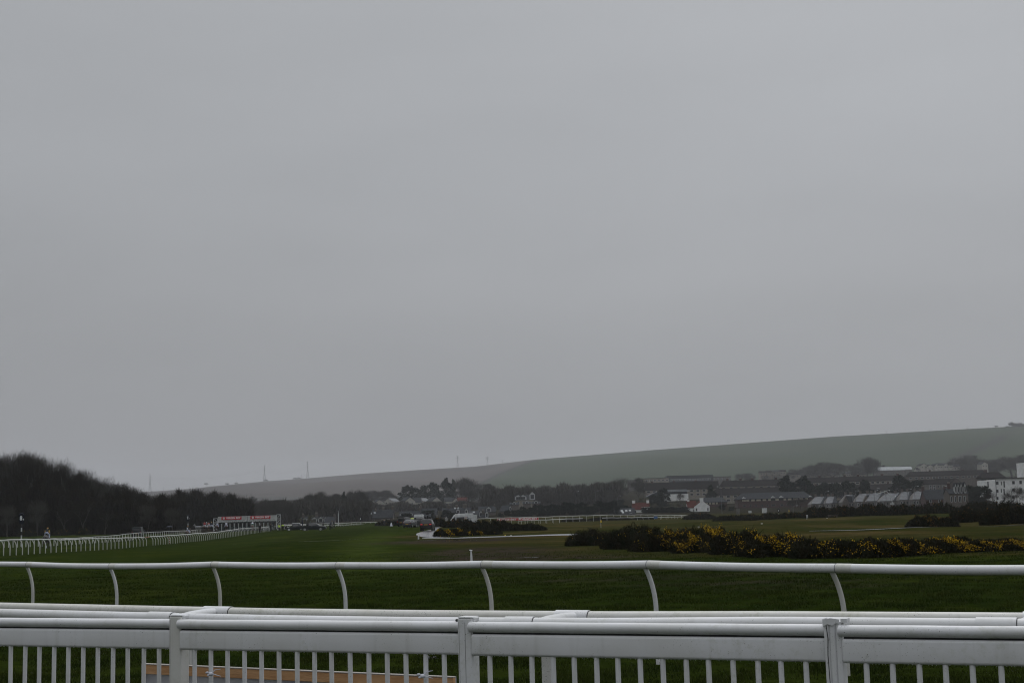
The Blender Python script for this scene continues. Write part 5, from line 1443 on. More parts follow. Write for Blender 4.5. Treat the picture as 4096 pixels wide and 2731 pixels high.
MB().prism([(-ww / 2, -.2), (-ww * .2, 1.6), (ww * .2, 3.2), (ww / 2, 3.6), (ww / 2, 3.9), (ww * .2, 3.5), (-ww * .2, 1.9), (-ww / 2, .1)], 'y', -.2, 10.1).build('roof', M['slate_l'], hw)

# far school on the hill side
def slab(name, label, pxa, pxb, top, base, D, wall, roof=None, rows=(), wm=None, depth=14, cat='building', group=None, parapet=None, wsize=(1.2, 1.1)):
    c = (pxa + pxb) / 2; p = at(c, base, D); h = at(c, top, D).z - p.z; W = (pxb - pxa) * D / FPX
    g = min(z1(p.x, D) - p.z, 0) - 1
    root = thing(name, label, cat, p, 0, group)
    MB().box((0, depth / 2, (h + g) / 2), (W, depth, h - g)).build('wall', wall, root)
    MB().box((0, depth / 2, h + .12), (W + .5, depth + .5, .3)).build('roof', roof or M['slate'], root)
    for fz, xs, (ww_, wh_) in rows:
        for u in xs:
            f = MB().box((-W / 2 + u * W, -.03, fz * h), (ww_, .1, wh_)).build('window', wm or M['trim'], root)
            MB().box((-W / 2 + u * W, -.09, fz * h), (ww_ * .72, .06, wh_ * .76)).build('pane', M['pane'], f)
    return root
slab('school', 'hazy pinkish flat-roofed school wing on the slope above the sports hall', 2580, 2676, 1912, 1930, 1480, M['render_c'], M['slate'], [(.5, fr(6), (2.5, 1.6))], depth=20)
slab('school', 'long dark flat-roofed school block on the slope above the flats', 2670, 2852, 1901, 1926, 1520, M['dark_clad'], M['dark_clad'], [(.35, fr(16), (2.2, 1.8))], depth=20)
slab('school', 'faint low block continuing right of the long dark school', 2850, 2925, 1906, 1922, 1560, M['render_p'], M['slate'], [(.5, fr(5), (2, 1.5))])
slab('school', 'faint low wing at the left end of the pinkish school', 2512, 2582, 1920, 1930, 1500, M['render_p'], M['slate'], [])
# blocks of flats
fw = lambda n, z, s=(2.0, 1.5): (z, fr(n, .05, .95), s)
def flats(label, pxa, pxb, ridge, eave, base, D, hip, chims, nwin, rows=(.78, .38), depth=10, wall=None, rz=0.0):
    # the roll of the camera is the camera's alone: the block itself stands level
    return house('block_of_flats', label, pxa, pxb, ridge, eave, base, D, wall or M['render_c'], M['tile_br'], depth, hip=hip, chim=chims, win=[(r, fr(nwin, .04, .96)) for r in rows], winw=2.0, winh=1.25, chm=M['brick'], cat='flats', rz=rz)
flats('dark-roofed flats with brick wall panels behind the white sports hall', 2580, 2872, 1927, 1956, 1992, 990, 0, ((.1, .8, 1.4), (.4, .8, 1.4), (.7, .8, 1.4)), 12)
flats('second row of flats, far dark roof above the front cream flats', 2880, 3140, 1919, 1942, 1968, 1000, .05, ((.12, 1.2, 1.6), (.32, 1.2, 1.6), (.5, 1.2, 1.6), (.86, 1.2, 1.6)), 9, rows=(.7, .35))
flats('front cream flats with a broad dark hipped roof above the brick flats', 2842, 3140, 1950, 1975, 2012, 900, .08, (), 11)
flats('upper long row of flats with chimneys above the pines', 3205, 3620, 1905, 1925, 1950, 985, .03, ((.05, 1, 1.5), (.18, 1, 1.5), (.42, 1, 1.5), (.55, 1, 1.5), (.78, 1, 1.5), (.93, 1, 1.5)), 20, rows=(.72, .3))
flats('lower long row of flats above the pale-roofed houses', 3192, 3622, 1938, 1961, 1992, 905, .03, ((.17, 1, 1.3), (.3, 1, 1.3), (.5, 1, 1.3), (.64, 1, 1.3), (.84, 1, 1.3)), 20, rows=(.70, .28))
flats('long dark roof of the highest row of flats right of the pines', 3622, 3950, 1882, 1900, 1918, 1110, .06, ((.3, .7, 1.3), (.7, .7, 1.3)), 14, rows=(.5,), wall=M['stone'])
flats('dark roof with a chimney just left of the white apartment block', 3915, 4010, 1888, 1908, 1930, 900, .15, ((.3, 1.4, 2),), 4, rows=(.5,), wall=M['stone'])
# brick flats
def brick_block(label, pxa, pxb, ridge, eave, base, D, panels, lows, peds, hip):
    o = house('brick_flats', label, pxa, pxb, ridge, eave, base, D, M['brick'], M['slate'], 11, hip=hip, cat='flats', over=.5)
    W = (pxb - pxa) * D / FPX; h = at((pxa + pxb) / 2, eave, D).z - at((pxa + pxb) / 2, base, D).z
    for u, w in panels:
        f = MB().box((-W / 2 + u * W, -5.54, h - .75), (w, .1, 1.25)).build('cream_panel', M['panel_c'], o)
    k = 0
    last = None
    ps = sorted(panels)
    for (u1, w1), (u2, w2__) in zip(ps[:-1], ps[1:]):
        x1 = -W / 2 + u1 * W + w1 / 2; x2 = -W / 2 + u2 * W - w2__ / 2
        if x2 - x1 > .4: MB().box(((x1 + x2) / 2, -5.53, h - .75), (x2 - x1 - .1, .08, 1.2)).build('window', M['pane'], o)
    for u, fz, ww_, br_ in lows:
        f = MB().box((-W / 2 + u * W, -5.54, fz * h), (ww_ + .2, .1, 1.1)).build('window', M['trim'] if br_ else M['stone'], o)
        MB().box((-W / 2 + u * W, -5.60, fz * h), (ww_ * .8, .05, .85)).build('pane', M['pane'], f)
    for u, pw, ph_ in peds:
        MB().prism([(-W / 2 + u * W - pw / 2, h), (-W / 2 + u * W + pw / 2, h), (-W / 2 + u * W, h + ph_)], 'y', -6.2, -5.0).build('white_gablet', M['trim'], o)
    return o
X5 = lambda x: (x / 7.84 + 2960)
def uf(x, a=2946, b_=3240): return (X5(x) - a) / (b_ - a)
pan = [(uf(115 + 0), .8), (uf(53), .7), (uf(200), 1.5), (uf(362), 1.8), (uf(536), 2.3), (uf(716), 1.9), (uf(872), 1.5), (uf(1110), 1.8), (uf(1350), 1.3), (uf(1496), 1.9), (uf(1680), 2.3), (uf(1856), 1.9), (uf(2015), 1.6)]
low = [(uf(x), .56, w, 0) for x, w in [(90, 1.6), (280, 1), (450, 1), (640, 1), (800, 1.2), (990, 2.2), (1250, 1.8), (1420, .9), (1590, 1.1)]] + [(uf(x), .26, w, b_) for x, w, b_ in [(95, 1.9, 1), (280, .9, 0), (452, 1.0, 0), (645, .8, 1), (978, .8, 1), (1036, .8, 1), (1440, 1, 0), (1590, .9, 1)]]
brick_block('long three-storey red brick flats with cream panels under the eaves', 2946, 3240, 1968, 1991, 2056, 765, pan, low, [(uf(80), 2.4, .9), (uf(985), 2.6, 1.0), (uf(1240), 2.6, 1.0), (uf(2135), 2.0, .8)], .08)
brick_block('shorter red brick flats behind the right white cottage', 2802, 2902, 1988, 2006, 2058, 810, [(.22, 1.0), (.34, 1.0), (.47, 1.5), (.60, 1.0)], [(.55, .4, 1.5, 0), (.75, .4, 1, 0), (.9, .4, 1, 0)], [], .15)

# pale-roofed bungalows in a stepped row, each turned a little
G = 'pale-roofed houses in a stepped row'
row = [(3247, 3303, 1985, 2014, 2034, 'first and leftmost of the pale-roofed houses, plain gable on its left'),
       (3305, 3345, 1984, 2012, 2032, 'second pale-roofed house, narrow, behind a dark roof slope'),
       (3372, 3418, 1977, 2007, 2030, 'third pale-roofed house, with a small brown gabled porch'),
       (3424, 3488, 1973, 2005, 2028, 'fourth pale-roofed house, with a dark roofed porch in front'),
       (3468, 3534, 1971, 2003, 2026, 'fifth pale-roofed house, with the longest shining roof'),
       (3520, 3602, 1972, 2003, 2024, 'sixth pale-roofed house, wide, with a dark hip at its right'),
       (3600, 3648, 1965, 1998, 2022, 'seventh pale-roofed house, with a bright slope left of two skylights'),
       (3652, 3700, 1963, 1996, 2020, 'eighth pale-roofed house, with two skylights')]
for i, (a, b_, ridge, eave, base, lab) in enumerate(row):
    D = 730 - 6 * i
    w = (b_ - a) * D / FPX
    sk = ((.6, .55), (.7, .6)) if i in (5, 7) else ()
    root = thing('pale_roofed_house', lab, 'house', at((a + b_) / 2, base, D), 0, G)
    h = at(a, eave, D).z - at(a, base, D).z; hr = at(b_, ridge, D).z - at(b_, base, D).z
    dd = 5.0; lean = w * .42
    MB().box((0, dd, h / 2 - .5), (w, 2 * dd, h + 1)).build('wall', M['render_p'], root)
    # roof: front slope coloured for sky sheen, top edge shifted right; right return coloured as shaded
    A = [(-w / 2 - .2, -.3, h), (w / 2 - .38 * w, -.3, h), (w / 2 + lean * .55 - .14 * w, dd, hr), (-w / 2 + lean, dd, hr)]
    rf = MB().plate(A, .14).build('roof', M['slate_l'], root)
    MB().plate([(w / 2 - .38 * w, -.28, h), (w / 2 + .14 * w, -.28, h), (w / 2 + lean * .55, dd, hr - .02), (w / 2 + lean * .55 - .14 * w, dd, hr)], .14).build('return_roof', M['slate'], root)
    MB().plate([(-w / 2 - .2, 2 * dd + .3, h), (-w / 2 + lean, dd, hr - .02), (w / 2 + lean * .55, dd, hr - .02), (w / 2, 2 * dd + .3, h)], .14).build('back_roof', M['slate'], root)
    MB().add([(-w / 2 - .1, 0, h - .1), (-w / 2 + lean, dd, hr - .2), (-w / 2 - .1, 2 * dd, h - .1), (-w / 2 + .3, 0, h - .1), (-w / 2 + lean + .3, dd, hr - .2), (-w / 2 + .3, 2 * dd, h - .1)], [(0, 1, 2), (5, 4, 3), (0, 3, 4, 1), (1, 4, 5, 2), (2, 5, 3, 0)]).build('end_gable', M['render_p'], root)
    for k in range(2): 
        co = MB().box((-w / 2 + lean + (w - lean) * (.1 + .75 * k), dd, hr + .5), (1.1, .7, 1.6)).build('chimney', M['stone'], rf)
    for u in fr(4, .15, .85):
        f = MB().box((-w / 2 + u * w, -.04, h * .5), (.8, .1, 1.5)).build('window', M['trim'] if rnd.random() < .45 else M['stone'], root)
        MB().box((-w / 2 + u * w, -.1, h * .5), (.55, .05, 1.2)).build('pane', M['pane'], f)
    if i in (2, 3):
        x = -w / 2 + w * (.2 if i == 2 else .62)
        MB().prism([(x - 1.6, -.3), (x + 1.6, -.3), (x + 1.6, h), (x, h + 3.0), (x - 1.6, h)], 'y', -2.2, .5).build('porch', M['stone'], root)
        MB().plate([(x, -2.4, h + 3.1), (x + 3.4, -1.0, h + 2.9), (x + 3.4, -.8, h), (x + 1.5, -2.4, h)], .12).build('porch_roof', M['slate'], root)
    for u, v in sk:
        MB().plate([(-w / 2 + lean * v + u * w - .3, dd * v - .5, h + (hr - h) * (v - .08) + .15), (-w / 2 + lean * v + u * w + .1, dd * v - .5, h + (hr - h) * (v - .08) + .15), (-w / 2 + lean * (v + .1) + u * w + .3, dd * v + .4, h + (hr - h) * (v + .1) + .15), (-w / 2 + lean * (v + .1) + u * w - .1, dd * v + .4, h + (hr - h) * (v + .1) + .15)], .08).build('skylight', M['white_roof'], rf)
house('brick_bungalow', 'low red brick house with a big dark slate roof and white-framed windows', 3692, 3784, 1958, 1994, 2012, 680, M['brick'], M['slate'], 9, chim=((.02, 1.4, 1.2), (.97, 1.2, 1.3)), win=((.5, [.2, .58, .85]),), winw=.9, winh=1.2, chm=M['brick'])
house('cream_house', 'cream house with white windows above the brick bungalow, left of three gables', 3684, 3742, 1917, 1935, 1960, 850, M['render_p'], M['tile_br'], 9, win=((.6, [.5, .75]), (.2, [.5, .75])), axis='x')
house('cream_house', 'pinkish house with a dark roof, middle of three above the brick bungalow', 3740, 3802, 1913, 1934, 1962, 850, M['render_p'], M['tile_br'], 9, win=((.6, [.2, .5]),), rz=-.2)
house('cream_house', 'tall stone gable, right of three above the brick bungalow', 3792, 3838, 1912, 1932, 1962, 845, M['stone'], M['tile_br'], 9, axis='y')
oh = house('ornate_house', 'ornate stone house with a row of pointed white gablets', 3786, 3860, 1952, 1972, 2008, 600, M['stone'], M['slate'], 8, chim=((.15, 2.0, 1.2),), chm=M['brick'], win=((.35, [.1, .3, .52, .6, .8]),), winw=.5, winh=2.2, dorm=((.36, .7, 4.4), (.50, .7, 4.4), (.66, .7, 4.4), (.86, .8, 4.6)))
# white apartment block
ap = thing('white_apartment_block', 'modern white flat-roofed apartment block at the right edge', 'building', (at(4060, 1990, 650).x, 650, at(4060, 2005, 650).z))
k = 650 / FPX; x0 = (3944 - 4060) * k; x1 = (4200 - 4060) * k; hh = at(4040, 1917, 650).z - at(4040, 2005, 650).z
MB().box(((x0 + (-76 * k)) / 2, 5, hh / 2 - 1), (-76 * k - x0, 12, hh + 2)).build('wall', M['render_w'], ap, bevel=.3)
MB().box(((-74 * k + x1) / 2, 6.2, hh / 2 - .7), (x1 + 74 * k, 12, hh + 2.6)).build('wall', M['render_w'], ap)
MB().box(((x0 + x1) / 2, 6, hh + .75), (x1 - x0 + .6, 13, .22)).build('roof', M['dark_clad'], ap)
MB().box((62 * k, 6, hh + 4.0), (4.5, 6, 7)).build('stair_tower', M['render_w'], ap)
MB().box((-75 * k, -.95, hh / 2), (.18, .2, hh)).build('drainpipe', M['dark_clad'], ap)
for px_, row_, w_, h_ in [(3989, 1931, 1.1, 1.3), (3989, 1963, 1.1, 1.3), (4054, 1929, 1.1, 1.4), (4083, 1928, 1.1, 1.4), (4054, 1958, 1.1, 1.3), (4083, 1957, 1.1, 1.3), (3949, 1937, .5, 2.6), (3949, 1967, .5, 2.6), (4017, 1936, .5, 2.8), (4017, 1967, .5, 2.8), (4006, 1932, .3, 1.6), (4006, 1962, .3, 1.6), (3989, 1992, 1.1, 1.2), (4054, 1988, 1.1, 1.2), (4017, 1995, .5, 1.6)]:
    q = at(px_, row_ , 650); yy = -1.05 if px_ < 3984 else .15
    f = MB().box((q.x - ap.location.x, yy, q.z - ap.location.z), (w_ + .2, .12, h_ + .2)).build('window', M['trim'], ap)
    MB().box((q.x - ap.location.x, yy - .08, q.z - ap.location.z), (w_, .06, h_)).build('pane', M['glass'], f)
# far houses on the slope
G = 'far white gabled houses below the hill'
LF = 'small hazy white-gabled house in the far estate at the foot of the hill'
for a, b_, r_, ax_ in [(3672, 3702, 1853, 'y'), (3696, 3730, 1858, 'y'), (3728, 3752, 1854, 'y'), (3744, 3768, 1851, 'x'), (3764, 3788, 1852, 'y'), (3790, 3808, 1850, 'x'), (3808, 3836, 1856, 'x'), (3916, 3944, 1847, 'y'), (3662, 3690, 1869, 'x')]:
    house('far_house', LF, a, b_, r_, r_ + 9, r_ + 24, 1680, M['render_l'], M['slate'], 9, axis=ax_, win=((.5, [.3, .7]),), winw=1.2, rz=.3 if ax_ == 'y' else 0, group=G)
house('far_house', 'long terrace with a bright wet white roof, left part, on the far slope', 3498, 3560, 1867, 1880, 1890, 1640, M['render_p'], M['white_roof'], 9)
house('far_house', 'long terrace with a bright wet white roof, middle part, on the far slope', 3556, 3616, 1866, 1879, 1890, 1640, M['render_p'], M['white_roof'], 9)
house('far_house', 'short bright wet white roof at the right end of the far terrace', 3618, 3644, 1865, 1876, 1890, 1640, M['render_p'], M['white_roof'], 9)
LG = 'faint pinkish-brown house in the haze above the fir trees'
for a, b_, r_ in [(3036, 3062, 1883), (3064, 3084, 1880), (3088, 3114, 1879), (3116, 3142, 1878), (3045, 3075, 1895), (3085, 3120, 1894), (3125, 3160, 1895), (3160, 3200, 1890), (3205, 3250, 1895), (3255, 3290, 1893), (3300, 3325, 1886), (3330, 3352, 1890), (3380, 3400, 1886), (3402, 3424, 1889), (3430, 3460, 1890)]:
    house('far_house', LG, a, b_, r_, r_ + 7, r_ + 20, 1690, M['render_c'], M['tile_br'] if rnd.random() < .6 else M['slate'], 8, win=((.5, [.3, .7]),), winw=1.2, group='faint houses in the haze')

# ------------------------------------------------------------------ pylons, poles, lamps
def pylon(px, top, base, D, label, w=8.0):
    b0 = at(px, base, D); t0 = at(px, top, D); H = t0.z - b0.z
    root = thing('pylon', label, 'pylon', b0)
    mb = MB(); lv = [(0, w / 2), (.30, w * .30), (.55, w * .16), (.75, w * .10), (1.0, w * .03)]
    for i in range(len(lv) - 1):
        (a, ra), (c, rc) = lv[i], lv[i + 1]
        for sx, sy in ((1, 1), (1, -1), (-1, -1), (-1, 1)):
            mb.tube([(sx * ra, sy * ra, a * H), (sx * rc, sy * rc, c * H)], .22, 4, caps=False)
            mb.tube([(sx * ra, sy * ra, a * H), (-sx * rc, sy * rc, c * H)], .15, 4, caps=False)
            mb.tube([(sx * ra, sy * ra, a * H), (sx * rc, -sy * rc, c * H)], .15, 4, caps=False)
    mb.build('tower', M['steel'], root)
    for z, l in ((.93, 4.5), (.80, 6.0), (.68, 5.0)):
        MB().tube([(-l, 0, z * H), (l, 0, z * H)], .2, 4).tube([(-l, 0, z * H), (0, 0, z * H + 1.8)], .14, 4).tube([(l, 0, z * H), (0, 0, z * H + 1.8)], .14, 4).build('cross_arm', M['steel'], root)
    return root
for px, top, base, lab in [(600, 1893, 1966, 'lattice pylon furthest left, above the dark wood'), (1058, 1860, 1927, 'lattice pylon on the ridge, left of the pair above the starting stalls'), (1231, 1844, 1914, 'lattice pylon on the ridge, right of the pair above the pickups'), (1831, 1822, 1872, 'lattice pylon on the ridge, left of two above the tall conifers'), (1950, 1824, 1864, 'lattice pylon on the ridge, right of two above the tall conifers')]:
    pylon(px, top, base, ridge_D(px) - 20, lab, 9 if px < 1500 else 7)
for px, top, base in [(654, 1946, 1963), (1207, 1899, 1915), (1361, 1894, 1905), (2010, 1838, 1858), (2536, 1798, 1808), (2590, 1794, 1804), (2912, 1758, 1779), (3719, 1716, 1727), (3546, 1722, 1742), (3870, 1706, 1717), (946, 1920, 1938)]:
    D = ridge_D(px) - 15; b0 = at(px, base, D); h = at(px, top, D).z - b0.z
    root = thing('wooden_pole', 'faint wooden line pole on the skyline of the hill', 'pole', b0, 0, 'poles on the skyline')
    MB().tube([(0, 0, -2), (0, 0, h)], .35, 5).build('shaft', M['steel'], root); MB().box((0, 0, h - 1), (3.2, .3, .3)).build('cross_arm', M['steel'], root)
def lamp(px, top, base, D, label, arm=1):
    b0 = at(px, base, D); h = at(px, top, D).z - b0.z
    root = thing('street_lamp', label, 'street lamp', b0, 0)
    MB().tube([(0, 0, -2), (0, 0, h * .9), (arm * .25, 0, h * .98), (arm * 1.1, 0, h)], [.11, .08, .07, .06], 6).build('post', M['steel'], root)
    MB().ell((arm * 1.4, 0, h), (.4, .15, .1), 7, 4).build('lamp_head', M['lens'], root)
lamp(2888, 1945, 2053, 600, 'tall lamp post before the cream flats, between the cottage and brick flats', -1)
lamp(3173, 2022, 2050, 520, 'short thin pole right of the brick flats near the yellow flag')
lamp(3186, 1990, 2012, 700, 'lamp post at the right end of the brick flats')
for px, top, lab in [(3302, 1965, 'lamp post before the first pale-roofed house'), (3423, 1962, 'lamp post before the third pale-roofed house'), (3499, 1961, 'lamp post before the fourth pale-roofed house'), (3546, 1960, 'lamp post before the fifth pale-roofed house'), (3633, 1955, 'lamp post before the seventh pale-roofed house'), (3661, 1943, 'taller pale lamp post with a curved arm before the two-skylight house'), (3774, 1943, 'lamp post before the brick bungalow'), (2473, 1982, 'lamp post in the trees left of the left cottage'), (2384, 1962, 'lamp post with a curved arm above the evergreens'), (2305, 1964, 'lamp post faint in the tree belt')]:
    lamp(px, top, top + 62, 560 if px > 3000 else 800, lab)
# boom lift behind the sixth house
bl0 = at(3570, 2016, 650)
bm_ = thing('boom_lift', 'white cherry picker with a folded arm raised over the pale roofs', 'lift', bl0)
def rel(px, row, D=650): q = at(px, row, D); return (q.x - bl0.x, 0, q.z - bl0.z)
MB().tube([rel(3570, 2012), rel(3562, 1982)], .14, 5).build('lower_arm', M['gate_white'], bm_)
MB().tube([rel(3562, 1982), rel(3545, 1963)], .12, 5).build('middle_arm', M['gate_white'], bm_)
MB().tube([rel(3545, 1963), rel(3510, 1974)], .14, 5).build('upper_arm', M['gate_white'], bm_)
MB().box(rel(3569, 2014), (1.6, 1.0, .6)).build('base', M['gate_white'], bm_)
MB().ell(rel(3512, 1958), (1.0, .8, .9), 8, 5).build('bucket', M['black'], bm_)
# yard clutter before the brick flats
def boardsign(px, row, w, h, D, label, mt, txt=None, legs=True, name='sign'):
    p = at(px, row, D); g = z1(p.x, D) 
    root = thing(name, label, 'sign', (p.x, D, p.z))
    MB().box((0, 0, 0), (w, .06, h)).build('panel', mt, root)
    if legs:
        for s in (-.3, .3): MB().box((s * w, .05, -h / 2 - .5), (.08, .08, 1.0 + .2)).build('leg', M['steel'], root)
    if txt: text(root, txt[0], txt[1], (0, -.06, 0), txt[2], wid=w * .7)
    return root
boardsign(3058, 2041, 1.7, 1.6, 480, 'large white information board in front of the brick flats', M['paint_white'])
boardsign(3000, 2046, 1.0, .8, 480, 'smaller white sign with a dark mark before the brick flats', M['paint_white'])
boardsign(2952, 2044, 1.2, 1.9, 480, 'pale cabinet at the left foot of the brick flats', M['render_p'], name='cabinet')
# ------------------------------------------------------------------ smooth bodies grown from tapered tubes
def remesh(mb, name, voxel=0.03, smooth=6):
    me = mb.mesh('tmp'); fixn(me)
    o = bpy.data.objects.new('tmp', me); COL.objects.link(o)
    a = o.modifiers.new('r', 'REMESH'); a.mode = 'VOXEL'; a.voxel_size = voxel; a.use_smooth_shade = True
    c = o.modifiers.new('s', 'SMOOTH'); c.iterations = smooth; c.factor = 0.5
    dg = bpy.context.evaluated_depsgraph_get(); dg.update()
    out = bpy.data.meshes.new_from_object(o.evaluated_get(dg)); out.name = name
    bpy.data.objects.remove(o); bpy.data.meshes.remove(me)
    for p in out.polygons: p.use_smooth = True
    return out
def seg(mb, pts, rad, n=10):
    mb.tube(pts, rad, n)
    for p, r in zip(pts, rad): mb.ell(p, (r, r, r), n, 6)
# ---- the horse (facing +Y), hooves on z = 0
def horse_body(walk=0.0):
    b = MB()
    seg(b, [(0, -.78, 1.28), (0, -.45, 1.30), (0, 0, 1.20), (0, .42, 1.22), (0, .68, 1.24)], [.24, .30, .31, .31, .24], 14)
    seg(b, [(0, .60, 1.36), (0, .88, 1.62), (0, 1.08, 1.92)], [.22, .16, .12])
    seg(b, [(0, 1.06, 1.97), (0, 1.26, 1.84), (0, 1.50, 1.62)], [.125, .105, .065])
    for s in (-1, 1):
        b.tube([(s * .06, 1.02, 2.05), (s * .075, 1.03, 2.20)], [.045, .012], 6)
        w = walk * s
        seg(b, [(s * .17, -.62, 1.20), (s * .19, -.42 + .12 * w, .88), (s * .17, -.78 + .22 * w, .54), (s * .17, -.70 + .28 * w, .16), (s * .17, -.64 + .30 * w, .04)], [.20, .135, .070, .048, .062])
        seg(b, [(s * .16, .52, 1.12), (s * .17, .46 - .1 * w, .86), (s * .17, .52 - .2 * w, .50), (s * .17, .50 - .28 * w, .15), (s * .17, .55 - .28 * w, .04)], [.16, .105, .060, .045, .060])
    return remesh(b, 'body', .035, 4)
HORSE = [horse_body(.0), horse_body(.9), horse_body(-.8)]
def tail_mesh():
    return MB().tube([(0, -.98, 1.38), (0, -1.10, 1.20), (.02, -1.14, .85), (0, -1.10, .48)], [.05, .075, .085, .02], 8).mesh('tail')
def mane_mesh():
    return MB().tube([(0, .62, 1.56), (0, .84, 1.80), (0, 1.0, 2.06)], [.03, .045, .035], 6, sq=(.5, 1.6)).mesh('mane')
TAILM, MANEM = tail_mesh(), mane_mesh()
for m_ in (TAILM, MANEM): m_.materials.append(M['tail']); [setattr(p, 'use_smooth', True) for p in m_.polygons]
for h in HORSE: h.materials.append(M['horse_bay'])
def use(o, mt):
    o.material_slots[0].link = 'OBJECT'; o.material_slots[0].material = mt
def horse(px, foot, D, label, coat, rz, pose=0, sock=False, cloth=None, group=None, zoff=None):
    p = gnd(px, D); 
    if foot: p.z = at(px, foot, D).z
    t = thing('horse', label, 'horse', p, rz, group)
    b = linkme('body', HORSE[pose], t); use(b, coat)
    linkme('tail', TAILM, t); linkme('mane', MANEM, t)
    MB().box((0, .05, 1.53), (.50, .62, .05)).build('saddle_cloth', cloth or M['cl_white'], t, bevel=.02)
    MB().ell((0, .02, 1.58), (.18, .30, .06), 10, 6).build('saddle', M['boots'], t, smooth=True)
    if sock:
        MB().tube([(.17, -.72, .05), (.17, -.74, .30)], [.066, .06], 10).build('white_sock', M['cl_white'], t, smooth=True)
    return t
# ---- people
def hand(mb, p, d, r=.03):
    """palm and five curled fingers"""
    p = Vector(p); d = Vector(d).normalized(); sd = d.cross(Vector((0, 0, 1)))
    sd = sd.normalized() if sd.length > .1 else Vector((0, 1, 0)); nn = d.cross(sd)
    mb.ell(p + d * .04, (.038, .038, .042), 8, 6)
    for k in range(4):
        o = sd * (-.03 + .02 * k); l = (.030, .036, .034, .026)[k]
        a = p + d * .075 + o; mb.tube([a, a + d * l, a + d * l * 1.5 + nn * .02], [.0095, .0085, .007], 5)
    a = p + d * .03 + sd * .036; mb.tube([a, a + d * .03 + sd * .02, a + d * .05 + sd * .02 + nn * .01], [.011, .010, .008], 5)
def figure_meshes(J, voxel=.02, coat_long=False):
    """J: joints dictionary in metres. Returns body, top, trousers, boots, head-wear meshes"""
    V = lambda k: Vector(J[k])
    body = MB()
    seg(body, [V('pelvis'), V('chest') - (V('chest') - V('pelvis')) * .4, V('chest')], [.13, .12, .15])
    seg(body, [V('chest'), V('neck')], [.10, .055]); seg(body, [V('neck'), V('head')], [.052, .06])
    hd = V('head'); fwd = Vector(J.get('face', (0, 1, 0))).normalized()
    body.ell(hd + Vector((0, 0, .02)), (.078, .092, .115), 12, 9)
    body.ell(hd + fwd * .09 + Vector((0, 0, -.005)), (.014, .018, .022), 6, 5)         # nose
    for s in (-1, 1):
        sd = fwd.cross(Vector((0, 0, 1))).normalized() * s
        body.ell(hd + sd * .08, (.012, .018, .028), 6, 5)                                 # ears
        k = 'R' if s > 0 else 'L'
        seg(body, [V('sh' + k), V('el' + k), V('ha' + k)], [.055, .042, .028])
        seg(body, [V('hip' + k), V('kn' + k), V('an' + k)], [.085, .058, .040])
        seg(body, [V('an' + k), V('toe' + k)], [.042, .032])
    bm_ = remesh(body, 'body', voxel, 3)
    hm = MB()
    for k in 'LR': hand(hm, V('ha' + k), (V('ha' + k) - V('el' + k)))
    # join the hands to the body mesh
    o = len(bm_.vertices)
    b2 = bmesh.new(); b2.from_mesh(bm_); tmp = hm.mesh('h'); b2.from_mesh(tmp); b2.to_mesh(bm_); b2.free(); bpy.data.meshes.remove(tmp)
    for p in bm_.polygons: p.use_smooth = True
    top = MB()
    a, c = V('pelvis'), V('chest')
    wd = (V('shR') - V('shL')).length / 2
    seg(top, [a + (c - a) * .05, a + (c - a) * .5, c], [.155, .16, .175])
    for k in 'LR':
        seg(top, [c, V('sh' + k)], [.13, .085]); seg(top, [V('sh' + k), V('el' + k), V('el' + k).lerp(V('ha' + k), .9)], [.085, .068, .05])
    if coat_long: seg(top, [a, a - Vector((0, 0, .28))], [.18, .20])
    tm = remesh(top, 'top', voxel, 4)
    tr = MB(); seg(tr, [a, a + (c - a) * .12], [.15, .14])
    for k in 'LR': seg(tr, [V('hip' + k), V('kn' + k), V('kn' + k).lerp(V('an' + k), .85)], [.112, .082, .062])
    trm = remesh(tr, 'tr', voxel, 4)
    bt = MB()
    for k in 'LR': seg(bt, [V('kn' + k).lerp(V('an' + k), .7), V('an' + k), V('toe' + k)], [.060, .056, .046])
    btm = remesh(bt, 'bt', voxel, 3)
    hat = MB(); hat.ell(hd + Vector((0, 0, .045)), (.105, .118, .10), 14, 8, half=True); hat.tube([hd + fwd * .06 + Vector((0, 0, .055)), hd + fwd * .17 + Vector((0, 0, .04))], [.06, .035], 8, sq=(1.3, .2))
    hood = MB(); hood.ell(hd + Vector((0, 0, .015)) - fwd * .02, (.105, .115, .14), 12, 8)
    hair = MB(); hair.ell(hd + Vector((0, 0, .04)) - fwd * .015, (.088, .10, .105), 12, 8, half=True)
    r = dict(body=bm_, top=tm, tr=trm, boots=btm, cap=hat.mesh('cap'), hood=hood.mesh('hood'), hair=hair.mesh('hair'))
    for k, me in r.items():
        for p in me.polygons: p.use_smooth = True
        me.materials.append(M['skin'])
    return r
STAND = dict(pelvis=(0, 0, .95), chest=(0, .01, 1.30), neck=(0, .01, 1.50), head=(0, .03, 1.62), shL=(-.19, 0, 1.42), elL=(-.25, -.02, 1.13), haL=(-.22, .12, .92), shR=(.19, 0, 1.42), elR=(.25, .0, 1.13), haR=(.20, .18, .98),
             hipL=(-.09, 0, .90), knL=(-.11, .03, .50), anL=(-.12, -.02, .09), toeL=(-.13, .15, .04), hipR=(.09, 0, .90), knR=(.11, .02, .50), anR=(.12, -.02, .09), toeR=(.14, .14, .04))
LEAN = dict(STAND, chest=(0, .12, 1.27), neck=(0, .24, 1.43), head=(0, .34, 1.49), face=(0, .8, -.6), shL=(-.19, .14, 1.38), shR=(.19, .14, 1.38), elL=(-.24, .22, 1.12), elR=(.24, .22, 1.12), haL=(-.06, .36, 1.12), haR=(.06, .36, 1.12))
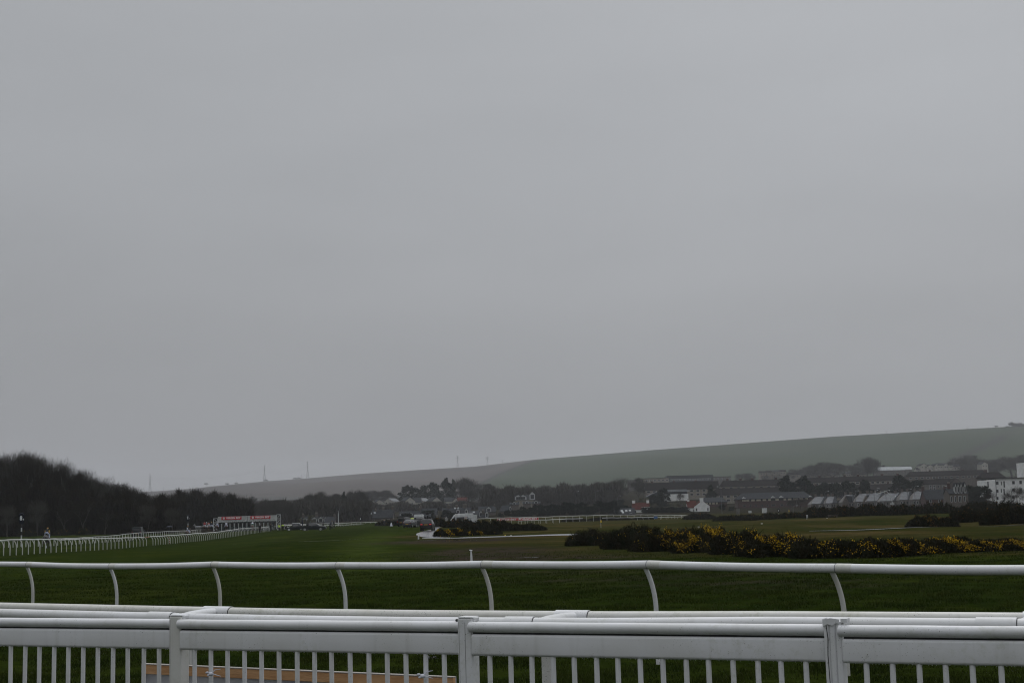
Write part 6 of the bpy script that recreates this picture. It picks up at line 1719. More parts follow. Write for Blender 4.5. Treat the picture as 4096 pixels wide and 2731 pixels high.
REACH = dict(STAND, elR=(.30, .22, 1.22), haR=(.30, .45, 1.10), elL=(-.27, .15, 1.15), haL=(-.16, .38, 1.12), knL=(-.12, .12, .50), anL=(-.13, .1, .09), toeL=(-.14, .27, .04))
SIT = dict(pelvis=(0, 0, .50), chest=(0, .05, .86), neck=(0, .07, 1.06), head=(0, .10, 1.19), shL=(-.19, .05, .98), elL=(-.24, .12, .72), haL=(-.12, .34, .66), shR=(.19, .05, .98), elR=(.24, .12, .72), haR=(.12, .34, .66),
           hipL=(-.1, 0, .48), knL=(-.14, .42, .50), anL=(-.14, .46, .09), toeL=(-.15, .62, .04), hipR=(.1, 0, .48), knR=(.14, .42, .50), anR=(.14, .46, .09), toeR=(.15, .62, .04))
JOCKEY = dict(pelvis=(0, -.12, 1.86), chest=(0, .16, 2.10), neck=(0, .30, 2.22), head=(0, .40, 2.34), face=(0, 1, -.1), shL=(-.18, .18, 2.16), elL=(-.25, .28, 1.94), haL=(-.09, .55, 1.78), shR=(.18, .18, 2.16), elR=(.25, .28, 1.94), haR=(.09, .55, 1.78),
              hipL=(-.12, -.10, 1.82), knL=(-.29, .20, 1.58), anL=(-.31, -.05, 1.22), toeL=(-.32, .12, 1.17), hipR=(.12, -.10, 1.82), knR=(.29, .20, 1.58), anR=(.31, -.05, 1.22), toeR=(.32, .12, 1.17))
JOCKUP = dict(JOCKEY, pelvis=(0, -.02, 1.74), chest=(0, .03, 2.06), neck=(0, .05, 2.24), head=(0, .07, 2.36), shL=(-.18, .03, 2.16), shR=(.18, .03, 2.16), elL=(-.24, .08, 1.92), elR=(.24, .08, 1.92), haL=(-.1, .36, 1.78), haR=(.1, .36, 1.78), hipL=(-.13, 0, 1.70), hipR=(.13, 0, 1.70), knL=(-.30, .26, 1.52), knR=(.30, .26, 1.52))
FIG = {k: figure_meshes(v, .025, k == 'coat') for k, v in dict(stand=STAND, coat=STAND, lean=LEAN, reach=REACH, sit=SIT, jockey=JOCKEY, jockup=JOCKUP).items()}
def person(pose, loc, rz, label, top, tr, boots=None, head=None, headm=None, cat='person', group=None, extra=None):
    t = thing('person', label, cat, loc, rz, group); f = FIG[pose]
    b = linkme('body', f['body'], t)
    o = linkme('jacket', f['top'], t); use(o, top)
    o = linkme('trousers', f['tr'], t); use(o, tr)
    o = linkme('boots', f['boots'], t); use(o, boots or M['boots'])
    if head: o = linkme({'cap': 'cap', 'hood': 'hood', 'hair': 'hair'}[head], f[head], t); use(o, headm or M['hair'])
    else: o = linkme('hair', f['hair'], t); use(o, M['hair'])
    return t
def jockey_on(h, pose, label, top, tr, cap, sleeve=None, numb=None):
    p = person(pose, h.location, h.rotation_euler.z, label, top, tr, M['boots'], 'cap', cap, cat='jockey')
    return p

# ------------------------------------------------------------------ horses and riders
h = horse(186, 2192, 172, 'dark horse walking away behind the left rail, one white hind sock', M['horse_dark'], .05, 1, True, M['cl_black'])
h.scale = (1.0, 1.0, 1.0)
j = jockey_on(h, 'jockey', 'jockey crouching in yellow cap, black vest with yellow sleeves and pale breeches', M['cl_black'], M['cl_blue'], M['cl_yellow'])
J = JOCKEY
for s in ('L', 'R'):
    mb = MB(); seg(mb, [Vector(J['sh' + s]).lerp(Vector(J['el' + s]), .15), Vector(J['el' + s]), Vector(J['el' + s]).lerp(Vector(J['ha' + s]), .92)], [.089, .074, .056])
    mb.build('sleeve', M['cl_yellow'], j, smooth=True)
MB().ell((0, .36, 2.46), (.05, .06, .03), 8, 5).build('cap_bobble', M['cl_red'], j, smooth=True)
h = horse(350, None, 262, 'bay horse walking away beyond the rails under the 7 furlong marker', M['horse_bay'], -.15, 2)
h.location = gnd(751, 262); h.location.z = at(751, 2157, 262).z
j = jockey_on(h, 'jockup', 'jockey in tan cap and navy-and-white jacket under the 7 furlong marker', M['cl_navy'], M['cl_blue'], M['cl_tan'])
MB().prism([(-.13, 1.84), (.13, 1.84), (.10, 1.98), (.15, 2.20), (.05, 2.16), (0, 2.10), (-.05, 2.16), (-.15, 2.20), (-.10, 1.98)], 'y', -.16, -.145).build('white_chevrons', M['cl_white'], j)
grp = [
 (793, 348, 'horse_grey', 1.2, 'grey horse turned sideways, leftmost behind the stalls', None, None, None, None, 2),
 (812, 352, 'horse_dark', .2, 'dark horse with no rider colours visible, second from left behind the stalls', 'jockey in dark silks and a black and white cap behind the stalls', 'cl_black', 'cl_navy', 'cl_black', 0),
 (818, 340, 'horse_bay', -.1, 'bay horse behind the stalls carrying the jockey in red', 'jockey in a red jacket and pale breeches behind the stalls', 'cl_red', 'cl_white', 'cl_red', 0),
 (826, 346, 'horse_dark', .15, 'dark horse behind the stalls carrying the jockey in grey', 'jockey in a grey-white jacket and white cap behind the stalls', 'cl_grey', 'cl_white', 'cl_white', 1),
 (835, 343, 'horse_chestnut', .5, 'chestnut horse behind the stalls carrying the jockey in orange', 'jockey in an orange jacket behind the stalls', 'cl_orange', 'cl_white', 'cl_navy', 0),
 (846, 338, 'horse_dark', .05, 'black horse just left of the stalls frame', 'jockey in a yellow cap, black sleeves and pale blue breeches left of the stalls', 'cl_black', 'cl_blue', 'cl_yellow', 0),
 (869, 340, 'horse_bay', -.05, 'bay horse entering the first stall from the left', 'jockey in grey and white entering the leftmost stall', 'cl_grey', 'cl_blue', 'cl_white', 1),
 (905, 342, 'horse_bay', .25, 'brown horse going into the third stall from the left', 'jockey in white with a bright red cap going into the stalls', 'cl_white', 'cl_blue', 'cl_red', 0),
 (1010, 346, 'horse_chestnut', .0, 'chestnut horse standing in a stall under the right-hand banner', 'jockey with a green cap and white and green silks under the right banner', 'cl_white', 'cl_green', 'cl_green', 0),
]
for px, D, coat, rz, lab, jlab, tp, tr_, cp, pose in grp:
    h = horse(px, None, D, lab, M[coat], rz, pose)
    h.location.z = at(px, 2129 - (px - 793) * .012, D).z + (0 if px < 860 else .05)
    if jlab: jockey_on(h, 'jockup' if rnd.random() < .6 else 'jockey', jlab, M[tp], M[tr_], M[cp])

# ------------------------------------------------------------------ starting stalls
GD = 350.0
g0 = at(988, 2126, GD)
gate = thing('starting_stalls', 'wide white and dark green racehorse starting stalls with two red banners', 'starting gate', g0)
S = 1 / 73.5
# the stalls stand level in the picture's roll, so they rise slightly to the right of the true level ground
def gx(zx): return (zx - 762) * S
def gz(zy): return (478 - zy) * S * 1.0
def rect(nm, x0, x1, z0, z1_, y0, y1, mt, par=None, bev=0):
    return MB().box(((x0 + x1) / 2, (y0 + y1) / 2, (z0 + z1_) / 2), (abs(x1 - x0), abs(y1 - y0), abs(z1_ - z0))).build(nm, mt, par or gate, bevel=bev)
TOP = gz(200); BOT = gz(285)
for nm, a, b_ in (('left', 240, 756), ('right', 770, 1290)):
    c = rect('canopy', gx(a), gx(b_), gz(288), gz(205), 0, .35, M['gate_white'])
    rect('top_beam', gx(a), gx(b_), gz(206), gz(196), -.06, .42, M['paint_white'])
    n = 7
    for k in range(n):
        x = gx(a) + (gx(b_) - gx(a)) * (k + .5) / n
        MB().prism([(x - .5, gz(284)), (x - .38, gz(298)), (x + .38, gz(298)), (x + .5, gz(284))], 'y', -.12, .0).build('padded_flap', M['gate_white'], gate)
        MB().tube([(x - .2, -.10, gz(262)), (x + .05, -.14, gz(275)), (x + .1, -.10, gz(292))], .02, 5).build('strap', M['black'], gate)
for a in (305, 825):
    ban = rect('banner', gx(a), gx(a + 360), gz(255), gz(199), -.12, -.02, M['banner'])
    o = text(ban, 'VIRGIN BET', .60, (gx(a + 215), -.135, gz(226)), M['letters'], wid=262 * S); 
    MB().ell((gx(a + 44), -.135, gz(226)), (.26, .012, .26), 14, 8).build('emblem', M['letters'], ban)
    MB().tube([(gx(a + 32), -.15, gz(236)), (gx(a + 44), -.152, gz(222)), (gx(a + 58), -.15, gz(217))], [.012, .03, .012], 6).build('emblem_stroke', M['banner'], ban)
xs = [232 + 75.6 * k for k in range(15)]
for k, zx in enumerate(xs):
    x = gx(zx)
    rect('stall_post', x - .13, x + .13, gz(398), gz(288), .0, .25, M['gate_green'])
    rect('stall_pad', x - .075, x + .075, gz(450), gz(322), -.10, .0, M['gate_white'], bev=.02)
    rect('partition', x - .10, x + .10, gz(470), gz(385), .0, 2.6, M['gate_green'])
for k in range(14):
    a, b_ = gx(xs[k]) + .13, gx(xs[k + 1]) - .13
    if k < 10:
        d = rect('front_door', a, b_, gz(465), gz(378 + (k % 3)), 2.5, 2.6, M['gate_green'])
        gr = MB()
        for q in range(5): x = a + (b_ - a) * (q + .5) / 5; gr.box((x, 2.55, gz(345)), (.03, .03, (378 - 315) * S))
        gr.box(((a + b_) / 2, 2.55, gz(315)), (b_ - a, .04, .05)).build('grille', M['steel'], gate)
    else:
        rect('front_door', a, b_, gz(465), gz(410), 2.5, 2.6, M['gate_green'])
rect('rear_beam', gx(240), gx(1290), gz(305), gz(290), 2.4, 2.6, M['gate_green'])
for side, x0, x1, zt in (('left', 162, 232, 226), ('right', 1296, 1362, 186)):
    f = MB(); X0, X1 = gx(x0), gx(x1); zb = gz(475 if side == 'left' else 440); z_ = gz(zt)
    f.box((X0, 0, (z_ + zb) / 2), (.13, .13, z_ - zb)).box((X1, 0, (z_ + zb) / 2), (.10, .13, z_ - zb)).box(((X0 + X1) / 2, 0, z_), (X1 - X0 + .13, .13, .12))
    lv = [0, .28, .36, .58, .80, 1.0]
    for i in range(len(lv) - 1):
        za = z_ + (zb - z_) * lv[i]; zc = z_ + (zb - z_) * lv[i + 1]
        f.box(((X0 + X1) / 2, 0, zc), (X1 - X0, .09, .09))
        if i != 1: f.tube([(X0, 0, za if side == 'left' else zc), (X1, 0, zc if side == 'left' else za)], .045, 5)
    f.build('end_frame', M['paint_white'], gate)
for x, z in ((gx(1320), gz(455)), (gx(1352), gz(455)), (gx(190), gz(470))):
    w = MB().tube([(x - .0, -.5, z), (x, -.25, z)], .40, 16, up=(0, 0, 1)).build('wheel', M['rubber'], gate, smooth=True)
    MB().tube([(x, -.53, z), (x, -.49, z)], .2, 12, up=(0, 0, 1)).build('rim', M['paint_white'], w)
for zx in (1110, 1175, 1250, 1320):
    MB().tube([(gx(zx), -.4, gz(470)), (gx(zx) + .05, -.4, gz(375))], .05, 6).tube([(gx(zx), -.4, gz(400)), (gx(zx + 50), -.4, gz(395))], .035, 5).build('hand_rail', M['paint_white'], gate)

# ------------------------------------------------------------------ furlong markers
def furlong(px, top, D, brd_w, num, sm, label, foot):
    p = at(px, foot, D); g = z1(p.x, D); H = at(px, top, D).z - g
    k = D / FPX
    t = thing('furlong_marker', label, 'marker post', (p.x, D, g))
    bh = brd_w * 1.95; zc = H - bh / 2
    w = brd_w / 2
    pts = [(-w * .55, zc - bh / 2), (w * .55, zc - bh / 2), (w * .95, zc - bh * .18), (w, zc + bh * .30), (w * .8, zc + bh * .42), (0, zc + bh / 2), (-w * .8, zc + bh * .42), (-w, zc + bh * .30), (-w * .95, zc - bh * .18)]
    bd_ = MB().prism(pts, 'y', -.04, .04).build('board', M['navy'], t)
    text(bd_, num, bh * .52, (-w * .18, -.05, zc), M['letters'], wid=w * .85, bold=.05)
    text(bd_, sm, bh * .22, (w * .62, -.05, zc - bh * .13), M['letters'], wid=w * .30, bold=.05)
    MB().tube([(-w * .75, -.05, zc + bh * .34), (-w * .4, -.05, zc + bh * .42), (0, -.05, zc + bh * .455), (w * .4, -.05, zc + bh * .42), (w * .75, -.05, zc + bh * .34)], w * .04, 5).build('white_arc', M['letters_g'], bd_)
    z = zc - bh / 2; n = 6; seg_ = z / n
    for q in range(n):
        MB().box((0, 0, z - seg_ * (q + .5)), (.20 * brd_w / .95, .08, seg_)).build('band', M['black'] if q % 2 == 0 else M['paint_white'], t)
    return t
furlong(85, 2049, 240, .98, '8', 'F', 'tall 8F furlong marker with a striped black and white post', 2185)
furlong(752, 2057, 335, .80, '7', 'F', '7F furlong marker with a striped post left of the starting stalls', 2130)
furlong(1443, 2067, 440, .62, '5', '', 'small black number 5 marker behind the distant rails', 2092)
furlong(3115, 2033, 420, .62, '4', '', 'black number 4 marker in front of the brick flats', 2052)

# ------------------------------------------------------------------ vehicles
def loft_body(st):
    """stations: (y, z bottom, z belt, z top, half width at belt, half width at top)"""
    mb = MB(); n = 10
    for (y, zb, zm, zt, w, wt) in st:
        mb.v += [(-w * .90, y, zb), (-w * .99, y, zb + (zm - zb) * .25), (-w, y, zm - (zm - zb) * .15), (-w * .98, y, zm), (-wt, y, zt - .05), (-wt + .10, y, zt), (wt - .10, y, zt), (wt, y, zt - .05), (w * .98, y, zm), (w, y, zm - (zm - zb) * .15), (w * .99, y, zb + (zm - zb) * .25), (w * .90, y, zb)]
    n = 12
    for i in range(len(st) - 1):
        for k in range(n):
            a = i * n + k; b_ = i * n + (k + 1) % n
            mb.f.append((a, b_, b_ + n, a + n))
    mb.f.append(tuple(range(n))); mb.f.append(tuple((len(st) - 1) * n + n - 1 - k for k in range(n)))
    return mb
def interp_st(st, y):
    ys = [s[0] for s in st]
    return [float(np.interp(y, ys, [s[k] for s in st])) for k in range(1, 6)]
def side_glass(st, ya, yb, s, lo=.10, hi=.86, off=.015):
    q = []
    for y, f in ((ya, lo), (yb, lo), (yb, hi), (ya, hi)):
        zb, zm, zt, w, wt = interp_st(st, y)
        x = w * .98 + (wt - w * .98) * f; q.append((s * (x + off), y, zm + (zt - .05 - zm) * f))
    return MB().plate(q, .02)
def wheel(t, x, y, r, w=.22, rimc=None, s=1):
    wb = MB().tube([(x - w / 2 * s, y, r), (x + w / 2 * s, y, r)], r, 18, up=(0, 0, 1)).build('wheel', M['rubber'], t, smooth=True, bevel=.02)
    f = MB().tube([(x + (w / 2 + .004) * s, y, r), (x + (w / 2 - .03) * s, y, r)], r * .64, 16, up=(0, 0, 1))
    f.build('rim', rimc or M['chrome'], wb)
    MB().tube([(x + (w / 2 + .012) * s, y, r), (x + (w / 2 + .002) * s, y, r)], r * .16, 10, up=(0, 0, 1)).build('hub', M['black'], wb)
    return wb
def vehicle(name, label, cat, loc, rz, st, paint, wheels, glass=(), rearw=None, frontw=None, lights='off', plate=True, rim=None, mirrors=True, wb_r=.36, tail=None, group=None):
    t = thing(name, label, cat, loc, rz, group)
    o = loft_body(st).build('body', paint, t, smooth=True)
    W = max(s[4] for s in st)
    for y in wheels:
        for s in (-1, 1):
            MB().tube([(s * (W - .25), y, wb_r), (s * (W + .006), y, wb_r)], wb_r * 1.22, 18, up=(0, 0, 1)).build('wheel_arch', M['black'], t)
            wheel(t, s * (W - .10), y, wb_r, .24, rim, s)
    for ya, yb in glass:
        for s in (-1, 1): side_glass(st, ya, yb, s, .10, .50 if name == 'minibus' else .86).build('side_window', M['glass'], t)
    def endw(y0, z0, w0, y1, z1_, w1, nm):
        MB().plate([(-w0, y0, z0), (w0, y0, z0), (w1, y1, z1_), (-w1, y1, z1_)], .02).build(nm, M['glass'], t)
    if rearw: endw(*rearw, 'rear_window')
    if frontw: endw(*frontw, 'windscreen')
    yr = st[0][0]; yf = st[-1][0]
    if plate:
        MB().box((0, yr - .03, tail[2] if tail else .75), (.52, .02, .12)).build('number_plate', M['amber_plate'], t)
    if tail:
        x, z, _, w, h_ = tail
        for s in (-1, 1): MB().box((s * x, yr - .02, z), (w, .05, h_)).build('tail_light', M['red_light'] if lights == 'on' else M['red_lens'], t)
    for s in (-1, 1): MB().box((s * (st[-1][4] * .75), yf + .0, (st[-1][1] + st[-1][2]) / 2 + .1), (.3, .06, .14)).build('headlight', M['lens'], t)
    if mirrors:
        ym = min([a for a, b_ in [(g[1], 0) for g in glass]] + [1.0]) if False else (max(g[1] for g in glass) - .1 if glass else .8)
        zb, zm, zt, w, wt = interp_st(st, ym)
        for s in (-1, 1): MB().box((s * (w + .12), ym, zm + .12), (.20, .12, .16)).build('mirror', M['black'], t, bevel=.03)
    return t
suv_st = [(-2.42, .50, .98, 1.03, .90, .84), (-2.36, .42, 1.10, 1.16, .96, .86), (-2.20, .36, 1.14, 1.76, .985, .76), (-1.9, .32, 1.14, 1.86, .99, .74), (-.2, .30, 1.12, 1.89, .99, .74), (.55, .30, 1.10, 1.82, .99, .72), (1.25, .30, 1.08, 1.16, .98, .84), (2.1, .32, .98, 1.04, .96, .84), (2.42, .42, .80, .86, .86, .76)]
hat_st = [(-2.05, .42, .86, .92, .84, .76), (-1.98, .34, .95, 1.00, .89, .80), (-1.62, .28, .98, 1.36, .90, .66), (-1.1, .26, .96, 1.47, .90, .62), (.1, .26, .94, 1.48, .90, .62), (1.0, .28, .92, .98, .90, .76), (1.9, .30, .78, .83, .86, .74), (2.08, .38, .66, .70, .76, .66)]
van_st = [(-2.95, .38, 1.10, 2.42, .98, .90), (-2.90, .34, 1.12, 2.60, 1.0, .88), (-1.0, .32, 1.15, 2.62, 1.0, .88), (1.1, .32, 1.18, 2.56, 1.0, .86), (1.55, .32, 1.18, 2.25, 1.0, .84), (2.15, .32, 1.15, 1.30, .99, .82), (2.75, .34, .98, 1.04, .95, .80), (2.98, .42, .80, .86, .86, .72)]
pick_st = [(-1.05, .40, 1.12, 1.16, .92, .86), (-1.0, .34, 1.12, 1.66, .92, .70), (-.4, .32, 1.12, 1.74, .93, .68), (.55, .32, 1.10, 1.70, .93, .68), (1.25, .32, 1.06, 1.12, .93, .80), (2.3, .34, .98, 1.03, .92, .80), (2.62, .42, .80, .86, .84, .74)]
# camera car on the wet path
p = gnd(1711, 227); p.z = at(1711, 2123, 227).z
cc = vehicle('camera_car', 'dark SUV on the wet path with a roof camera crane and lit tail lights', 'car', p, -.05, suv_st, M['paint_brown'], (-1.45, 1.45), ((-2.0, -1.1), (-1.05, .0), (.05, .62)), rearw=(-2.37, 1.22, .80, -2.215, 1.70, .70), frontw=(1.22, 1.18, .80, .60, 1.74, .68), lights='on', tail=(.70, 1.06, 1.02, .30, .10), wb_r=.38)
MB().box((0, -2.44, .62), (1.6, .04, .22)).build('rear_bumper', M['black'], cc, bevel=.02)
MB().box((0, -2.42, .90), (1.5, .02, .03)).build('tailgate_seam', M['black'], cc)
for s in (-1, 1): MB().tube([(s * .70, -1.9, 1.95), (s * .70, .4, 1.96)], .03, 6).build('roof_rail', M['black'], cc, smooth=True)
cr = thing('camera_crane', 'black stabilised camera head and short mast on the dark SUV roof', 'camera', p + Vector((.08, -.6, 1.9)))
MB().box((0, 0, .08), (1.1, 1.2, .10)).box((-.35, 0, .2), (.35, .5, .22)).box((.38, 0, .18), (.3, .5, .2)).build('base_plate', M['black'], cr)
MB().tube([(0, 0, .1), (0, 0, .55)], .16, 10).build('pedestal', M['black'], cr, smooth=True)
MB().box((-.05, 0, .86), (.52, .45, .34)).build('camera_head', M['black'], cr, bevel=.05)
MB().tube([(-.28, 0, .9), (-.50, 0, .9)], .09, 10).build('lens', M['black'], cr, smooth=True)
MB().tube([(.05, 0, 1.0), (.05, 0, 1.65)], .045, 7).ell((.05, 0, 1.68), (.10, .10, .05), 8, 5).build('mast', M['black'], cr, smooth=True)
def gl(px, row, D): q = gnd(px, D); q.z = at(px, row, D).z; return q
vehicle('hatchback', 'silver hatchback parked on the grass left of the camera car', 'car', gl(1640, 2108, 284), -.22, hat_st, M['paint_silver'], (-1.25, 1.3), ((-1.5, -.6), (-.55, .55)), rearw=(-1.96, 1.0, .70, -1.66, 1.33, .58), tail=(.66, .86, .66, .26, .12), wb_r=.33)
vehicle('parked_car', 'low dark car tucked between the silver hatchback and the grey SUV', 'car', gl(1664, 2109, 290), -.3, hat_st, M['paint_dark'], (-1.25, 1.3), ((-1.5, -.6), (-.55, .55)), rearw=(-1.96, 1.0, .70, -1.66, 1.33, .58), tail=(.66, .86, .66, .26, .12), wb_r=.33)
c = vehicle('estate_car', 'black SUV with its tailgate raised, leftmost of the parked cars', 'car', gl(1623, 2104, 300), -.35, suv_st, M['paint_black'], (-1.4, 1.4), ((-1.9, -1.0), (-.95, .0), (.05, .6)), tail=(.75, 1.0, .8, .16, .34), wb_r=.36)
MB().plate([(-.80, -2.15, 1.86), (.80, -2.15, 1.86), (.78, -3.05, 2.02), (-.78, -3.05, 2.02)], .08).build('raised_tailgate', M['paint_black'], c)
MB().box((0, -2.34, 1.35), (1.45, .10, .70)).build('open_boot', M['black'], c)
c = vehicle('parked_suv', 'grey SUV with a roof box edge parked behind the camera car', 'car', gl(1684, 2107, 292), -.05, suv_st, M['paint_brown'], (-1.4, 1.4), ((-1.9, -1.0), (-.95, .0), (.05, .6)), rearw=(-2.37, 1.22, .78, -2.215, 1.68, .68), tail=(.86, 1.0, .72, .12, .4), wb_r=.36)
MB().box((-.5, -2.45, .60), (.5, .03, .22)).build('white_sticker', M['letters'], c)
MB().box((0, -.8, 1.92), (1.3, 1.8, .08)).build('roof_rack', M['paint_silver'], c, bevel=.02)
vehicle('parked_car', 'dark car glimpsed between the raised tailgate and the yellow vehicle', 'car', gl(1645, 2103, 318), -.2, hat_st, M['paint_black'], (-1.25, 1.3), ((-1.5, -.6), (-.55, .55)), rearw=(-1.96, 1.0, .70, -1.66, 1.33, .58), tail=(.66, .86, .66, .26, .12), wb_r=.33)
vehicle('yellow_van', 'bright yellow-green vehicle corner showing beside the white van parked end-on', 'van', gl(1661, 2104, 330), -.15, suv_st, M['paint_yellow'], (-1.4, 1.4), ((-1.9, -1.0), (-.95, .0)), rearw=(-2.37, 1.22, .78, -2.215, 1.68, .68), tail=(.86, 1.0, .72, .12, .4))
vehicle('white_van', 'tall white van seen from behind with a black rear window', 'van', gl(1679, 2105, 312), -.04, van_st, M['paint_white'], (-2.0, 1.9), ((.3, 1.4),), rearw=(-2.99, 1.30, .86, -2.97, 2.02, .84), tail=(.90, 1.0, .7, .12, .5), wb_r=.34)
# white minibus side on, facing left, doors open
p = gl(1842, 2100, 325)
v = vehicle('minibus', 'white van side-on facing left with open doors and a round coloured logo', 'van', p, PI / 2 + .06, van_st, M['paint_white'], (-2.0, 2.0), ((-.9, .9),), frontw=(2.12, 1.32, .80, 1.60, 2.18, .74), plate=False, wb_r=.36)
side_glass(van_st, 1.2, 2.0, 1, .08, .62).build('cab_window', M['glass'], v)
side_glass(van_st, 1.2, 2.0, -1, .08, .62).build('cab_window', M['glass'], v)
for s in (1, -1): 
    pass
# near side of the van is its left when facing left: local -X after the turn faces away, so +X... use both sides
for s in (1, -1):
    R_ = (PI / 2) * s
    lg = bpy.data.objects.new('logo', None)
    for (a0, a1, mt) in ((0.2, 1.6, 'cl_orange'), (1.7, 3.0, 'black'), (3.1, 4.6, 'blue'), (4.7, 6.1, 'cl_tan')):
        pts = [(s * 1.0, -1.45 + .28 * math.cos(a0 + (a1 - a0) * k / 5), 1.62 + .28 * math.sin(a0 + (a1 - a0) * k / 5)) for k in range(6)]
        MB().tube(pts, .055, 5).build('logo_arc', M[mt], v)
    text(v, 'ace', .42, (s * 1.0, -1.95, 1.50), M['letters_g'], rz=R_, wid=.55)
    MB().box((s * .99, -2.35, 1.52), (.02, .5, .05)).build('logo_line', M['letters_g'], v)
    MB().plate([(s * 1.0, 1.15, .45), (s * 1.0, 1.15, 1.95), (s * 1.75, 1.35, 1.95), (s * 1.75, 1.35, .45)], .05).build('open_cab_door', M['paint_dark'] , v)
MB().plate([(-.98, -2.97, .45), (-.98, -2.97, 2.3), (-1.3, -3.75, 2.3), (-1.3, -3.75, .45)], .05).build('open_rear_door', M['paint_white'], v)
MB().plate([(.98, -2.97, .45), (.98, -2.97, 2.3), (1.3, -3.75, 2.3), (1.3, -3.75, .45)], .05).build('open_rear_door', M['paint_white'], v)
# dark van behind the far-left rails
vehicle('dark_van', 'dark grey van standing beyond the straight-post rail at the wood edge', 'van', gl(552, 2146, 305), .15, [(s[0], s[1], s[2], s[3] * .80, s[4], s[5]) for s in van_st], M['paint_dark'], (-2.0, 1.9), ((.3, 1.4),), rearw=(-2.99, 1.25, .80, -2.97, 1.75, .78), tail=(.88, 1.0, .7, .12, .3))
# pickups
def pickup(label, px, row, D, rz, paint, white_top=False, rim=None):
    t = vehicle('pickup_truck', label, 'pickup', gl(px, row, D), rz, pick_st, paint, (-1.75, 1.55), ((-.9, -.25), (-.18, .62)) if not white_top else ((-.8, .4),), frontw=(1.22, 1.12, .78, .62, 1.64, .64), rearw=(-1.045, 1.2, .72, -1.01, 1.58, .62), plate=False, rim=rim, wb_r=.39)
    b = MB()
    b.box((0, -1.85, .62), (1.80, 1.62, .10)).box((-.90, -1.85, .86), (.07, 1.62, .56)).box((.90, -1.85, .86), (.07, 1.62, .56)).box((0, -2.66, .86), (1.82, .07, .56))
    b.build('load_bed', paint, t)
    MB().box((0, -2.72, .52), (1.7, .1, .14)).build('rear_bumper', M['chrome'] if not white_top else M['black'], t)
    for s in (-1, 1): MB().box((s * .86, -2.71, .95), (.1, .04, .24)).build('tail_light', M['red_lens'], t)
    for s in (-1, 1): MB().box((s * .935, -.3, 1.02), (.02, .14, .03)).build('door_handle', M['chrome'], t)
    return t
pk2 = pickup('dark double-cab pickup facing right in front of the other pickup', 1255, 2123.5, 300, -PI / 2, M['paint_dark'])
pk1 = pickup('older dark pickup with a white roof facing right behind the double-cab pickup', 1189, 2124, 325, -PI / 2, M['paint_dark'], True, M['paint_white'])
MB().box((0, -.22, 1.78), (1.42, 1.65, .14)).build('white_roof', M['paint_white'], pk1, bevel=.05)
MB().box((.95, -1.9, .95), (.02, .55, .10)).build('door_lettering', M['letters'], pk1)

# ------------------------------------------------------------------ people on the ground
def pl(px, foot, D): q = gnd(px, D); q.z = max(at(px, foot, D).z, q.z - .3); return q
person('coat', pl(1040, 2130, 289), 2.6, 'person in long dark coat standing at the rail before the stalls, left one', M['cl_black'], M['cl_black'], head='hood', headm=M['cl_grey'])
person('reach', pl(1082, 2126, 305), -1.0, 'person in black bending an arm forward by the right half of the stalls', M['cl_black'], M['cl_black'], head='cap', headm=M['cl_black'])
p = at(1093, 2112, 345); person('stand', p, .4, 'person in black up on the step of the starting stalls', M['cl_black'], M['cl_navy'], head='hood', headm=M['cl_black'])
person('lean', pl(1118, 2126, 322), 1.2, 'person leaning over in a bright yellow-green high-visibility jacket', M['cl_hivis'], M['cl_black'], head='cap', headm=M['cl_navy'])
pp2 = person('stand', pl(1131, 2125, 322), PI, 'person in black with a yellow-green chest band right of the bright jacket', M['cl_black'], M['cl_black'], head='cap', headm=M['cl_black'])
mb = MB(); seg(mb, [(-.12, .02, 1.33), (.12, .02, 1.33)], [.165, .165]); mb.build('high_visibility_band', M['cl_hivis'], pp2, smooth=True)
p = pk1.location + Vector((2.6, 0, .75)); person('coat', at(1210, 2102, 316), -1.9, 'person in dark coat standing up in the pickup bed', M['cl_navy'], M['cl_navy'], head='hood', headm=M['cl_navy'])
q = at(1231, 2113, 300); person('sit', q, .7, 'person in dark clothes sitting low in the double-cab pickup bed', M['cl_black'], M['cl_black'], head='hood', headm=M['cl_black'])
person('stand', pl(1293, 2118, 330), 2.0, 'person in dark cap half hidden behind the pickup bonnet', M['cl_black'], M['cl_black'], head='cap', headm=M['cl_black'])
person('lean', pl(1320, 2119, 289), -.9, 'person in dark clothes looking down right of the pickups', M['cl_navy'], M['cl_black'], head='hood', headm=M['cl_navy'])
person('coat', pl(1328, 2115, 300), 2.2, 'person in a pale grey jacket right beside the one looking down', M['cl_grey'], M['cl_black'], head='hair')
person('lean', pl(1337, 2112, 310), 1.4, 'stooping person in black, rightmost of the three by the rail', M['cl_black'], M['cl_black'], head='cap', headm=M['cl_black'])
person('stand', pl(1537, 2104, 380), .3, 'person in dark clothes before the wide gorse left of the cars', M['cl_black'], M['cl_black'], head='hood', headm=M['cl_tan'])
person('coat', pl(1755.5, 2101, 300), PI, 'person in black among the gorse left of the side-on van', M['cl_black'], M['cl_black'], head='hood', headm=M['cl_black'])
person('coat', pl(1786, 2098, 318), 2.9, 'person in a hooded grey coat at the front of the side-on van', M['cl_grey'], M['cl_grey'], head='hood', headm=M['cl_grey'])
# person under umbrella behind the left rails
u = pl(676, 2136, 330); person('coat', u, .3, 'person in black under the umbrella behind the left rails', M['cl_black'], M['cl_black'], head='cap', headm=M['cl_black'])
ub = thing('umbrella', 'open black umbrella beyond the straight-post rail left of the 7 furlong marker', 'umbrella', u + Vector((.1, 0, 1.0)), 0)
MB().ell((0, 0, .62), (.72, .72, .36), 16, 6, half=True).build('canopy', M['cl_navy'], ub, smooth=True)
MB().tube([(0, 0, 0), (0, 0, .98)], .015, 6).build('shaft', M['steel'], ub)
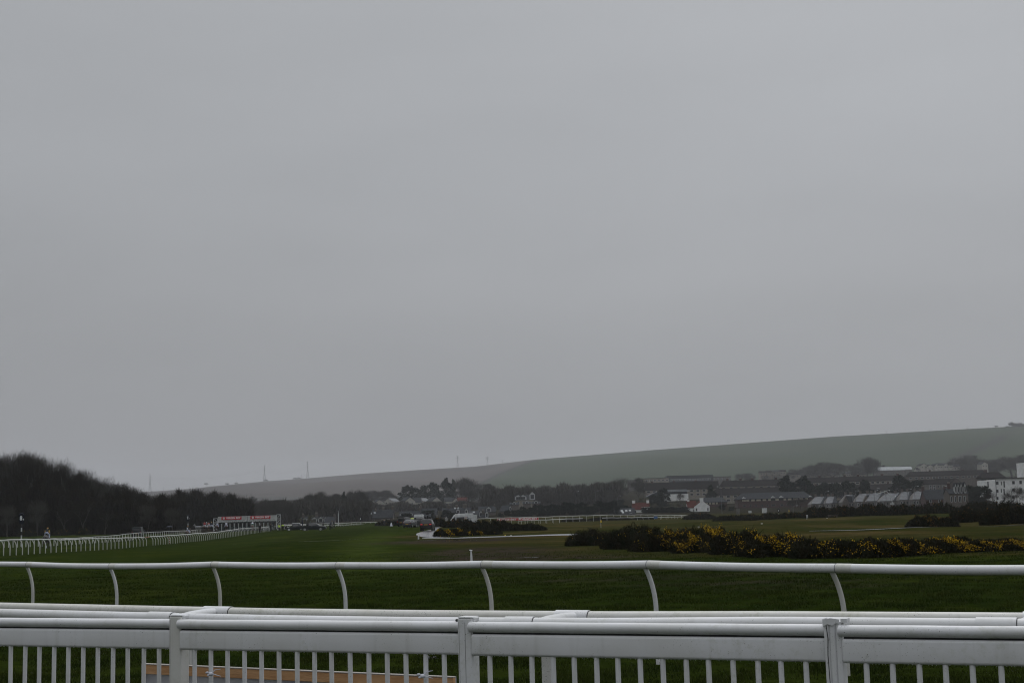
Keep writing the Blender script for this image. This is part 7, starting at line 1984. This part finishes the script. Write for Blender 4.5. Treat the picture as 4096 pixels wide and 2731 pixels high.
# white cone-shaped thing on the grass
q = pl(1565, 2104, 360)
cn = thing('white_marker', 'white cone-shaped bag or cover standing alone left of the cars', 'marker', q)
MB().tube([(0, 0, -.02), (-.02, 0, .3), (.02, 0, .65), (0, 0, .92)], [.34, .26, .16, .08], 10, sq=(1.1, .6)).build('cover', M['cl_white'], cn, smooth=True)
MB().box((0, 0, .02), (.85, .5, .06)).build('base', M['black'], cn)

# ------------------------------------------------------------------ odds and ends on the course
# camera platform on a white mast
b0 = gnd(1354, 430); b0.z = at(1354, 2104, 430).z; h_ = at(1355, 2042, 430).z - b0.z
ms = thing('camera_mast', 'thin white mast with a small platform on top behind the rails', 'mast', b0)
MB().tube([(0, 0, -.2), (0, 0, h_)], [.14, .09], 8).build('mast', M['paint_white'], ms, smooth=True)
MB().box((0, 0, h_ + .05), (1.1, .9, .12)).box((-.45, -.4, h_ + .5), (.06, .06, .9)).box((.45, -.4, h_ + .5), (.06, .06, .9)).box((0, -.4, h_ + .95), (1.0, .06, .06)).build('platform', M['steel'], ms)
MB().box((.12, 0, h_ + .55), (.35, .5, .4)).build('camera', M['black'], ms, bevel=.03)
MB().tube([(-.9, 0, 0), (0, 0, 1.2), (.9, 0, 0)], .05, 5).build('stay', M['paint_white'], ms)
# flag, hut, notices, bench, tee markers
fb = gnd(2404, 215); fb.z = at(2404, 2109, 215).z; fh = at(2403, 2078, 215).z - fb.z
fl = thing('golf_flag', 'yellow flag hanging on a thin pole left of the tall near gorse', 'flag', fb)
MB().tube([(0, 0, -.1), (0, 0, fh)], .018, 6).build('pole', M['paint_white'], fl)
MB().prism([(0, fh), (.10, fh - .06), (.17, fh - .25), (.13, fh - .42), (.0, fh - .40), (-.10, fh - .42), (-.07, fh - .2)], 'y', -.02, .02).build('flag', M['flag'], fl)
f2 = at(3156, 2048, 450); fl2 = thing('golf_flag', 'tiny yellow flag in front of the right end of the brick flats', 'flag', f2)
MB().tube([(0, 0, -1.5), (0, 0, .9)], .03, 5).build('pole', M['steel'], fl2); MB().prism([(-.05, .9), (.16, .5), (.1, .1), (-.1, .15)], 'y', -.02, .02).build('flag', M['flag'], fl2)
hb2 = gnd(2623, 420); hb2.z = at(2623, 2074, 420).z
hu = thing('blue_hut', 'small blue bin with a pale rounded lid on the links by the white rail', 'bin', hb2)
MB().box((0, 0, .35), (1.05, .9, .75)).build('body', M['blue'], hu, bevel=.04)
MB().tube([(-.55, 0, .72), (.55, 0, .72)], .30, 14, sq=(1.5, .8), up=(0, 0, 1)).build('lid', M['paint_silver'], hu, smooth=True)
nb = gnd(3229, 262); nb.z = at(3229, 2074, 262).z
no = thing('notice_board', 'small white notice on two legs at the foot of the gorse bank', 'sign', nb)
MB().box((0, 0, .50), (.30, .05, .42)).build('panel', M['paint_white'], no); 
for s in (-.11, .11): MB().box((s, 0, .12), (.04, .04, .40)).build('leg', M['paint_white'], no)
for dz_ in (.08, -.02, -.1): MB().box((0, -.03, .50 + dz_), (.16, .01, .03)).build('dark_line', M['letters_g'], no)
bb = gnd(3332, 250); bb.z = at(3332, 2070, 250).z
be = thing('bench', 'long low bench just in front of the high gorse bank', 'bench', bb)
MB().box((0, 0, .32), (1.75, .30, .05)).build('seat', M['stone'], be)
for s in (-.7, .7): MB().box((s, 0, .15), (.06, .28, .32)).build('leg', M['stone'], be)
MB().box((0, .14, .50), (1.75, .04, .10)).build('backrest', M['stone'], be)
def teem(px, row, D, r, label, mt):
    q = gnd(px, D); q.z = at(px, row, D).z
    t = thing('tee_marker', label, 'marker', q)
    MB().ell((0, 0, r * .9), (r, r * .9, r), 10, 7).build('ball', mt, t, smooth=True); MB().tube([(0, 0, -.12), (0, 0, r * .4)], r * .25, 6).build('stem', mt, t)
teem(3308, 2073, 250, .075, 'white ball-shaped marker on the grass just left of the bench', M['letters'])
teem(2044, 2143, 140, .055, 'white tee marker beside the orange one at the path', M['letters'])
teem(2158, 2139, 142, .055, 'lone white tee marker further right along the path', M['letters'])
teem(2021, 2142, 141, .06, 'orange tee marker beside the white one at the path', M['flag'])
def teebox(px, row, D, w, h, label):
    q = gnd(px, D); q.z = at(px, row, D).z; t = thing('tee_sign', label, 'sign', q)
    MB().box((0, 0, h / 2), (w, .12, h)).build('panel', M['letters'], t, bevel=.02); MB().box((0, 0, -.05), (w * .3, .06, .2)).build('foot', M['steel'], t)
teebox(2795, 2107, 165, .20, .05, 'thin flat white marker on the grass below the right cottage')
teebox(3047, 2096, 185, .22, .13, 'small white square marker on the pale grass below the brick flats')
# worn white line and clod on the near turf
def streak(px0, px1, row0, row1, w, label, mt):
    V_ = []; F_ = []; n = 24
    a = [ground_at(px0 + (px1 - px0) * k / n, row0 + (row1 - row0) * k / n) for k in range(n + 1)]
    for k, q in enumerate(a):
        ww = w * (.5 + .5 * math.sin(k * 2.1) ** 2) * (1 if 0 < k < n else .2)
        V_ += [(q.x, q.y - ww, z1(q.x, q.y - ww) + .012), (q.x, q.y + ww, z1(q.x, q.y + ww) + .012)]
    for k in range(n): F_.append((2 * k, 2 * k + 2, 2 * k + 3, 2 * k + 1))
    o = linkme('worn_line', rawmesh('worn_line', V_, F_, mt)); tag(o, kind='structure')
streak(1190, 1365, 2166, 2160, .45, '', M['line_w'])
streak(1365, 1460, 2160, 2153, .3, '', M['line_w'])
streak(935, 948, 2175, 2174, .4, '', M['line_w'])
q = ground_at(1733, 2638)
cl = MB()
for k in range(16): cl.ell((q.x + rnd.gauss(0, .035), q.y + rnd.gauss(0, .05), q.z + .012 + rnd.random() * .02), (.016, .014, .012), 6, 4)
o = linkme('earth_clod', remesh(cl, 'earth_clod', .008, 1)); o.data.materials.append(M['black']); tag(o, 'dark clod of earth on the turf seen between pickets near the middle post', 'clod')
# power lines between the ridge pylons
for a, b_, ra, rb_ in ((600, 1058, 1908, 1876), (1058, 1231, 1876, 1862), (1831, 1950, 1836, 1838), (1950, 2536, 1838, 1800)):
    pa, pb = at(a, ra, ridge_D(a) - 20), at(b_, rb_, ridge_D(b_) - 20)
    w = thing('power_line', 'faint power cables strung between hilltop pylons', 'cable', pa, 0, 'cables between the pylons')
    for k in range(2):
        P = []
        for i in range(13):
            t = i / 12; v_ = pa.lerp(pb, t) - pa; v_.z -= 14 * 4 * t * (1 - t) + k * 5; P.append(v_)
        MB().tube(P, .12, 4).build('cable', M['steel'], w)
